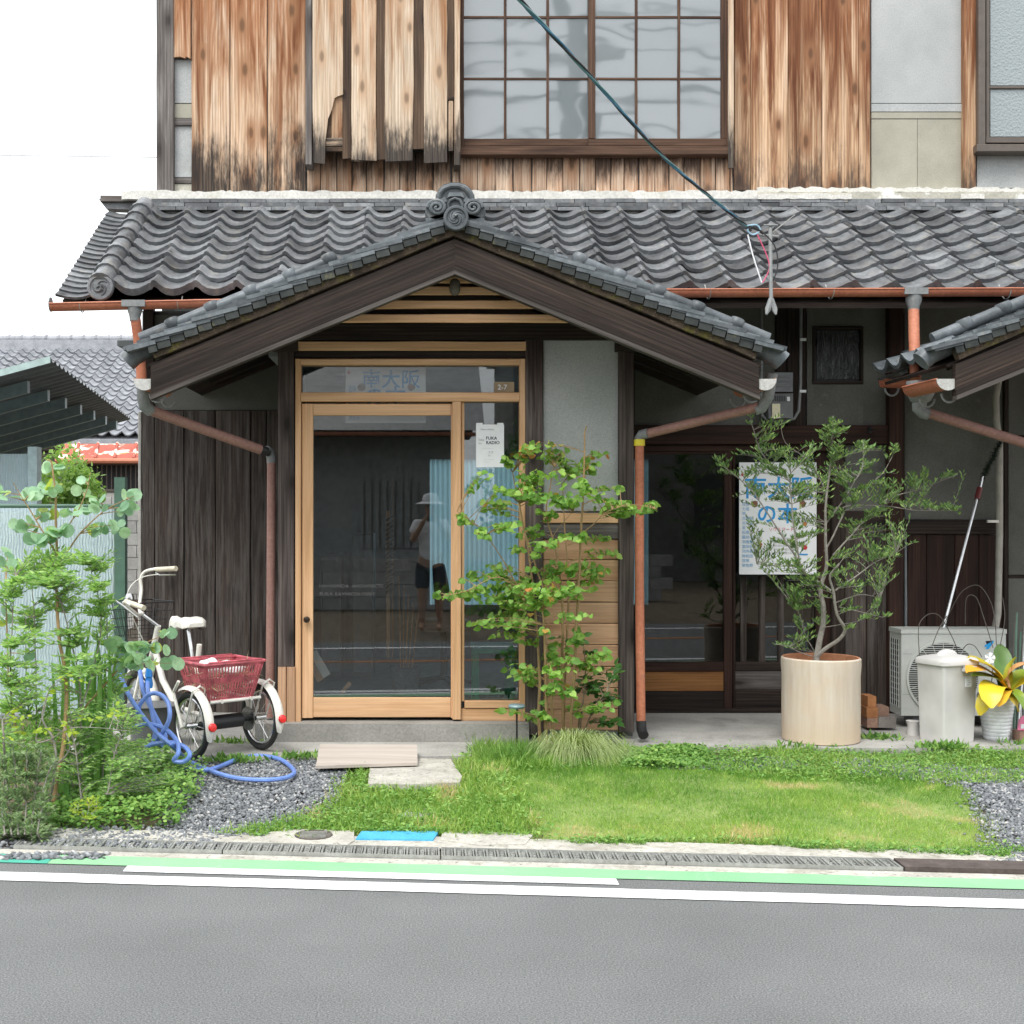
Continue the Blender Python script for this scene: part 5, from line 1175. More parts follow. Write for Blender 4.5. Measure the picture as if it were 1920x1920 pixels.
for x0, x1, y0, nm, lb in ((600, 640, 1040, 'cabinet', 'grey cabinet standing at the left inside the entrance room'), (660, 700, 1000, 'cabinet', 'tall dark cabinet standing inside behind the door lettering')):
    cb = thing(nm, lb, 'cabinet', (P(x0, 0, 11).x, 11, .1)); MB().box(P(x0, 0, 11).x, P(x1, 0, 11).x, 11, 11.5, .1, P(0, y0, 11).z).build('carcass', PLASTICG, cb); MB().box(P(x0 + 3, 0, 11).x, P(x1 - 3, 0, 11).x, 10.985, 11, .15, P(0, y0 + 4, 11).z).build('door', INWALL, cb)
bs2 = thing('cleaning_brush', 'clear plastic wrapped brush leaning inside the lower left corner of the door glass', 'brush', P(605, 1290, 8.15))
MB().obox(P(600, 1245, 8.12), (.045, 0, -.075), (0, .01, 0), (.022, 0, .013)).build('wrapper', WHITEB, bs2); MB().obox(P(594, 1262, 8.14), (.03, 0, -.045), (0, .01, 0), (.022, 0, .015)).build('card', W_PINE2, bs2)
MB().obox(P(648, 1290, 8.14), (.03, 0, .035), (0, .006, 0), (-.010, 0, .008)).build('twig', W_PINE2, bs2)

# ================================================================ TRICYCLE
C0 = Vector((-1.17, 7.47, ZP)); FW = Vector((-.655, .756, 0)).normalized(); LT = Vector((-FW.y, FW.x, 0))     # forward and left
def T(f, l, z): return C0 + FW * f + LT * l + Vector((0, 0, z))
tri = thing('tricycle', 'white adult tricycle with black tyres parked by the dark board wall', 'tricycle', C0)
RW = .195
def wheel(f, l, r):
    c = T(f, l, r); w_ = MB().ring(c, LT, r - .017, .017, 36, 8).build('wheel', RUBBER, tri, True)
    MB().ring(c, LT, r - .042, .009, 36, 6).build('rim', CHROME, w_, True); MB().tube([c - LT * .035, c + LT * .035], .018, 10).build('hub', CHROME, w_, True)
    q = MB()
    for k in range(20):
        an = 2 * math.pi * k / 20; q.tube([c + LT * (.02 if k % 2 else -.02), c + (FW * math.cos(an) + Vector((0, 0, 1)) * math.sin(an)) * (r - .045)], .0014, 3, False)
    q.build('spokes', CHROME, w_); return c
def fender(f, l, r, a0, a1, rw=.03):
    c = T(f, l, r); vs = []; n = 16
    for i in range(n + 1):
        an = R(a0 + (a1 - a0) * i / n); d = FW * math.cos(an) + Vector((0, 0, 1)) * math.sin(an)
        tp = 1 if i < n - 3 else (1, .95, .75, .4)[i - n + 3]
        for w_, h in ((-1, .006), (-.6, .022), (0, .028), (.6, .022), (1, .006)): vs.append(c + d * (r + .006 + h * 1.0) + LT * w_ * rw * tp)
    fs = [(i * 5 + k, (i + 1) * 5 + k, (i + 1) * 5 + k + 1, i * 5 + k + 1) for i in range(n) for k in range(4)]
    return MB().add(vs, fs).build('fender', WHITE, tri, True)
HWD = .235
for l in (HWD, -HWD):
    wheel(0, l, RW); fender(0, l, RW, 62, 198)
    an = R(176); d = FW * math.cos(an) + Vector((0, 0, 1)) * math.sin(an)
    c = T(0, l, RW) + d * (RW + .034); MB().lathe([(.024, 0), (.024, .012), (.02, .016), (.001, .018)], c, d, 18).build('reflector', REFL, tri, True)
    MB().tube([T(0, l + .04, RW), T(-.09, l + .04, RW + .21), T(-.10, l, RW + .235), T(-.09, l - .04, RW + .21), T(0, l - .04, RW)], .006, 6).build('fender_stay', WHITE, tri, True)
    MB().tube([T(.02, l + .045, RW - .01), T(.12, l + .045, RW + .18), T(.06, l + .045, RW + .25)], .010, 7).build('stay', WHITE, tri, True)
wheel(1.04, 0, .195); fender(1.04, 0, .195, 10, 200)
MB().tube([T(0, -HWD + .03, RW), T(0, HWD - .03, RW)], .016, 8).build('rear_axle', BLACK, tri, True)
MB().tube([T(0, -.10, RW), T(0, .10, RW)], .042, 12).build('gear_housing', BLACK, tri, True); MB().lathe([(.07, -.004), (.07, .004)], T(0, -.15, RW), LT, 20).build('sprocket', CHROME, tri, True)
fm = MB()
fm.tube([T(.86, 0, .58), T(.74, 0, .36), T(.58, 0, .22), T(.40, 0, .20)], [.021, .021, .02, .018], 10); fm.tube([T(.30, 0, .62), T(.36, 0, .30), T(.40, 0, .20)], .016, 8)
fm.tube([T(.40, 0, .20), T(.2, 0, .20), T(0, .0, RW)], .014, 8); fm.tube([T(.33, 0, .48), T(.12, .08, .345), T(-.12, .10, .33)], .011, 7); fm.tube([T(.33, 0, .48), T(.12, -.08, .345), T(-.12, -.10, .33)], .011, 7)
fm.tube([T(-.10, .17, .33), T(-.10, -.17, .33)], .010, 7); fm.tube([T(.12, .17, .33), T(.12, -.17, .33)], .010, 7); fm.tube([T(0, .16, RW), T(-.02, .16, .33)], .010, 7); fm.tube([T(0, -.16, RW), T(-.02, -.16, .33)], .010, 7)
fm.build('frame', WHITE, tri, True)
fk = MB(); fk.tube([T(.80, 0, .70), T(.88, 0, .50)], .019, 10)
for s in (.045, -.045): fk.tube([T(.88, 0, .50), T(.92, s, .46), T(1.04, s, .195)], .011, 8)
fk.build('fork', WHITE, tri, True)
MB().tube([T(.80, 0, .70), P(268, 1152, 8.02)], .012, 8).build('stem', CHROME, tri, True)
hc = T(.775, 0, .93)
def hp(x, y, Y): return P(x, y, Y)
stem_c = P(268, 1150, 8.02); hc = stem_c
hb = MB(); hb.tube(smooth([stem_c, hp(262, 1146, 8.05), hp(262, 1132, 8.12), hp(265, 1105, 8.16), hp(264, 1085, 8.16), hp(272, 1072, 8.14), hp(290, 1067, 8.08), hp(300, 1066, 8.04)], 4), .0105, 8)
hb.tube(smooth([stem_c, hp(258, 1152, 7.95), hp(252, 1148, 7.88), hp(240, 1138, 7.82), hp(232, 1130, 7.8), hp(238, 1130, 7.74), hp(246, 1134, 7.70)], 4), .0105, 8)
hb.build('handlebar', WHITE, tri, True)
MB().tube([hp(294, 1068, 8.06), hp(330, 1066, 7.95)], .0165, 10).build('grip', CREAM, tri, True); MB().tube([hp(236, 1128, 7.76), hp(270, 1140, 7.62)], .0165, 10).build('grip', CREAM, tri, True)
MB().tube([hp(292, 1074, 8.04), hp(300, 1079, 7.98), hp(330, 1078, 7.92)], .005, 5).build('brake_lever', CHROME, tri, True); MB().tube([hp(216, 1126, 7.76), hp(228, 1134, 7.7), hp(258, 1158, 7.6)], .006, 5).build('brake_lever', CHROME, tri, True)
MB().lathe([(.001, .04), (.02, .035), (.028, .015), (.028, 0)], hp(243, 1124, 7.78), n=12).build('bell', CHROME, tri, True)
MB().tube(smooth([hp(296, 1077, 8.0), hp(268, 1082, 7.95), hp(246, 1098, 7.9), hp(238, 1122, 7.9), hp(246, 1150, 8.0), hp(268, 1200, 8.1)], 4), .0032, 5).build('cable', WHITE, tri, True)
MB().tube([T(.36, 0, .48), T(.44, 0, .74)], .013, 8).build('seat_post', CHROME, tri, True)
sp = MB(); n = 12; vs = []
ws = [.016, .026, .032, .038, .048, .066, .088, .102, .108, .106, .096, .06]; hs_ = [.79, .812, .815, .808, .80, .798, .803, .812, .82, .822, .815, .79]
for i in range(n):
    f = .64 - i * .028
    for (w_, dz) in ((-1, -.055), (-1.02, -.02), (-.8, -.004), (-.4, .004), (0, .0), (.4, .004), (.8, -.004), (1.02, -.02), (1, -.055)): vs.append(T(f, w_ * ws[i] * .85, hs_[i] - .045 + dz * (1 if i < n - 1 else .4)))
fs = [(i * 9 + k, (i + 1) * 9 + k, (i + 1) * 9 + (k + 1) % 9, i * 9 + (k + 1) % 9) for i in range(n - 1) for k in range(9)] + [tuple(range(9)), tuple((n - 1) * 9 + k for k in range(8, -1, -1))]
sp.add(vs, fs).build('saddle', WHITE, tri, True)
for s in (-.045, .045): MB().tube([T(.37, s, .70) + Vector((.012 * math.cos(k * 1.2), .012 * math.sin(k * 1.2), k * .0032)) for k in range(16)], .003, 4).build('saddle_spring', BLACK, tri, True)
MB().obox(T(.44, 0, .75), FW * .07, LT * .03, (0, 0, .012)).build('saddle_clamp', BLACK, tri)
q = MB(); q.tube([T(.40, -.06, .20), T(.46, -.06, .09)], .008, 6); q.build('crank', CHROME, tri, True); q = MB(); q.tube([T(.40, .06, .20), T(.34, .06, .31)], .008, 6); q.build('crank', CHROME, tri, True)
MB().obox(T(.46, -.10, .09), FW * .045, LT * .03, (0, 0, .012)).build('pedal', BLACK, tri); MB().obox(T(.34, .10, .31), FW * .045, LT * .03, (0, 0, .012)).build('pedal', BLACK, tri)
# wire front basket
q = MB(); fb = lambda f, l, z: T(.90 + f, l, .62 + z)
def wloop(hf, hl, z, r): q.tube([fb(.13 + a * hf, b * hl, z) for a, b in ((-1, -1), (1, -1), (1, 1), (-1, 1))], r, 5, closed=True)
for k in range(5): wloop(.10 + .012 * k, .12 + .012 * k, k * .055, .004 if k == 4 else .002)
for k in range(9):
    u = -1 + k / 4
    for s in (-1, 1):
        q.tube([fb(.13 + s * .10, u * .12, 0), fb(.13 + s * .148, u * .168, .22)], .002, 4); q.tube([fb(.13 + u * .10, s * .12, 0), fb(.13 + u * .148, s * .168, .22)], .002, 4)
q.build('front_basket', BLACK, tri)
# red shopping basket on the rear rack
bk0 = T(.0, .03, .345)
rb = thing('red_basket', 'red plastic shopping basket full of dry straw on the back of the tricycle', 'basket', bk0)
def bp_(f, l, z): return T(.01 + f, .03 + l, .335 + z)
HB, HT, BF, BL, TF, TL = 0, .215, .11, .15, .155, .20
def side(u, v, s, ax):   # u -1..1 along, v 0..1 up
    f_, l_ = BF + (TF - BF) * v, BL + (TL - BL) * v
    return bp_(s * f_, u * l_, HT * v) if ax == 'f' else bp_(u * f_, s * l_, HT * v)
def bars(q, ax, s, u0, u1, v0, v1, n, th=.005):
    for k in range(n + 1):
        u = u0 + (u1 - u0) * k / n; a, b = side(u, v0, s, ax), side(u, v1, s, ax); d = (side(u + .01, v0, s, ax) - a).normalized()
        q.add([a - d * th, a + d * th, b + d * th, b - d * th], [(0, 1, 2, 3)])
def strip(q, ax, s, u0, u1, v0, v1): q.add([side(u0, v0, s, ax), side(u1, v0, s, ax), side(u1, v1, s, ax), side(u0, v1, s, ax)], [(0, 1, 2, 3)])
q = MB()
for ax in 'fl':
    n = 18 if ax == 'f' else 12
    for s in (-1, 1):
        bars(q, ax, s, -.95, .95, .05, .93, n, .0048); strip(q, ax, s, -1, 1, 0, .07); strip(q, ax, s, -1, 1, .26, .30); strip(q, ax, s, -1, 1, .48, .62); strip(q, ax, s, -1, 1, .90, .97); strip(q, ax, s, -1, -.9, 0, 1); strip(q, ax, s, .9, 1, 0, 1)
        strip(q, ax, s, -.9, -.45, .48, .97) if ax == 'l' else None
        strip(q, ax, s, -.2, .35, .62, .70)
q.build('body', RED, rb)
q = MB(); q.tube([side(-1, 1, -1, 'f'), side(1, 1, -1, 'f'), side(1, 1, 1, 'f'), side(-1, 1, 1, 'f')], .009, 6, closed=True); q.build('rim', RED, rb)
for s in (-1, 1):
    q = MB(); q.tube([side(-.92, 1, s, 'f'), side(-.86, 1.05, s, 'f') , side(.86, 1.05, s, 'f'), side(.92, 1, s, 'f')], .006, 5); q.build('handle', RED, rb, True)
MB().add([bp_(-BF, -BL, .004), bp_(BF, -BL, .004), bp_(BF, BL, .004), bp_(-BF, BL, .004)], [(0, 1, 2, 3)]).build('bottom', RED, rb)
STRAW = plain('dry_straw', (.44, .34, .20), .9, dirt=.3)
n = 900; pos = np.array([bp_(random.uniform(-.12, .12) * (1), random.uniform(-.17, .17), random.uniform(.02, .19)) for _ in range(n)]); dr = NR.normal(size=(n, 3)); dr[:, 2] *= .4
link(scatter('straw', [(0, 0, 0), (.02, .5, 0), (0, 1, 0), (-.02, .5, 0)], LANCE[1], pos, NR.normal(size=(n, 3)), dr, NR.uniform(.05, .10, n), STRAW), 'straw', None, label='dry straw heaped inside the red basket', cat='straw', kind='stuff')
def lump(name, c, r, sq, mat, seed, **kw):
    q = MB(); ns, nr = 12, 8; vs = []
    for j in range(nr + 1):
        for i in range(ns):
            th, ph_ = math.pi * j / nr, 2 * math.pi * i / ns; d = Vector((math.sin(th) * math.cos(ph_), math.sin(th) * math.sin(ph_), math.cos(th)))
            k = 1 + .35 * mnoise.noise(d * 1.8 + Vector((seed, 0, 0))); vs.append(Vector(c) + Vector((d.x * sq[0], d.y * sq[1], d.z * sq[2])) * r * k)
    q.add(vs, [(j * ns + i, (j + 1) * ns + i, (j + 1) * ns + (i + 1) % ns, j * ns + (i + 1) % ns) for j in range(nr) for i in range(ns)])
    return q.build(name, mat, None, True, **kw)
lump('white_cloth', bp_(.03, .05, .175), .065, (1.2, .9, .8), PAPER, 1, label='crumpled white cloth at the left in the red basket', cat='cloth')
lump('white_cloth', bp_(-.02, -.05, .17), .07, (1.3, .9, .6), PAPER, 5, label='flatter white cloth at the right in the red basket', cat='cloth')
# hose
hose_ = thing('garden_hose', 'blue garden hose coiled over the gravel beside the tricycle', 'hose', G(470, 1450, .09))
g = lambda x, y, z=.10: G(x, y, z)
hose1 = [P(278, 1256, 7.2), P(277, 1275, 7.2), P(278, 1300, 7.1), P(286, 1340, 7.05), P(291, 1372, 7.0), P(288, 1392, 6.95), P(306, 1372, 6.9), P(318, 1345, 6.9), P(315, 1318, 6.95), P(300, 1302, 7.0), P(280, 1302, 7.0), P(262, 1322, 7.0), P(258, 1345, 7.0)]
hose2 = [P(225, 1265, 7.1), P(240, 1300, 7.0), P(262, 1335, 6.95), P(292, 1372, 6.9), P(325, 1400, 6.85), g(352, 1425), g(400, 1447), g(450, 1460), g(510, 1462), g(545, 1455), g(550, 1443), g(525, 1424), g(485, 1417), g(450, 1422), g(410, 1438), g(385, 1444), g(350, 1440), g(328, 1434)]
hose3 = [P(250, 1364, 7.0), P(280, 1358, 6.95), P(310, 1367, 6.9), P(332, 1390, 6.85), P(334, 1412, 6.8), P(326, 1426, 6.8), P(345, 1428, 6.8), P(356, 1415, 6.8), P(345, 1400, 6.85), P(318, 1392, 6.85), P(290, 1395, 6.9), P(272, 1400, 6.9)]
hose4 = [P(262, 1250, 7.3), P(264, 1270, 7.2), P(270, 1300, 7.15), P(290, 1340, 7.1), P(310, 1380, 7.0), P(300, 1400, 6.95)]
for h_ in (hose1, hose2, hose3, hose4): MB().tube(smooth(h_), .0125, 8).build('hose', HOSE, hose_, True)
MB().lathe([(.02, 0), (.024, .02), (.018, .06), (.022, .065), (.016, .11)], P(279, 1290, 7.2), (0, 0, 1), 12).build('connector', BLUEF, hose_, True)
# dark box and bucket behind tricycle (under plants)
db = thing('grey_bucket', 'dark grey plastic tub on the concrete behind the blue hose', 'tub', G(295, 1400, ZP)); MB().lathe([(.12, 0), (.15, .24), (.165, .25)], G(285, 1398, ZP), n=20).build('body', PLASTICG, db, True)

# ================================================================ OVERHEAD CABLE and its drop to the house
cb = thing('power_cable', 'twisted blue and black service cable dropping from above to the roof bracket', 'cable', P(1405, 425, 8.1))
pth = smooth([P(940, -40, 5.2), P(975, 0, 5.4), P(1100, 135, 6.1), P(1240, 290, 7.0), P(1330, 368, 7.6), P(1400, 424, 8.05)], 12)
for k, mt in enumerate((BLACK, plain('cable_blue', (.05, .20, .33), .4), plain('cable_teal', (.10, .24, .26), .4))):
    pts = []
    for i, p in enumerate(pth): an = i * .55 + k * 2.1; pts.append(p + Vector((math.cos(an), 0, math.sin(an))) * .0058)
    MB().tube(pts, .0052, 6).build('wire', mt, cb, True)
for pts, mt, r in (((( 1400, 424), (1418, 422), (1425, 432), (1412, 440), (1402, 432), (1410, 424)), plain('pale_blue_wire', (.3, .48, .6), .4), .006), (((1402, 440), (1412, 480), (1428, 530)), PAPER, .0045), (((1420, 440), (1438, 480), (1442, 505), (1430, 530)), plain('pink_wire', (.65, .10, .20), .4), .004), (((1424, 430), (1452, 460), (1458, 500), (1444, 535), (1430, 538)), BLACK, .004), (((1408, 434), (1404, 425), (1420, 430), (1432, 438)), BLACK, .009)):
    MB().tube(smooth([P(x, y, 8.05) for x, y in pts]), r, 6).build('wire', mt, cb, True)
q = MB(); q.tube([P(1444, 420, 8.12), P(1445, 500, 8.05), P(1446, 570, 8.0)], .012, 8); q.tube([P(1420, 440, 8.1), P(1460, 444, 8.1)], .008, 6); q.tube([P(1432, 422, 8.1), P(1458, 422, 8.1)], .006, 6); q.build('roof_bracket', GREYP, H, True)
for s in (-1, 1): MB().tube([P(1446, 560, 8.0), P(1446 + s * 6, 580, 8.0), P(1446 + s * 9, 590, 7.98)], [.016, .02, .006], 8).build('cable_boot', GREYP, H, True)
MB().tube([P(1448, 436, 8.1), P(1490, 403, 8.5)], .003, 5).build('stay_wire', STEEL, H)
# thin distant wire across the sky
dw = thing('distant_wire', 'thin overhead wire crossing the white sky behind the house', 'wire', P(100, 290, 22)); q = MB(); q.tube([P(-300, 284, 22), P(0, 291, 22), P(300, 295, 22), P(700, 296, 22)], .010, 5); q.build('wire', plain('pale_wire', (.5, .52, .54), .6), dw)

# ================================================================ PLANTS
def unit(a): return a / (np.linalg.norm(a, axis=-1, keepdims=True) + 1e-9)
def plant(root, stems, clusters, TPL, size, lmat, bmat, per=6, nobj=0, nrm=(0, -.6, .7), nj=.6, droop=-.3, twig=.0016, tint=None, along=.35, spread=1.0, lname='leaf', tries=3, stem_name='stem', up=1.6):
    """stems: [(pts, r0, r1)], clusters: [(centre, (rx,ry,rz), n leaves)]"""
    sp = []
    for pts, r0, r1 in stems:
        p = smooth([Vector(x) for x in pts], 6); n = len(p)
        p = [q_ + Vector((mnoise.noise(q_ * 9), mnoise.noise(q_ * 9 + Vector((5, 5, 5))), 0)) * .008 for q_ in p]
        MB().tube(p, [r0 + (r1 - r0) * i / (n - 1) for i in range(n)], 7).build(stem_name, bmat, root, True)
        sp += [tuple(x) for x in p]
    sp = np.array(sp); pos = []; dr = []; tn = []
    tw = MB()
    for ci, (c, rad, n) in enumerate(clusters):
        c = np.array(c); rad = np.array(rad); k = max(1, round(n / per)); left = n
        for j in range(k):
            tip = c + unit(NR.normal(size=3)) * rad * NR.uniform(.15, 1) ** .6
            d = sp - tip; dist = np.linalg.norm(d, axis=1) + np.maximum(0, d[:, 2] + .02) * up
            b = sp[dist.argmin()]
            L = np.linalg.norm(tip - b)
            if L > .5: b = tip + (b - tip) * (.5 / L)* 1.0 if j else b
            mid = (b + tip) / 2 + np.array([0, 0, .10 * L]) + NR.normal(size=3) * .04 * L
            m_ = 6; cur = [(1 - u) ** 2 * b + 2 * u * (1 - u) * mid + u * u * tip for u in np.linspace(0, 1, m_)]
            tw.tube([Vector(x) for x in cur], [twig * (2.2 - 1.5 * i / (m_ - 1)) for i in range(m_)], 4, False)
            nn = per if j < k - 1 else max(1, n - per * (k - 1))
            for q_ in range(nn):
                u = 1 - (1 - along) * (q_ / max(1, nn)) * min(1, .35 / max(L, .05)) * 1.0
                u = max(.15, u); p = (1 - u) ** 2 * b + 2 * u * (1 - u) * mid + u * u * tip
                td = unit(2 * (1 - u) * (mid - b) + 2 * u * (tip - mid))
                sd = np.cross(td, [0, 0, 1]); sd = unit(sd) * (1 if q_ % 2 else -1)
                d_ = td * .5 + sd * spread + np.array([0, 0, droop]) + NR.normal(size=3) * .25
                if q_ == 0: d_ = td + np.array([0, 0, droop])
                pos.append(p + NR.normal(size=3) * .004); dr.append(d_); tn.append(tint(p) if tint else NR.random())
    if tw.v: o = tw.build('twigs', bmat, root, True); o['kind'] = 'stuff'
    pos = np.array(pos); dr = unit(np.array(dr)); tn = np.clip(np.array(tn), 0, 1); n = len(pos)
    nm_ = np.array(nrm) + NR.normal(size=(n, 3)) * nj; sz = NR.uniform(size[0], size[1], n)
    idx = NR.permutation(n)
    ob, rest = idx[:nobj], idx[nobj:]
    if nobj:
        ms = [leafmesh(lname, TPL, lmat, v_) for v_ in np.linspace(0, 1, 9)]
        M3 = frames(nm_[ob], dr[ob])
        for i, k in enumerate(ob):
            M = Matrix(M3[i].tolist()).to_4x4() @ Matrix.Scale(float(sz[k]), 4); M.translation = Vector(pos[k])
            link(ms[int(round(tn[k] * 8))], lname, root, M)
    if len(rest):
        o = link(scatter('foliage', *TPL, pos[rest], nm_[rest], dr[rest], sz[rest], lmat, tn[rest], True), 'foliage', root); 
        o['kind'] = 'stuff'
    return root

# ---------- young multi-stem tree
YT = 7.68
def k3(x, y, dy=0): return P(820 + x / 2.743, 780 + y / 2.743, YT + dy)
kt = thing('young_tree', 'young multi-stemmed tree with heart shaped leaves before the pine boards', 'tree', Vector((k3(600, 0).x, YT, .07)))
def kst(pts, dy=0, dy1=0): n = len(pts) - 1; return [k3(x, y, dy + (dy1 - dy) * i / n) for i, (x, y) in enumerate(pts)]
stems = [(kst([(525, 1680), (523, 1400), (515, 1130), (470, 700), (420, 460), (385, 290)], 0, .1), .011, .003),
         (kst([(600, 1690), (575, 1300), (548, 1100), (545, 900), (450, 600), (425, 450)], .03, -.05), .010, .003),
         (kst([(645, 1690), (645, 1200), (640, 900), (600, 650), (560, 500), (600, 260)], .05, .12), .010, .0028),
         (kst([(640, 1690), (668, 1100), (670, 800), (655, 550), (640, 350)], .1, .2), .009, .0028),
         (kst([(680, 1690), (715, 1100), (730, 750), (745, 500), (758, 250), (762, 90), (772, 50)], .0, -.1), .010, .0035),
         (kst([(565, 1690), (560, 1400), (555, 1180), (540, 1000)], -.05, -.2), .010, .004),
         (kst([(410, 870), (330, 730), (230, 590), (100, 490)], -.05, -.2), .004, .0015), (kst([(480, 760), (548, 690), (640, 560), (700, 490)], 0, -.1), .003, .0012),
         (kst([(725, 620), (800, 560), (860, 500), (1000, 455), (1130, 480)], -.05, -.25), .0035, .0012), (kst([(500, 930), (400, 870), (300, 830), (150, 900), (20, 930)], -.05, -.3), .0045, .0012),
         (kst([(760, 110), (752, 95)], -.1, -.1), .003, .001)]
cl = [(120,500,40,20,7),(170,540,40,25,9),(250,600,60,30,11),(240,310,60,26,13),(330,220,35,40,10),(340,380,60,30,14),(280,470,80,30,20),(380,540,60,40,14),(480,165,70,30,26),(460,290,80,50,22),(600,200,70,50,26),(700,250,90,60,32),(560,330,90,60,28),(640,430,90,40,34),(760,350,70,50,26),(800,250,50,50,12),(860,200,30,20,6),(900,370,60,12,12),(970,470,110,35,44),(1085,470,45,28,24),(900,440,50,30,16),(500,400,80,60,26),(560,500,60,40,14),(480,600,70,50,20),(400,690,60,30,10),(560,680,70,50,16),(720,620,60,30,14),(850,630,50,18,10),(880,700,50,20,10),(760,770,90,26,20),(830,800,45,25,12),(600,780,120,45,34),(300,800,60,40,16),(150,830,50,25,10),(300,860,90,60,34),(420,870,80,60,34),(560,900,140,50,60),(690,900,60,25,20),(790,850,50,36,12),(250,920,120,45,38),(90,930,90,16,14),(380,960,100,50,40),(330,1010,60,50,26),(200,1060,60,30,13),(300,1090,60,50,20),(420,1050,70,40,18),(540,980,60,40,14),(720,1040,60,40,10),(430,1150,60,40,12),(530,1120,40,30,6),(600,1210,80,50,24),(730,1130,60,40,12),(400,1300,60,50,18),(470,1320,60,60,16),(640,1280,90,50,26),(760,1280,70,50,20),(850,1230,50,40,14),(650,1400,90,40,24),(550,1520,60,50,16),(470,1530,50,30,9),(340,1530,40,16,5),(740,1500,60,35,16),(860,1480,60,40,14)]
clw = [(k3(x, y, NR.uniform(-.28, .22)), (rx * 1.12 / 2.743 * YT / F, .12, ry * 1.12 / 2.743 * YT / F), int(n * 2.15)) for x, y, rx, ry, n in cl]
def kt_tint(p):
    z = float(p[2]); v_ = NR.random() * .8
    if z > 1.85 and NR.random() < .22: v_ = NR.uniform(.86, 1)
    if z > 2.0 and p[0] > .75 and NR.random() < .35: v_ = NR.uniform(.86, 1)
    if NR.random() < .02: v_ = .95
    return v_
plant(kt, stems, clw, HEART, (.029, .046), L_KAT, BARKY, per=5, nobj=300, tint=kt_tint, droop=-.45, twig=.0013, nj=.8, nrm=(0, -.9, .5))
# ---------- dark shrub beside it
cs = thing('dark_shrub', 'low shrub with dark glossy leaves at the lower right of the young tree', 'shrub', Vector((k3(760, 0).x, YT + .1, .07)))
plant(cs, [(kst([(720, 1690), (740, 1500), (760, 1380)], .1), .007, .003), (kst([(730, 1690), (800, 1520), (870, 1420)], .1, -.1), .006, .003), (kst([(730, 1690), (760, 1300), (740, 1100)], .15), .005, .002)],
      [(k3(x, y, NR.uniform(-.15, .15)), (rx * YT / F / 2.743, .12, ry * YT / F / 2.743), n) for x, y, rx, ry, n in ((770, 1370, 80, 60, 60), (870, 1450, 60, 60, 44), (900, 1560, 40, 45, 26), (830, 1560, 40, 30, 16), (740, 1140, 40, 60, 16), (620, 1110, 20, 50, 6), (880, 1300, 50, 50, 24), (800, 1230, 50, 50, 22))],
      OVAL, (.045, .07), L_CAM, BARK, per=6, nobj=120, droop=-.05)
# ---------- olive in the terracotta pot
YO2 = 7.97
def o4(x, y, dy=0): return P(1180 + x / 2.595, 560 + y / 2.595, YO2 + dy)
ol = thing('olive_tree', 'small leaved bushy tree growing in the large terracotta pot', 'tree', pc + Vector((0, 0, .48)))
def ost(pts, dy=0, dy1=0): n = len(pts) - 1; return [o4(x, y, dy + (dy1 - dy) * i / n) for i, (x, y) in enumerate(pts)]
stems = [(ost([(905, 1800), (915, 1720), (935, 1620), (945, 1500), (930, 1420), (960, 1300), (950, 1150), (960, 950), (985, 720), (990, 570)], 0, .1), .022, .003),
         (ost([(912, 1740), (960, 1700), (1020, 1660), (1050, 1610), (1010, 1540), (990, 1420), (975, 1350), (1020, 1290)], 0, -.15), .014, .006),
         (ost([(975, 1420), (920, 1380), (860, 1340), (820, 1250), (790, 1000), (785, 850)], -.1, -.25), .010, .003), (ost([(860, 1340), (760, 1180), (680, 1060), (600, 940), (440, 800)], -.15, -.3), .007, .0016),
         (ost([(950, 1230), (1040, 1060), (1060, 1010), (1250, 1010), (1400, 1030), (1590, 1030)], .1, .0), .006, .0014), (ost([(990, 1250), (1100, 1130), (1250, 980), (1400, 930), (1600, 855)], .1, .15), .006, .0014),
         (ost([(950, 1100), (1060, 950), (1130, 820), (1140, 690)], .15, .2), .006, .0016), (ost([(1000, 1420), (1100, 1350), (1200, 1280), (1300, 1240)], -.1, -.1), .006, .0014), (ost([(1020, 1500), (1110, 1520), (1230, 1550)], -.1), .004, .0012), (ost([(1000, 1480), (1130, 1440), (1220, 1460)], -.05), .004, .0012),
         (ost([(900, 1720), (860, 1640), (820, 1520), (800, 1500)], .05), .004, .0014), (ost([(890, 1740), (830, 1720), (770, 1690), (710, 1680)], -.05, -.15), .0035, .0012), (ost([(820, 1300), (700, 1300), (620, 1290)], -.2), .004, .0012),
         (ost([(790, 900), (650, 760), (600, 620), (590, 560)], -.2, -.1), .004, .0012), (ost([(960, 950), (880, 800), (760, 700), (740, 590)], .1, .05), .004, .0012), (ost([(1100, 950), (1230, 850), (1305, 700)], .1, .1), .0035, .0012),
         (ost([(940, 1600), (1000, 1590), (1110, 1570)], .0), .003, .001)]
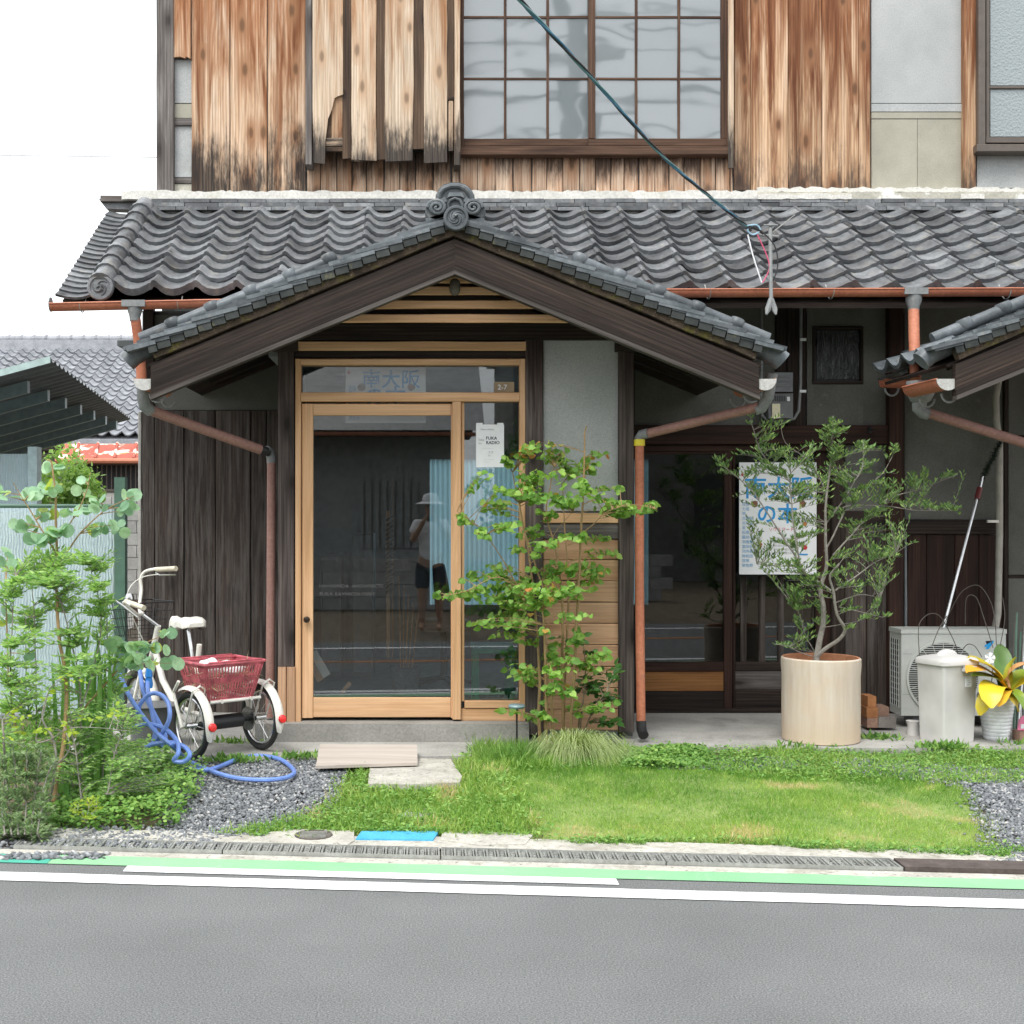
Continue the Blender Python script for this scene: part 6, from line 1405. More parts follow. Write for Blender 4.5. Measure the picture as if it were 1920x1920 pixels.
cl = [(590,580,20,30,10),(740,610,30,35,30),(660,690,50,50,50),(740,740,60,40,50),(620,740,50,30,30),(520,750,30,20,16),(440,800,40,30,26),(470,860,50,20,16),(560,840,50,30,36),(640,820,50,40,44),(720,850,60,50,60),(600,930,60,40,50),(540,970,30,20,12),(680,960,60,50,54),(770,930,60,60,56),(850,810,60,60,60),(900,740,30,40,30),(950,670,35,50,46),(990,610,25,40,30),(1040,660,40,40,40),(1010,760,60,50,60),(960,840,60,60,66),(860,930,60,60,60),(930,960,60,60,60),(1040,880,60,60,60),(1140,720,30,50,40),(1160,820,50,50,54),(1210,760,40,40,24),(1290,740,30,60,20),(1090,960,60,50,50),(1190,920,60,50,54),(1290,900,60,50,54),(1370,880,60,40,50),(1430,820,30,40,24),(1450,900,60,30,34),(1560,870,50,18,20),(1590,850,25,12,12),(1300,980,80,40,60),(1420,1010,70,30,44),(1520,1030,70,20,40),(1590,1030,25,16,16),(1200,1040,80,50,56),(1100,1100,70,60,50),(1000,1060,60,60,44),(1330,1080,60,40,36),(1250,1140,80,50,56),(1350,1170,40,30,18),(1150,1220,80,60,64),(1260,1250,60,40,44),(1300,1240,30,20,16),(1060,1260,60,60,40),(1200,1330,70,50,50),(1280,1350,40,16,20),(1110,1380,60,50,40),(880,1130,70,50,50),(800,1080,60,50,40),(720,1060,60,40,24),(590,1080,40,30,22),(560,1110,20,20,8),(620,1150,50,30,24),(700,1160,60,30,30),(800,1180,70,50,56),(720,1230,50,40,30),(640,1290,50,16,26),(700,1310,60,30,36),(790,1290,60,50,56),(830,1370,60,60,80),(860,1440,50,50,60),(790,1420,50,50,44),(820,1500,50,40,44),(780,1500,30,30,18),(900,1500,40,40,30),(950,1560,50,40,36),(820,1560,40,30,22),(880,1620,40,40,24),(800,1640,50,30,24),(720,1690,30,20,14),(770,1690,30,20,14),(1210,1460,40,20,20),(1170,1550,60,16,26),(1225,1545,25,14,12),(1080,1500,50,40,24),(1100,1600,20,16,8),(1020,1330,60,60,36),(940,1300,60,60,40)]
clw = [(o4(x, y, NR.uniform(-.3, .3)), (rx * YO2 / F / 2.595, .13, ry * YO2 / F / 2.595), int(n * 2.3)) for x, y, rx, ry, n in cl]
plant(ol, stems, clw, LANCE, (.025, .044), L_OLV, BARKG, per=13, droop=.75, twig=.0011, along=.1, spread=.7, nrm=(0, -.9, .1), nj=.9, up=3.5)

# ---------- left garden bed
def gb(cxy, Y): return P(cxy[0], cxy[1], Y)
def cw(l, Y, dY=.15, sc_=1.0): return [(P(x, y, Y + NR.uniform(-dY, dY)), (rx * Y / F, .12, ry * Y / F), max(1, int(n * sc_))) for x, y, rx, ry, n in l]
eu = thing('eucalyptus', 'tall shrub with large round blue green leaves at the left in front of the fence', 'shrub', G(95, 1520, .07))
EY = 6.55
plant(eu, [([P(95, 1540, 6.3), P(125, 1330, 6.4), P(108, 1150, 6.5), P(106, 1000, EY), P(100, 880, EY), P(88, 862, EY)], .012, .003), ([P(107, 1060, EY), P(160, 990, EY), P(200, 955, EY), P(250, 930, EY)], .005, .0015), ([P(107, 1040, EY), P(60, 962, EY), P(24, 905, EY)], .005, .0015),
           ([P(110, 1010, EY), P(150, 950, EY), P(165, 915, EY), P(170, 885, EY)], .004, .0014), ([P(60, 1500, 6.5), P(20, 1300, 6.5), P(10, 1100, 6.5)], .007, .003), ([P(100, 1400, 6.5), P(200, 1280, 6.6), P(260, 1215, 6.7), P(310, 1190, 6.75)], .006, .0018)],
      cw([(100, 884, 14, 10, 5), (86, 905, 14, 20, 7), (105, 920, 16, 14, 6), (20, 930, 22, 16, 7), (50, 935, 22, 16, 9), (35, 975, 30, 22, 12), (85, 965, 30, 20, 12), (110, 990, 24, 20, 10), (155, 925, 12, 10, 3), (185, 940, 18, 12, 7), (150, 960, 22, 16, 9), (180, 980, 24, 16, 10), (205, 990, 14, 10, 5), (232, 955, 16, 12, 6), (226, 995, 10, 8, 3), (60, 1010, 30, 18, 9), (20, 1040, 16, 30, 6), (130, 1035, 24, 16, 6), (240, 930, 16, 6, 4), (165, 905, 8, 12, 3),
          (20, 1170, 24, 24, 5), (70, 1140, 26, 24, 4), (30, 1230, 26, 18, 3), (225, 1205, 22, 22, 14), (262, 1220, 22, 20, 14), (305, 1205, 16, 24, 12), (312, 1245, 16, 10, 6), (285, 1240, 16, 14, 7), (245, 1250, 26, 16, 12), (180, 1260, 30, 20, 8)], EY, .12),
      ROUND, (.040, .076), L_EUC, BARKY, per=4, nobj=290, nrm=(0, -1, .25), nj=.55, droop=.0, twig=.0018)
fe = thing('feathery_shrub', 'light green feathery shrub filling the middle of the left garden bed', 'shrub', G(60, 1480, .07))
plant(fe, [([P(150, 1530, 6.5), P(150, 1300, 6.5), P(120, 1150, 6.5), P(90, 1080, 6.5)], .006, .002), ([P(30, 1500, 6.4), P(20, 1250, 6.4), P(30, 1080, 6.5)], .006, .002), ([P(70, 1500, 6.55), P(66, 1250, 6.6), P(62, 1100, 6.65)], .005, .002), ([P(190, 1500, 6.6), P(205, 1280, 6.65), P(196, 1120, 6.7)], .005, .002), ([P(60, 1350, 6.5), P(50, 1300, 6.5), P(48, 1160, 6.5)], .004, .0015), ([P(150, 1340, 6.5), P(190, 1180, 6.6), P(170, 1060, 6.6)], .005, .0015)],
      cw([(30, 1060, 30, 20, 40), (80, 1050, 40, 20, 60), (140, 1045, 40, 16, 60), (185, 1060, 20, 12, 24), (10, 1110, 30, 20, 40), (60, 1090, 40, 20, 60), (120, 1085, 40, 20, 60), (170, 1100, 30, 18, 40), (200, 1095, 16, 8, 16), (40, 1150, 40, 22, 50), (110, 1130, 40, 22, 56), (170, 1140, 34, 20, 44), (60, 1200, 50, 26, 60), (140, 1190, 44, 26, 60), (190, 1180, 20, 20, 24), (10, 1250, 30, 30, 44), (90, 1260, 50, 30, 60), (160, 1250, 40, 26, 50), (210, 1240, 30, 20, 34), (30, 1320, 40, 30, 50), (90, 1340, 40, 30, 40), (150, 1310, 40, 26, 40), (60, 1395, 50, 26, 40), (200, 1140, 20, 30, 30), (215, 1290, 30, 30, 40), (60, 1290, 60, 30, 60), (120, 1420, 50, 30, 50), (20, 1390, 30, 40, 50), (100, 1040, 60, 14, 40), (200, 1050, 20, 20, 14)], 6.5, .28, 6.0),
      LANCE, (.026, .050), L_FERN, BARKG, per=12, droop=.15, along=.05, spread=1.0, twig=.0013, nrm=(0, -.8, .5), nj=.9, up=2.5)
ir = thing('iris_clump', 'clump of upright strap leaves in the middle of the left bed', 'plant', G(150, 1440, .07))
for k in range(24):
    x0 = random.gauss(150, 26); x1 = x0 + random.gauss(0, 26); y1 = random.uniform(1130, 1260); Yb = random.uniform(6.5, 6.9)
    p0, p2 = G(x0, 1440, .07), P(x1, y1, Yb); p0 = Vector((P(x0, 0, Yb).x, Yb, .07)); md = Vector((p0.x * .8 + p2.x * .2, Yb, p2.z * .75)); w_ = random.uniform(.010, .016)
    vs = []
    for i in range(8):
        u = i / 7; c = p0 * (1 - u) ** 2 + md * 2 * u * (1 - u) + p2 * u * u; ww = w_ * (1 - u ** 3) + .0005
        vs += [c - Vector((ww, 0, 0)), c + Vector((0, .003, 0)), c + Vector((ww, 0, 0))]
    q = MB().add(vs, [(i * 3 + k_, i * 3 + k_ + 1, i * 3 + k_ + 4, i * 3 + k_ + 3) for i in range(7) for k_ in (0, 1)]); o = q.build('leaf', L_IRIS, ir, True)
    at = o.data.attributes.new('tint', 'FLOAT', 'POINT'); at.data.foreach_set('value', [random.random()] * len(vs))
cm = thing('ferny_bush', 'dense bright green ferny bush beside the blue hose in the left bed', 'shrub', G(230, 1480, .07))
plant(cm, [([P(200, 1490, 6.3), P(220, 1400, 6.4), P(240, 1340, 6.5)], .004, .002), ([P(150, 1500, 6.3), P(140, 1400, 6.4), P(120, 1330, 6.4)], .004, .002)],
      cw([(235, 1330, 26, 16, 60), (200, 1345, 34, 20, 90), (260, 1360, 26, 20, 80), (160, 1370, 40, 24, 90), (215, 1390, 40, 26, 130), (265, 1400, 24, 20, 80), (130, 1400, 40, 24, 70), (180, 1430, 50, 26, 130), (240, 1440, 40, 24, 120), (285, 1430, 20, 18, 40), (150, 1340, 30, 20, 50), (110, 1440, 34, 24, 60), (60, 1450, 40, 24, 70), (200, 1310, 30, 14, 60), (170, 1330, 34, 16, 60), (100, 1370, 34, 20, 70), (30, 1400, 34, 24, 70), (300, 1410, 14, 16, 30), (330, 1460, 20, 18, 50), (280, 1470, 40, 20, 110), (200, 1475, 40, 20, 100)], 6.45, .2, 2.4),
      LANCE, (.020, .036), L_FERN, BARKG, per=16, droop=.0, along=.02, twig=.0010)
rm = thing('rosemary', 'grey green rosemary bush at the lower left corner of the bed', 'shrub', G(40, 1560, .05))
plant(rm, [([G(40 + dx, 1565, .05), P(40 + dx * 1.5, 1470, 5.98), P(38 + dx * 2.2, 1395 + abs(dx), 5.95)], .004, .0015) for dx in (-30, -18, -6, 6, 18, 30)],
      cw([(x, y, 20, 24, 190) for x in (0, 22, 44, 66, 86) for y in (1425, 1460, 1495, 1528, 1555, 1580)] + [(20, 1395, 24, 14, 60), (60, 1402, 14, 14, 40)], 5.95, .1), LANCE, (.018, .032), L_ROSE, BARKG, per=22, droop=.35, along=.02, spread=.7, twig=.0011)
yf = thing('yellow_fern', 'small yellow green feathery fern at the front of the left bed', 'plant', G(160, 1540, .06))
plant(yf, [([G(160, 1542, .06), P(160 + dx, 1515, 6.0)], .002, .001) for dx in (-20, -6, 8, 22)], cw([(140, 1512, 12, 10, 40), (160, 1505, 12, 12, 44), (178, 1512, 12, 12, 40), (160, 1528, 26, 8, 50)], 6.0, .05), LANCE, (.018, .032), L_YEL, BARKG, per=12, droop=.3, along=.02, twig=.0009)
yl = thing('yellowing_shrub', 'sparse shrub with yellowing lobed leaves on bare twisted stems in the left bed', 'shrub', G(90, 1535, .06))
plant(yl, [([G(92, 1512, .06), P(104, 1440, 6.2), P(98, 1385, 6.2), P(80, 1345, 6.2), P(95, 1290, 6.2)], .007, .003), ([P(104, 1436, 6.2), P(130, 1400, 6.15), P(112, 1345, 6.2)], .005, .002), ([P(98, 1385, 6.2), P(68, 1388, 6.2), P(88, 1320, 6.2)], .004, .002), ([P(96, 1385, 6.2), P(130, 1366, 6.1), P(180, 1364, 6.1), P(250, 1372, 6.1)], .003, .001), ([G(12, 1500, .06), P(8, 1400, 6.1), P(4, 1350, 6.1)], .008, .004)],
      cw([(20, 1330, 20, 16, 16), (45, 1345, 20, 14, 16), (70, 1360, 18, 12, 12), (140, 1365, 20, 14, 14), (130, 1385, 10, 14, 10), (100, 1300, 20, 14, 10), (30, 1370, 24, 16, 14), (170, 1345, 20, 10, 10), (232, 1326, 14, 8, 12), (150, 1265, 20, 14, 12)], 6.15, .08), OVAL, (.025, .042), L_YEL, BARKG, per=5, nobj=120, twig=.001)

# ================================================================ GROUND COVER
def in_poly(px, py, poly):
    poly = np.array(poly, float); n = len(poly); inside = np.zeros(len(px), bool); j = n - 1
    for i in range(n):
        c = ((poly[i, 1] > py) != (poly[j, 1] > py)) & (px < (poly[j, 0] - poly[i, 0]) * (py - poly[i, 1]) / (poly[j, 1] - poly[i, 1] + 1e-9) + poly[i, 0]); inside ^= c; j = i
    return inside
def wpoly(l, z=.06): return [(G(x, y, z).x, G(x, y, z).y) for x, y in l]
def sample(poly, n, jit=.04):
    poly = np.array(poly); lo, hi = poly.min(0), poly.max(0); out = []
    while sum(map(len, out)) < n:
        p = NR.uniform(lo, hi, (n * 2, 2)); q_ = p + NR.normal(size=p.shape) * jit; out.append(p[in_poly(q_[:, 0], q_[:, 1], poly)])
    return np.concatenate(out)[:n]
GHV = lambda p: np.array([gh(float(x), float(y)) for x, y in p])
def nz(p, s, o=0): return np.array([mnoise.noise((float(x) * s + o, float(y) * s, o)) for x, y in p])
SLABS = [wpoly(l, .03) for l in ([(488, 1580), (500, 1556), (560, 1550), (664, 1553), (1002, 1560), (985, 1582), (700, 1585)],)] + [wpoly([(690, 1474), (694, 1436), (792, 1422), (845, 1426), (866, 1460), (862, 1470), (760, 1474)], .08), wpoly([(585, 1440), (590, 1393), (785, 1393), (787, 1432)], .1), [(-2.3, 7.7), (-.75, 7.45), (.26, 7.52), (.3, 7.76), (6, 7.72), (6, 9.3), (-2.3, 9.3)]]
def offslab(p):
    ok = np.ones(len(p), bool)
    for q_ in SLABS: ok &= ~in_poly(p[:, 0], p[:, 1], q_)
    return (ok | (NR.random(len(p)) < .02)) & (p[:, 1] - SL * p[:, 0] > 5.88 + nz(p, 2.2, 31) * .13 + nz(p, 11, 5) * .05)
def grass(name, poly, n, hgt, mat, label, bias=0, jit=.04, lean=.35, width=1.6, tint_sd=.18, patch=None, keep=None, z0=0):
    p = sample(poly, n, jit)
    p = p[offslab(p)]
    n = len(p); z = GHV(p) + z0 - .008
    tn = .42 + bias + nz(p, 1.7) * .30 + nz(p, 6, 3) * .28 + NR.normal(size=n) * tint_sd
    if patch is not None: tn += patch(p)
    dr = np.stack([NR.normal(size=n) * lean, NR.normal(size=n) * lean, np.ones(n)], 1); nr = np.stack([NR.normal(size=n), -np.abs(NR.normal(size=n)), np.zeros(n)], 1)
    sz = hgt * NR.uniform(.55, 1.25, n) * (1 + .45 * nz(p, 2.3, 9))
    tv = np.array(BLADE[0]) * [width, 1, 1]
    o = link(scatter(name, tv, BLADE[1], np.column_stack([p, z]), nr, dr, sz, mat, np.clip(tn, 0, 1)), name, None, label=label, cat='grass', kind='stuff')
    return o
lawn = wpoly([(1010, 1572), (1020, 1548), (960, 1500), (940, 1440), (1180, 1432), (1500, 1462), (1700, 1470), (1810, 1482), (1850, 1530), (1880, 1580), (1800, 1592), (1400, 1582), (1150, 1572)])
def lpatch(p):
    n_ = p[:, 1] - SL * p[:, 0]; d = np.clip((6.55 - n_) / .5, -1, 1) * .22  # light put into the tint: brighter towards the road, darker by the house
    q_ = nz(p, 2.6, 21) + .6 * nz(p, 9, 3); d += np.where(q_ > .22, (q_ - .22) * 1.3, 0); return d
grass('lawn', lawn, 62000, .030, L_GRASS, 'short mown lawn of fine bright grass in front of the house', patch=lpatch, lean=.5, width=1.5)
TURF = rough_mat('turf_thatch', (.15, .24, .06), (.27, .33, .12), 5, .98, 80, .8, src='Position', rand=False)
def sheet_on(poly, name, mat, step=.12, dz=.0):
    pa_ = np.array(poly); lo, hi = pa_.min(0), pa_.max(0); xs_ = np.arange(lo[0], hi[0], step); ys_ = np.arange(lo[1], hi[1], step)
    X, Y_ = np.meshgrid(xs_, ys_); ok = in_poly(X.ravel() + step / 2, Y_.ravel() + step / 2, poly); vs = []; fs = []
    for (x, y) in zip(X.ravel()[ok], Y_.ravel()[ok]):
        b = len(vs); vs += [(x + a_, y + b_, gh(x + a_, y + b_) - .004 + dz) for a_, b_ in ((0, 0), (step, 0), (step, step), (0, step))]; fs.append((b, b + 1, b + 2, b + 3))
    return MB().add(vs, fs).build(name, mat, None, kind='structure')
sheet_on(lawn, 'turf', TURF)
wl1 = wpoly([(240, 1575), (250, 1555), (420, 1545), (560, 1520), (640, 1490), (690, 1430), (694, 1475), (870, 1478), (860, 1400), (1000, 1395), (1160, 1400), (1180, 1440), (950, 1450), (980, 1510), (1020, 1550), (1000, 1556), (700, 1556), (500, 1560), (490, 1590), (300, 1584)])
grass('weedy_grass', wl1, 26000, .060, L_GRASS, 'longer weedy grass round the paving slab and young tree', patch=lambda p: np.where(nz(p, 4.5, 2) > .2, (nz(p, 4.5, 2) - .2) * 1.8, 0), bias=.0, lean=.7, width=1.5)
grass('side_weeds', [(-6.5, 6.35), (-2.15, 6.1), (-2.15, 7.5), (-2.4, 8.9), (-6.5, 8.9)], 14000, .06, L_WEED, 'rough weeds in front of the pale fence beyond the left bed', lean=.7, width=2.0)
wl2 = wpoly([(1160, 1405), (1300, 1400), (1920, 1412), (1960, 1420), (1960, 1475), (1840, 1478), (1700, 1474), (1500, 1468), (1180, 1440)])
grass('verge_weeds', wl2, 15000, .045, L_GRASS, 'scruffy weeds along the edge of the concrete at the right', bias=-.05, lean=.8, width=1.8)
wl3 = wpoly([(1030, 1572), (1150, 1570), (1400, 1580), (1700, 1592), (1960, 1590), (1960, 1618), (1700, 1606), (1620, 1608), (1200, 1598), (1060, 1588)], .02)
grass('edge_weeds', wl3, 9000, .04, L_WEED, 'green weeds growing over the pale kerb below the lawn', bias=.05, lean=.8, width=2.0)
tuft = wpoly([(860, 1420), (880, 1388), (960, 1392), (1010, 1400), (1010, 1430), (930, 1445)])
grass('tall_grass', tuft, 4200, .11, L_WEED, 'taller dark green grass tuft below the entrance step', bias=.25, lean=.6, width=1.0)
def cover(name, poly, n, TPL, size, mat, label, hmax=.05, up=1, bias=0, jit=.05, keep=None):
    p = sample(poly, n, jit)
    p = p[offslab(p)]
    n = len(p); hh = (.35 + .65 * np.clip(nz(p, 3.5, 4) + .5, 0, 1.2)) * hmax
    z = GHV(p) + hh * NR.uniform(0, 1, n) ** .5
    dr = NR.normal(size=(n, 3)); dr[:, 2] *= .35; nr = np.tile([0, -.25, 1.], (n, 1)) + NR.normal(size=(n, 3)) * .4
    tn = .4 + bias + .35 * (z - GHV(p)) / hmax + NR.normal(size=n) * .18
    return link(scatter(name, *TPL, np.column_stack([p, z]), nr, dr, NR.uniform(*size, n), mat, np.clip(tn, 0, 1)), name, None, label=label, cat='ground cover', kind='stuff')
cover('clover_bed', wpoly([(60, 1560), (90, 1500), (130, 1450), (200, 1420), (300, 1425), (350, 1450), (372, 1490), (330, 1530), (250, 1550), (180, 1565)]), 8000, ROUND, (.012, .024), L_WEED, 'mat of small clover leaves spilling from the left garden bed', .13)
cover('clover_patch', wpoly([(1160, 1445), (1180, 1405), (1260, 1398), (1320, 1412), (1330, 1440), (1260, 1452)]), 3600, ROUND, (.012, .022), L_WEED, 'clover patch by the foot of the terracotta coloured downpipe', .06)
cover('weed_cover', wl1, 9000, OVAL, (.014, .03), L_WEED, 'broad leaved weeds mixed in the grass round the paving slab', .04)
cover('weed_cover', wl2, 7000, OVAL, (.014, .028), L_WEED, 'broad leaved weeds along the concrete edge right of the young tree', .035)
cover('weed_cover', wl3, 5000, OVAL, (.014, .026), L_WEED, 'broad leaved weeds along the kerb under the lawn', .03)
cover('bed_litter', wpoly([(0, 1585), (0, 1530), (120, 1510), (330, 1540), (240, 1582)]), 1800, OVAL, (.014, .03), L_WEED, 'scattered low weeds and litter on the soil at the front of the left bed', .02)
for (x, y, n) in ((1500, 1400, 40), (1120, 1398, 60), (1760, 1402, 160), (1650, 1385, 90), (1780, 1400, 60), (1905, 1395, 40), (440, 1392, 60), (430, 1425, 160), (560, 1420, 120)):
    gpt = G(x, y, .1); pp_ = NR.normal(size=(n, 2)) * [.07, .03] + [gpt.x, gpt.y]; dr = np.stack([NR.normal(size=n) * .7, NR.normal(size=n) * .7, np.ones(n)], 1)
    nm2 = {1500: 'weed sprig at the foot of the terracotta pot', 1120: 'thin weed tuft right of the pale sedge', 1760: 'weeds sprouting round the foot of the bin', 1650: 'weeds between the blocks and the bin', 1780: 'small weed tuft at the bin corner', 1905: 'weed tuft at the foot of the white pot', 440: 'dry weeds on the concrete under the tricycle', 430: 'weed tuft at the gravel edge below the tricycle', 560: 'weed tuft left of the plywood board'}[x]
    link(scatter('weed_tuft', *LANCE, np.column_stack([pp_, np.full(n, .09)]), NR.normal(size=(n, 3)), dr, NR.uniform(.03, .07, n), L_WEED), 'weed_tuft', None, label=nm2, cat='weeds', kind='stuff')
# pale sedge
sd = thing('sedge', 'pale arching tuft of fine sedge at the foot of the young tree', 'grass tuft', G(1070, 1400, .07))
q = MB(); bc = Vector((G(1060, 1400, .07).x, 7.45, .07)); vs = []; fs = []
for k in range(850):
    an = random.uniform(0, 2 * math.pi); L = random.uniform(.16, .34); hgt = random.uniform(.06, .17); o_ = Vector((random.gauss(0, .05), random.gauss(0, .03), 0))
    dx = math.cos(an) * L + .05; dy = math.sin(an) * L * .8 - .06; b = len(vs)
    for i in range(6):
        u = i / 5; c = bc + o_ + Vector((dx * u, dy * u, 4 * hgt * u * (1 - u) + hgt * .4 * (1 - u) * u)); w_ = .0020 * (1 - u) + .0003
        vs += [c - Vector((w_, 0, 0)), c + Vector((w_, 0, .0))]
    fs += [(b + 2 * i, b + 2 * i + 1, b + 2 * i + 3, b + 2 * i + 2) for i in range(5)]
me = npmesh('blades', np.array([tuple(v) for v in vs]), [np.array(fs)], L_SEDGE, np.repeat(NR.random(850), 12)); o = link(me, 'blades', sd); o['kind'] = 'stuff'
# gravel
ICO = None
def stones(name, poly, n, size, label, keep=None, jit=.05):
    p = sample(poly, n, jit); n = len(p)
    base = np.array([(0, 0, .6), (.9, 0, 0), (.3, .8, .1), (-.7, .5, 0), (-.8, -.5, .1), (.3, -.9, 0), (0, 0, -.4)]); k = 7
    fc = np.array([(0, 1, 2), (0, 2, 3), (0, 3, 4), (0, 4, 5), (0, 5, 1), (6, 2, 1), (6, 3, 2), (6, 4, 3), (6, 5, 4), (6, 1, 5)])
    an = NR.uniform(0, 6.28, n); ca, sa = np.cos(an), np.sin(an); V = np.tile(base, (n, 1, 1)) * NR.uniform(.7, 1.3, (n, k, 3)) * NR.uniform(size[0], size[1], n)[:, None, None] / 2
    V[:, :, 2] += V[:, :, 0] * NR.normal(size=n)[:, None] * .3
    X = V[:, :, 0] * ca[:, None] - V[:, :, 1] * sa[:, None]; Yy = V[:, :, 0] * sa[:, None] + V[:, :, 1] * ca[:, None]
    V = np.stack([X + p[:, 0:1], Yy + p[:, 1:2], V[:, :, 2] + (GHV(p) + NR.uniform(-.004, .006, n))[:, None]], 2)
    me = npmesh(name, V.reshape(-1, 3), [(fc[None] + (np.arange(n) * k)[:, None, None]).reshape(-1, 3)], GRAV, np.repeat(NR.random(n), k))
    return link(me, name, None, label=label, cat='gravel', kind='stuff')
m, t, bs = newmat('gravel'); GRAV = m
at = nd(t, 'ShaderNodeAttribute', attribute_name='tint'); setc(t, bs, ramp(t, at.outputs['Fac'], [(0, (.11, .117, .124)), (.5, (.175, .187, .20)), (.85, (.25, .265, .28)), (1, (.48, .47, .45))])); bs.inputs['Roughness'].default_value = .85
stones('gravel', wpoly([(300, 1545), (335, 1500), (370, 1440), (330, 1420), (590, 1420), (640, 1440), (640, 1490), (560, 1525), (420, 1550)]), 10500, (.014, .034), 'grey gravel patch under the blue hose')
stones('gravel', wpoly([(1825, 1482), (1700, 1465), (1580, 1450), (1600, 1430), (1960, 1455), (1990, 1600), (1900, 1600), (1865, 1555)]), 8000, (.014, .034), 'grey gravel patch at the right edge of the lawn')
stones('gravel', [(3.3, 5.75), (6.6, 5.45), (6.6, 7.6), (3.5, 7.6), (3.3, 6.9)], 9000, (.018, .04), 'grey gravel running on past the right edge of the photo')
stones('gravel', wpoly([(1180, 1440), (1420, 1425), (1500, 1430), (1480, 1450), (1300, 1450)]), 1200, (.012, .026), 'thin scatter of gravel in the weeds above the lawn')
stones('pebbles', wpoly([(0, 1575), (0, 1560), (140, 1545), (400, 1560), (410, 1580), (250, 1584)], .02), 1300, (.012, .04), 'loose pebbles along the gutter below the left bed')
stones('pebbles', wpoly([(0, 1604), (0, 1598), (200, 1604), (200, 1609)], .01), 160, (.02, .05), 'crumbled stones between drain cover and teal paint at far left')

# ================================================================ BEYOND THE HOUSE (left) AND ACROSS THE ROAD
MB().box(-30, -2.3, 9.3, 34, -.01, .004).build('yard', rough_mat('yard_tarmac', (.16, .165, .17), (.24, .245, .25), 2, .9, 90, .5, src='Position', rand=False), None, kind='structure')
# neighbouring house with a tiled roof
NH = thing('neighbouring_house', 'grey tiled house with a small rusty red lean-to roof seen behind the garden fence', 'house', (-8, 26.4, 0))
ny, nzv, ry, rz_ = 26.0, P(0, 817, 26).z, 31.0, P(0, 655, 31).z
NUP = Vector((0, ry - ny, rz_ - nzv)); NL = NUP.length; NUP.normalize(); NN = NUP.cross(Vector((-1, 0, 0)))
if NN.z < 0: NN = -NN
nroof = MB().add([(-12, ny, nzv - .08), (-4.5, ny, nzv - .08), (-4.5, ry, rz_ - .08), (-12, ry, rz_ - .08), (-12, ny, nzv - .16), (-4.5, ny, nzv - .16), (-4.5, ry, rz_ - .2), (-12, ry, rz_ - .2)],
    [(0, 1, 2, 3), (7, 6, 5, 4), (0, 4, 5, 1), (1, 5, 6, 2), (2, 6, 7, 3), (3, 7, 4, 0)]).build('roof', TILE_FAR, NH)
MB().add([(-12, ry, rz_ - .1), (-4.5, ry, rz_ - .1), (-4.5, ry + 5, nzv - .1), (-12, ry + 5, nzv - .1)], [(0, 1, 2, 3)]).build('rear_slope', TILE_FAR, nroof)
B2 = Matrix((Vector((1, 0, 0)), NUP, NN)).transposed().to_4x4(); ft = tile_mesh('far_tile', .27, NL / 19 + .06, TILE_FAR, th=.03, amp=1.5, lift=.045)
for r in range(19):
    base = Vector((0, ny, nzv)) + NUP * (r * NL / 19)
    i0, i1 = math.floor(((-14 - 800) / F * base.y) / .27), math.ceil(((272 - 800) / F * base.y) / .27)
    for i in range(i0, i1): link(ft, 'roof_tile', nroof, Matrix.Translation((i * .27, base.y, base.z + random.uniform(-.006, .006))) @ B2)
q = MB(); q.box(-12, -4.5, ry - .12, ry + .12, rz_ - .05, rz_ + .22); q.build('ridge', TILE_FAR, nroof); q = MB(); q.tube([(-12, ry, rz_ + .25), (-4.5, ry, rz_ + .25)], .09, 10)
q.build('ridge_cap', TILE_FAR, nroof, True)
for k in range(22): MB().lathe([(.10, -.03), (.11, 0), (.10, .03)], (-11 + k * .3, ry, rz_ + .25), (1, 0, 0), 8).build('cap_band', TILE_FAR, nroof)
MB().box(-12, -4.5, 27, 35, 0, nzv - .1).build('wall', PLAST, NH); MB().box(-12, -4.5, 25.9, 27.0, nzv - .3, nzv - .17).build('eave_board', W_DARK, NH)
lr = MB(); pa = [P(106, 862, 24), P(300, 862, 24), P(300, 832, 25.2), P(122, 832, 25.2)]
lr.add(pa + [p - Vector((0, 0, .05)) for p in pa], [(0, 1, 2, 3), (7, 6, 5, 4), (0, 4, 5, 1), (1, 5, 6, 2), (2, 6, 7, 3), (3, 7, 4, 0)]); l_ = lr.build('lean_to_roof', RUSTR, NH)
for x in (142, 178, 214, 250): MB().tube([P(x, 860, 23.98), P(x + 6, 831, 25.2)], .03, 6).build('seam', RUSTR, l_)
MB().tube([P(104, 864, 23.9), P(300, 864, 23.9)], .05, 8).build('gutter', GUT, NH, True)
MB().box(P(117, 0, 24.4).x, P(142, 0, 24.4).x, 24.4, 25.6, 0, P(0, 868, 24.4).z).build('shed_wall', PLAST, NH)
MB().box(P(142, 0, 24.4).x, -4, 24.4, 25.6, 0, P(0, 918, 24.4).z).build('shed_wall', PLAST, NH); MB().box(P(142, 0, 24.4).x, -4, 24.6, 25.6, P(0, 919, 24.4).z, P(0, 862, 24.4).z).build('dark_opening', BLACK, NH)
wb = MB().box(P(143, 0, 24.4).x, P(258, 0, 24.4).x, 24.4, 24.45, P(0, 872, 24.4).z, P(0, 868, 24.4).z).build('window_grille', AL, NH)
for k in range(13): vboard(145 + k * 9, 147 + k * 9, 872, 917, 24.42, AL, wb, .03, 'bar', wob=0)
MB().box(P(143, 0, 24.3).x, P(258, 0, 24.3).x, 24.3, 24.4, P(0, 921, 24.3).z, P(0, 917, 24.3).z).build('sill', AL, NH)
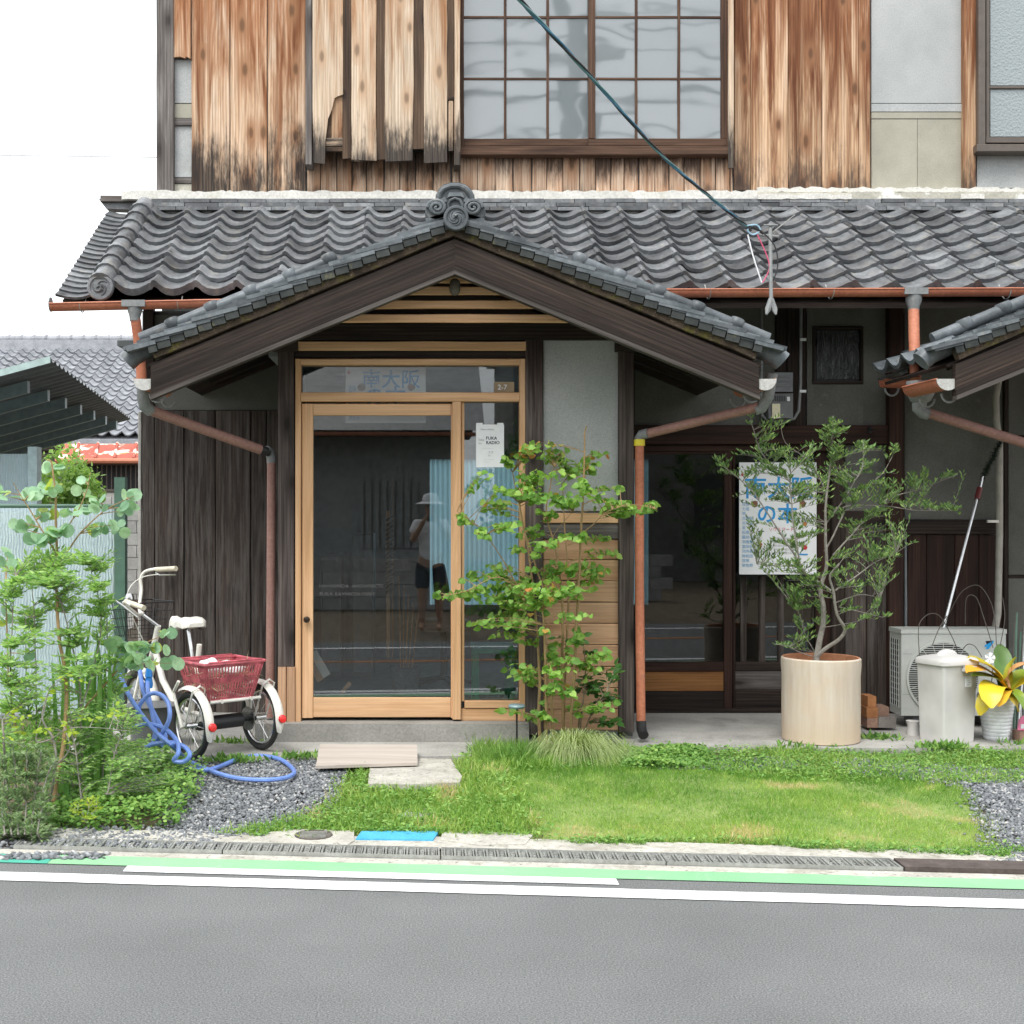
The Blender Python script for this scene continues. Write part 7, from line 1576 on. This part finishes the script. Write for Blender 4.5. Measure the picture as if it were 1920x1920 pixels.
# block wall
bw = thing('block_wall', 'grey concrete block wall seen between the fence post and the house corner', 'wall', (-5.2, 21, 0)); blk = MB().box(-.2, .2, -.06, .06, -.095, .095).mesh('block', rough_mat('block_grey', (.30, .30, .29), (.40, .40, .39), 5, .95, 60, .4, vary=.1))
for r in range(9):
    for k in range(9): link(blk, 'block', bw, Matrix.Translation((-7.0 + k * .41 + (r % 2) * .2, 21, .1 + r * .2)))
MB().box(-7.2, -3.5, 20.99, 21.03, 0, 1.85).build('mortar', CONCD, bw)
wpl = thing('white_planter', 'low white and red planter by the block wall', 'planter', (-4.9, 17, 0)); MB().box(P(232, 0, 17).x, P(262, 0, 17).x, 17, 17.3, 0, .35).build('box', BRICKR, wpl); MB().box(P(228, 0, 16).x, P(240, 0, 16).x, 16, 16.3, 0, .3).build('white_tub', WHITE, wpl)
# carport
cp = thing('carport', 'open carport with a dark sloping sheet roof and teal purlins at the left', 'carport', (-6, 14.5, 0))
def cxr(y): return -3.29 + (y - 11.2) * (-.91 / 7)
def cz(x, y): return 2.858 + .27 * (x - cxr(y))
vs = []; n = 84
for i in range(n + 1):
    y = 11.2 + 7 * i / n
    for j, x in enumerate((cxr(y), cxr(y) - 2, cxr(y) - 5)): vs.append((x, y, cz(x, y) + .022 * math.cos(i * math.pi / 1.5)))
MB().add(vs, [(i * 3 + j, i * 3 + j + 1, i * 3 + j + 4, i * 3 + j + 3) for i in range(n) for j in range(2)]).build('roof_sheet', CARUND, cp)
for k in range(7):
    y = 11.9 + k * .95; x0 = cxr(y) - .32 + .03 * k; MB().obox(Vector((x0 - 2.25, y, cz(x0 - 2.25, y) - .085)), (2.25, 0, .27 * 2.25), (0, .04, 0), (0, 0, .055)).build('purlin', TEALM, cp)
MB().add([(cxr(11.2), 11.19, cz(cxr(11.2), 11.2) + .03), (cxr(11.2) - 5, 11.19, cz(cxr(11.2) - 5, 11.2) + .03), (cxr(11.2) - 5, 11.19, cz(cxr(11.2) - 5, 11.2) - .03), (cxr(11.2), 11.19, cz(cxr(11.2), 11.2) - .03)], [(0, 1, 2, 3)]).build('front_flashing', plain('pale_flashing', (.40, .52, .50), .4), cp)
for y in (12, 17.6): MB().box(-7.4, -7.25, y, y + .15, 0, cz(-7.3, y)).build('post', TEALM, cp)
# fence of pale sheets and wavy mesh
fn = thing('garden_fence', 'pale blue translucent fence behind wavy wire mesh with a green end post', 'fence', (-2.8, 9.1, 0))
vs = []; n = 320; xa, xb = P(-900, 0, 9.25).x, P(213, 0, 9.25).x
for i in range(n + 1):
    x = xa + (xb - xa) * i / n; vs += [(x, 9.25 + .01 * math.cos(i * math.pi), 0), (x, 9.25 + .01 * math.cos(i * math.pi), P(0, 950, 9.25).z)]
MB().add(vs, [(2 * i, 2 * i + 2, 2 * i + 3, 2 * i + 1) for i in range(n)]).build('sheet', SHEETO, fn)
q = MB(); ns = 50
for k in range(ns):
    x = P(-55, 0, 9.1).x + k * .0205; m_ = 56; b = []
    for i in range(m_ + 1):
        z = .02 + 1.5 * i / m_; ox = .0045 * math.sin(i * 1.35 + k * .4); b += [(x + ox + z * .02, 9.1, z), (x + ox + .0075 + z * .02, 9.1, z)]
    q.add(b, [(2 * i, 2 * i + 1, 2 * i + 3, 2 * i + 2) for i in range(m_)])
o = q.build('wire_mesh', plain('green_white_wire', (.50, .62, .60), .4), fn); o['kind'] = 'stuff'
MB().box(P(216, 0, 9.08).x, P(236, 0, 9.08).x, 9.05, 9.13, 0, P(0, 895, 9.08).z).build('post', GREENPOST, fn)
MB().tube([P(-900, 949, 9.1), P(216, 949, 9.1)], .015, 6).build('rail', GREENPOST, fn, True)
sp2 = thing('shed_panel', 'pale blue corrugated shed wall under the carport roof at the far left', 'shed', (-4, 12, 0))
vs = []; n = 46; xa, xb = P(-60, 0, 12).x, P(56, 0, 12).x
for i in range(n + 1):
    x = xa + (xb - xa) * i / n; vs += [(x, 12 + .012 * math.cos(i * math.pi), 0), (x, 12 + .012 * math.cos(i * math.pi), P(0, 851, 12).z)]
MB().add(vs, [(2 * i, 2 * i + 2, 2 * i + 3, 2 * i + 1) for i in range(n)]).build('sheet', SHEETO, sp2); MB().box(P(55, 0, 12).x, P(72, 0, 12).x, 11.95, 12.1, 0, P(0, 838, 12).z).build('corner_post', plain('pale_blue_post', (.46, .60, .62), .5), sp2)
def bush(name, c, r, n, size, mat, label, cat='tree', trunk=None):
    root = thing(name, label, cat, (c[0], c[1], 0)); cc = NR.normal(size=(14, 3)); cc = unit(cc) * np.array(r) * .62 + np.array(c); k = NR.integers(0, 14, n)
    p = cc[k] + unit(NR.normal(size=(n, 3))) * np.array(r) * .48 * NR.uniform(.5, 1, (n, 1)); tn = .3 + .5 * (p[:, 2] - (c[2] - r[2])) / (2 * r[2]) + NR.normal(size=n) * .2
    o = link(scatter('crown', *OVAL, p, NR.normal(size=(n, 3)) + [0, -.3, .8], NR.normal(size=(n, 3)), NR.uniform(*size, n), mat, np.clip(tn, 0, 1)), 'crown', root); o['kind'] = 'stuff'
    MB().tube([(c[0], c[1], 0), (c[0] + .1, c[1], c[2] * .6), (c[0], c[1], c[2])], [.12, .09, .03], 8).build('trunk', BARK, root, True)
bush('green_tree', (P(95, 0, 19).x, 19, P(0, 930, 19).z), (.75, .5, .95), 5200, (.05, .11), L_TREE, 'bright green leafy tree between the pale shed and the lean-to')
# ---- across the road, seen in the window glass
oh = thing('opposite_house', 'dark boarded house with a tiled roof across the road, reflected in the door glass', 'house', (-5, -8, 0))
MB().box(-14, .6, -12, -7.0, 0, 2.9).build('wall', PLAST, oh); MB().box(-14, .8, -7.9, -6.1, 2.9, 3.0).build('eave_board', W_DARK, oh)
q = MB(); q.add([(-14, -5.9, 2.95), (1.0, -5.9, 2.95), (1.0, -12, 6.2), (-14, -12, 6.2)], [(0, 1, 2, 3)]); q.build('roof', TILE, oh)
gutter((-14, -5.9, 2.95), (1.0, -5.9, 2.9), .06, GUT, oh)
for x in (-6.5, -3.4, -1.2): 
    wz = MB().box(x, x + 1.1, -7.0, -6.97, .9, 2.1).build('window', PLAST, oh)
    for k in range(8): MB().box(x + .07 + k * .14, x + .09 + k * .14, -6.97, -6.95, .9, 2.1).build('bar', AL, wz)
oh2 = thing('opposite_building', 'grey two storey building across the road, reflected in the glass', 'building', (7, -12, 0)); MB().box(1.8, 16, -18, -10.5, 0, 5.4).build('wall', PLASTD, oh2); MB().box(1.6, 16.2, -18.2, -10.2, 5.4, 5.7).build('roof', TILE, oh2)
for x in (3, 6, 9): MB().box(x, x + 1.5, -10.5, -10.46, 1, 2.4).build('window', BLACK, oh2)
ow = thing('low_wall', 'low grey block wall across the road, reflected in the glass', 'wall', (-2, -3.6, 0))
for k in range(30):
    for r in range(4): link(blk, 'block', ow, Matrix.Translation((-8.0 + k * .41 + (r % 2) * .2, -4.2, .1 + r * .2)))
bush('garden_tree', (1.9, -5.5, 2.2), (1.2, 1.0, 1.3), 2600, (.08, .16), L_CAM, 'dark bushy tree across the road, reflected in the sliding door')
up = thing('utility_pole', 'concrete utility pole across the road, reflected in the lattice window', 'utility pole', (2.33, -1.5, 0))
MB().tube([(2.33, -1.5, 0), (2.33, -1.5, 12)], [.19, .14], 16).build('pole', PLAST, up, True)
for z in (9.6, 8.8): MB().box(1.5, 3.2, -1.55, -1.45, z, z + .1).build('cross_arm', STEEL, up)
MB().lathe([(.2, 0), (.22, .1), (.22, .6), (.18, .7)], (2.75, -1.5, 7.6), n=16).build('transformer', GREYP, up, True)
for k, (z, r) in enumerate(((9.75, .02), (9.3, .03), (8.95, .02), (8.3, .05), (7.7, .025), (7.3, .06), (6.9, .025))):
    wv = thing('overhead_wire', ('thin topmost', 'thick upper', 'thin upper', 'thick dark middle', 'thin middle', 'thick lower', 'thin lowest')[k] + ' overhead wire across the road, reflected in the window', 'wire', (0, -1.5, z))
    MB().tube([(-20, -2.2, z - .3), (-9, -1.6, z - .75), (2.33, -1.45, z), (14, -1.6, z - .7), (26, -2.2, z)] if True else [], r, 6).build('wire', BLACK, wv, True)
# the photographer, who shows only in the glass
pe = thing('person', 'person in white cap, white shirt and dark shorts raising a camera, mirrored in door glass', 'person', (.05, -.42, 0))
SKIN = plain('skin', (.42, .26, .18), .6); SHIRT = plain('white_shirt', (.75, .76, .78), .9); SHORT = plain('dark_shorts', (.04, .045, .06), .9)
bx, by = .05, -.42
J = [((bx, by, .90), .13, .10), ((bx, by, 1.12), .125, .09), ((bx, by, 1.32), .16, .10), ((bx, by, 1.42), .09, .07), ((bx, by + .01, 1.50), .05), ((bx, by + .02, 1.60), .085, .10), ((bx, by + .01, 1.68), .075, .085),
     ((bx - .17, by, 1.38), .055), ((bx - .23, by + .08, 1.16), .045), ((bx - .10, by + .27, 1.40), .032), ((bx - .07, by + .31, 1.45), .036, .022), ((bx + .17, by, 1.38), .055), ((bx + .23, by + .08, 1.16), .045), ((bx + .10, by + .27, 1.40), .032), ((bx + .07, by + .31, 1.45), .036, .022),
     ((bx - .10, by, .82), .095), ((bx - .11, by + .02, .47), .062), ((bx - .11, by - .01, .09), .040), ((bx - .11, by + .14, .035), .035, .03), ((bx + .10, by, .82), .095), ((bx + .11, by + .02, .47), .062), ((bx + .11, by - .01, .09), .040), ((bx + .11, by + .14, .035), .035, .03)]
E = [(0, 1), (1, 2), (2, 3), (3, 4), (4, 5), (5, 6), (2, 7), (7, 8), (8, 9), (9, 10), (2, 11), (11, 12), (12, 13), (13, 14), (0, 15), (15, 16), (16, 17), (17, 18), (0, 19), (19, 20), (20, 21), (21, 22)]
def skinned(name, mat, J, E, sub=2):
    import bmesh
    bm = bmesh.new(); ly = bm.verts.layers.skin.verify(); vv = []
    for i, j in enumerate(J):
        v = bm.verts.new(j[0]); v[ly].radius = (j[1], j[2] if len(j) > 2 else j[1]); v[ly].use_root = i == 0; vv.append(v)
    for a_, b_ in E: bm.edges.new((vv[a_], vv[b_]))
    me = bpy.data.meshes.new(name); bm.to_mesh(me); bm.free(); me.materials.append(mat)
    o = bpy.data.objects.new('tmp', me); C.objects.link(o); o.modifiers.new('s', 'SKIN'); sb = o.modifiers.new('b', 'SUBSURF'); sb.levels = sub
    m2 = bpy.data.meshes.new_from_object(o.evaluated_get(bpy.context.evaluated_depsgraph_get())); bpy.data.objects.remove(o)
    m2.polygons.foreach_set('use_smooth', [True] * len(m2.polygons)); return link(m2, name, pe)
skinned('body', SKIN, J, E)
skinned('shirt', SHIRT, [((bx, by, .84), .165, .13), ((bx, by, 1.1), .155, .12), ((bx, by, 1.32), .185, .125), ((bx, by, 1.43), .10, .08), ((bx - .18, by, 1.38), .075), ((bx - .22, by + .05, 1.24), .07), ((bx + .18, by, 1.38), .075), ((bx + .22, by + .05, 1.24), .07)], [(0, 1), (1, 2), (2, 3), (2, 4), (4, 5), (2, 6), (6, 7)])
skinned('shorts', SHORT, [((bx, by, .92), .15, .12), ((bx - .10, by, .8), .115), ((bx - .11, by + .01, .52), .095), ((bx + .10, by, .8), .115), ((bx + .11, by + .01, .52), .095)], [(0, 1), (1, 2), (0, 3), (3, 4)])
MB().lathe([(.19, 1.635), (.19, 1.642), (.108, 1.67), (.105, 1.72), (.08, 1.765), (.001, 1.78)], (bx, by + .02, 0), n=24, cap0=True, cap1=False).build('cap', SHIRT, pe, True)
for s_ in (-1, 1):
    MB().lathe([(.001, .006), (.011, 0)], (bx + s_ * .032, by + .118, 1.605), (0, 1, 0), 10, False, False).build('eye', BLACK, pe); hx = bx + s_ * .07
    for k in range(4): MB().tube([(hx + s_ * .005, by + .325, 1.485 - k * .019), (hx - s_ * .02, by + .345, 1.487 - k * .019), (hx - s_ * .045, by + .338, 1.485 - k * .018)], [.0085, .008, .0065], 7).build('finger', SKIN, pe, True)
    MB().tube([(hx, by + .30, 1.455), (hx - s_ * .025, by + .285, 1.462), (hx - s_ * .045, by + .285, 1.468)], [.011, .010, .008], 7).build('thumb', SKIN, pe, True)
cmr = thing('camera_body', 'small black camera held up by the mirrored photographer', 'camera', (bx, -.1, 1.44)); MB().box(bx - .065, bx + .065, -.13, -.08, 1.42, 1.49).build('case', BLACK, cmr); MB().lathe([(.03, 0), (.03, .035)], (bx, -.08, 1.455), (0, 1, 0), 18).build('barrel', BLACK, cmr, True)
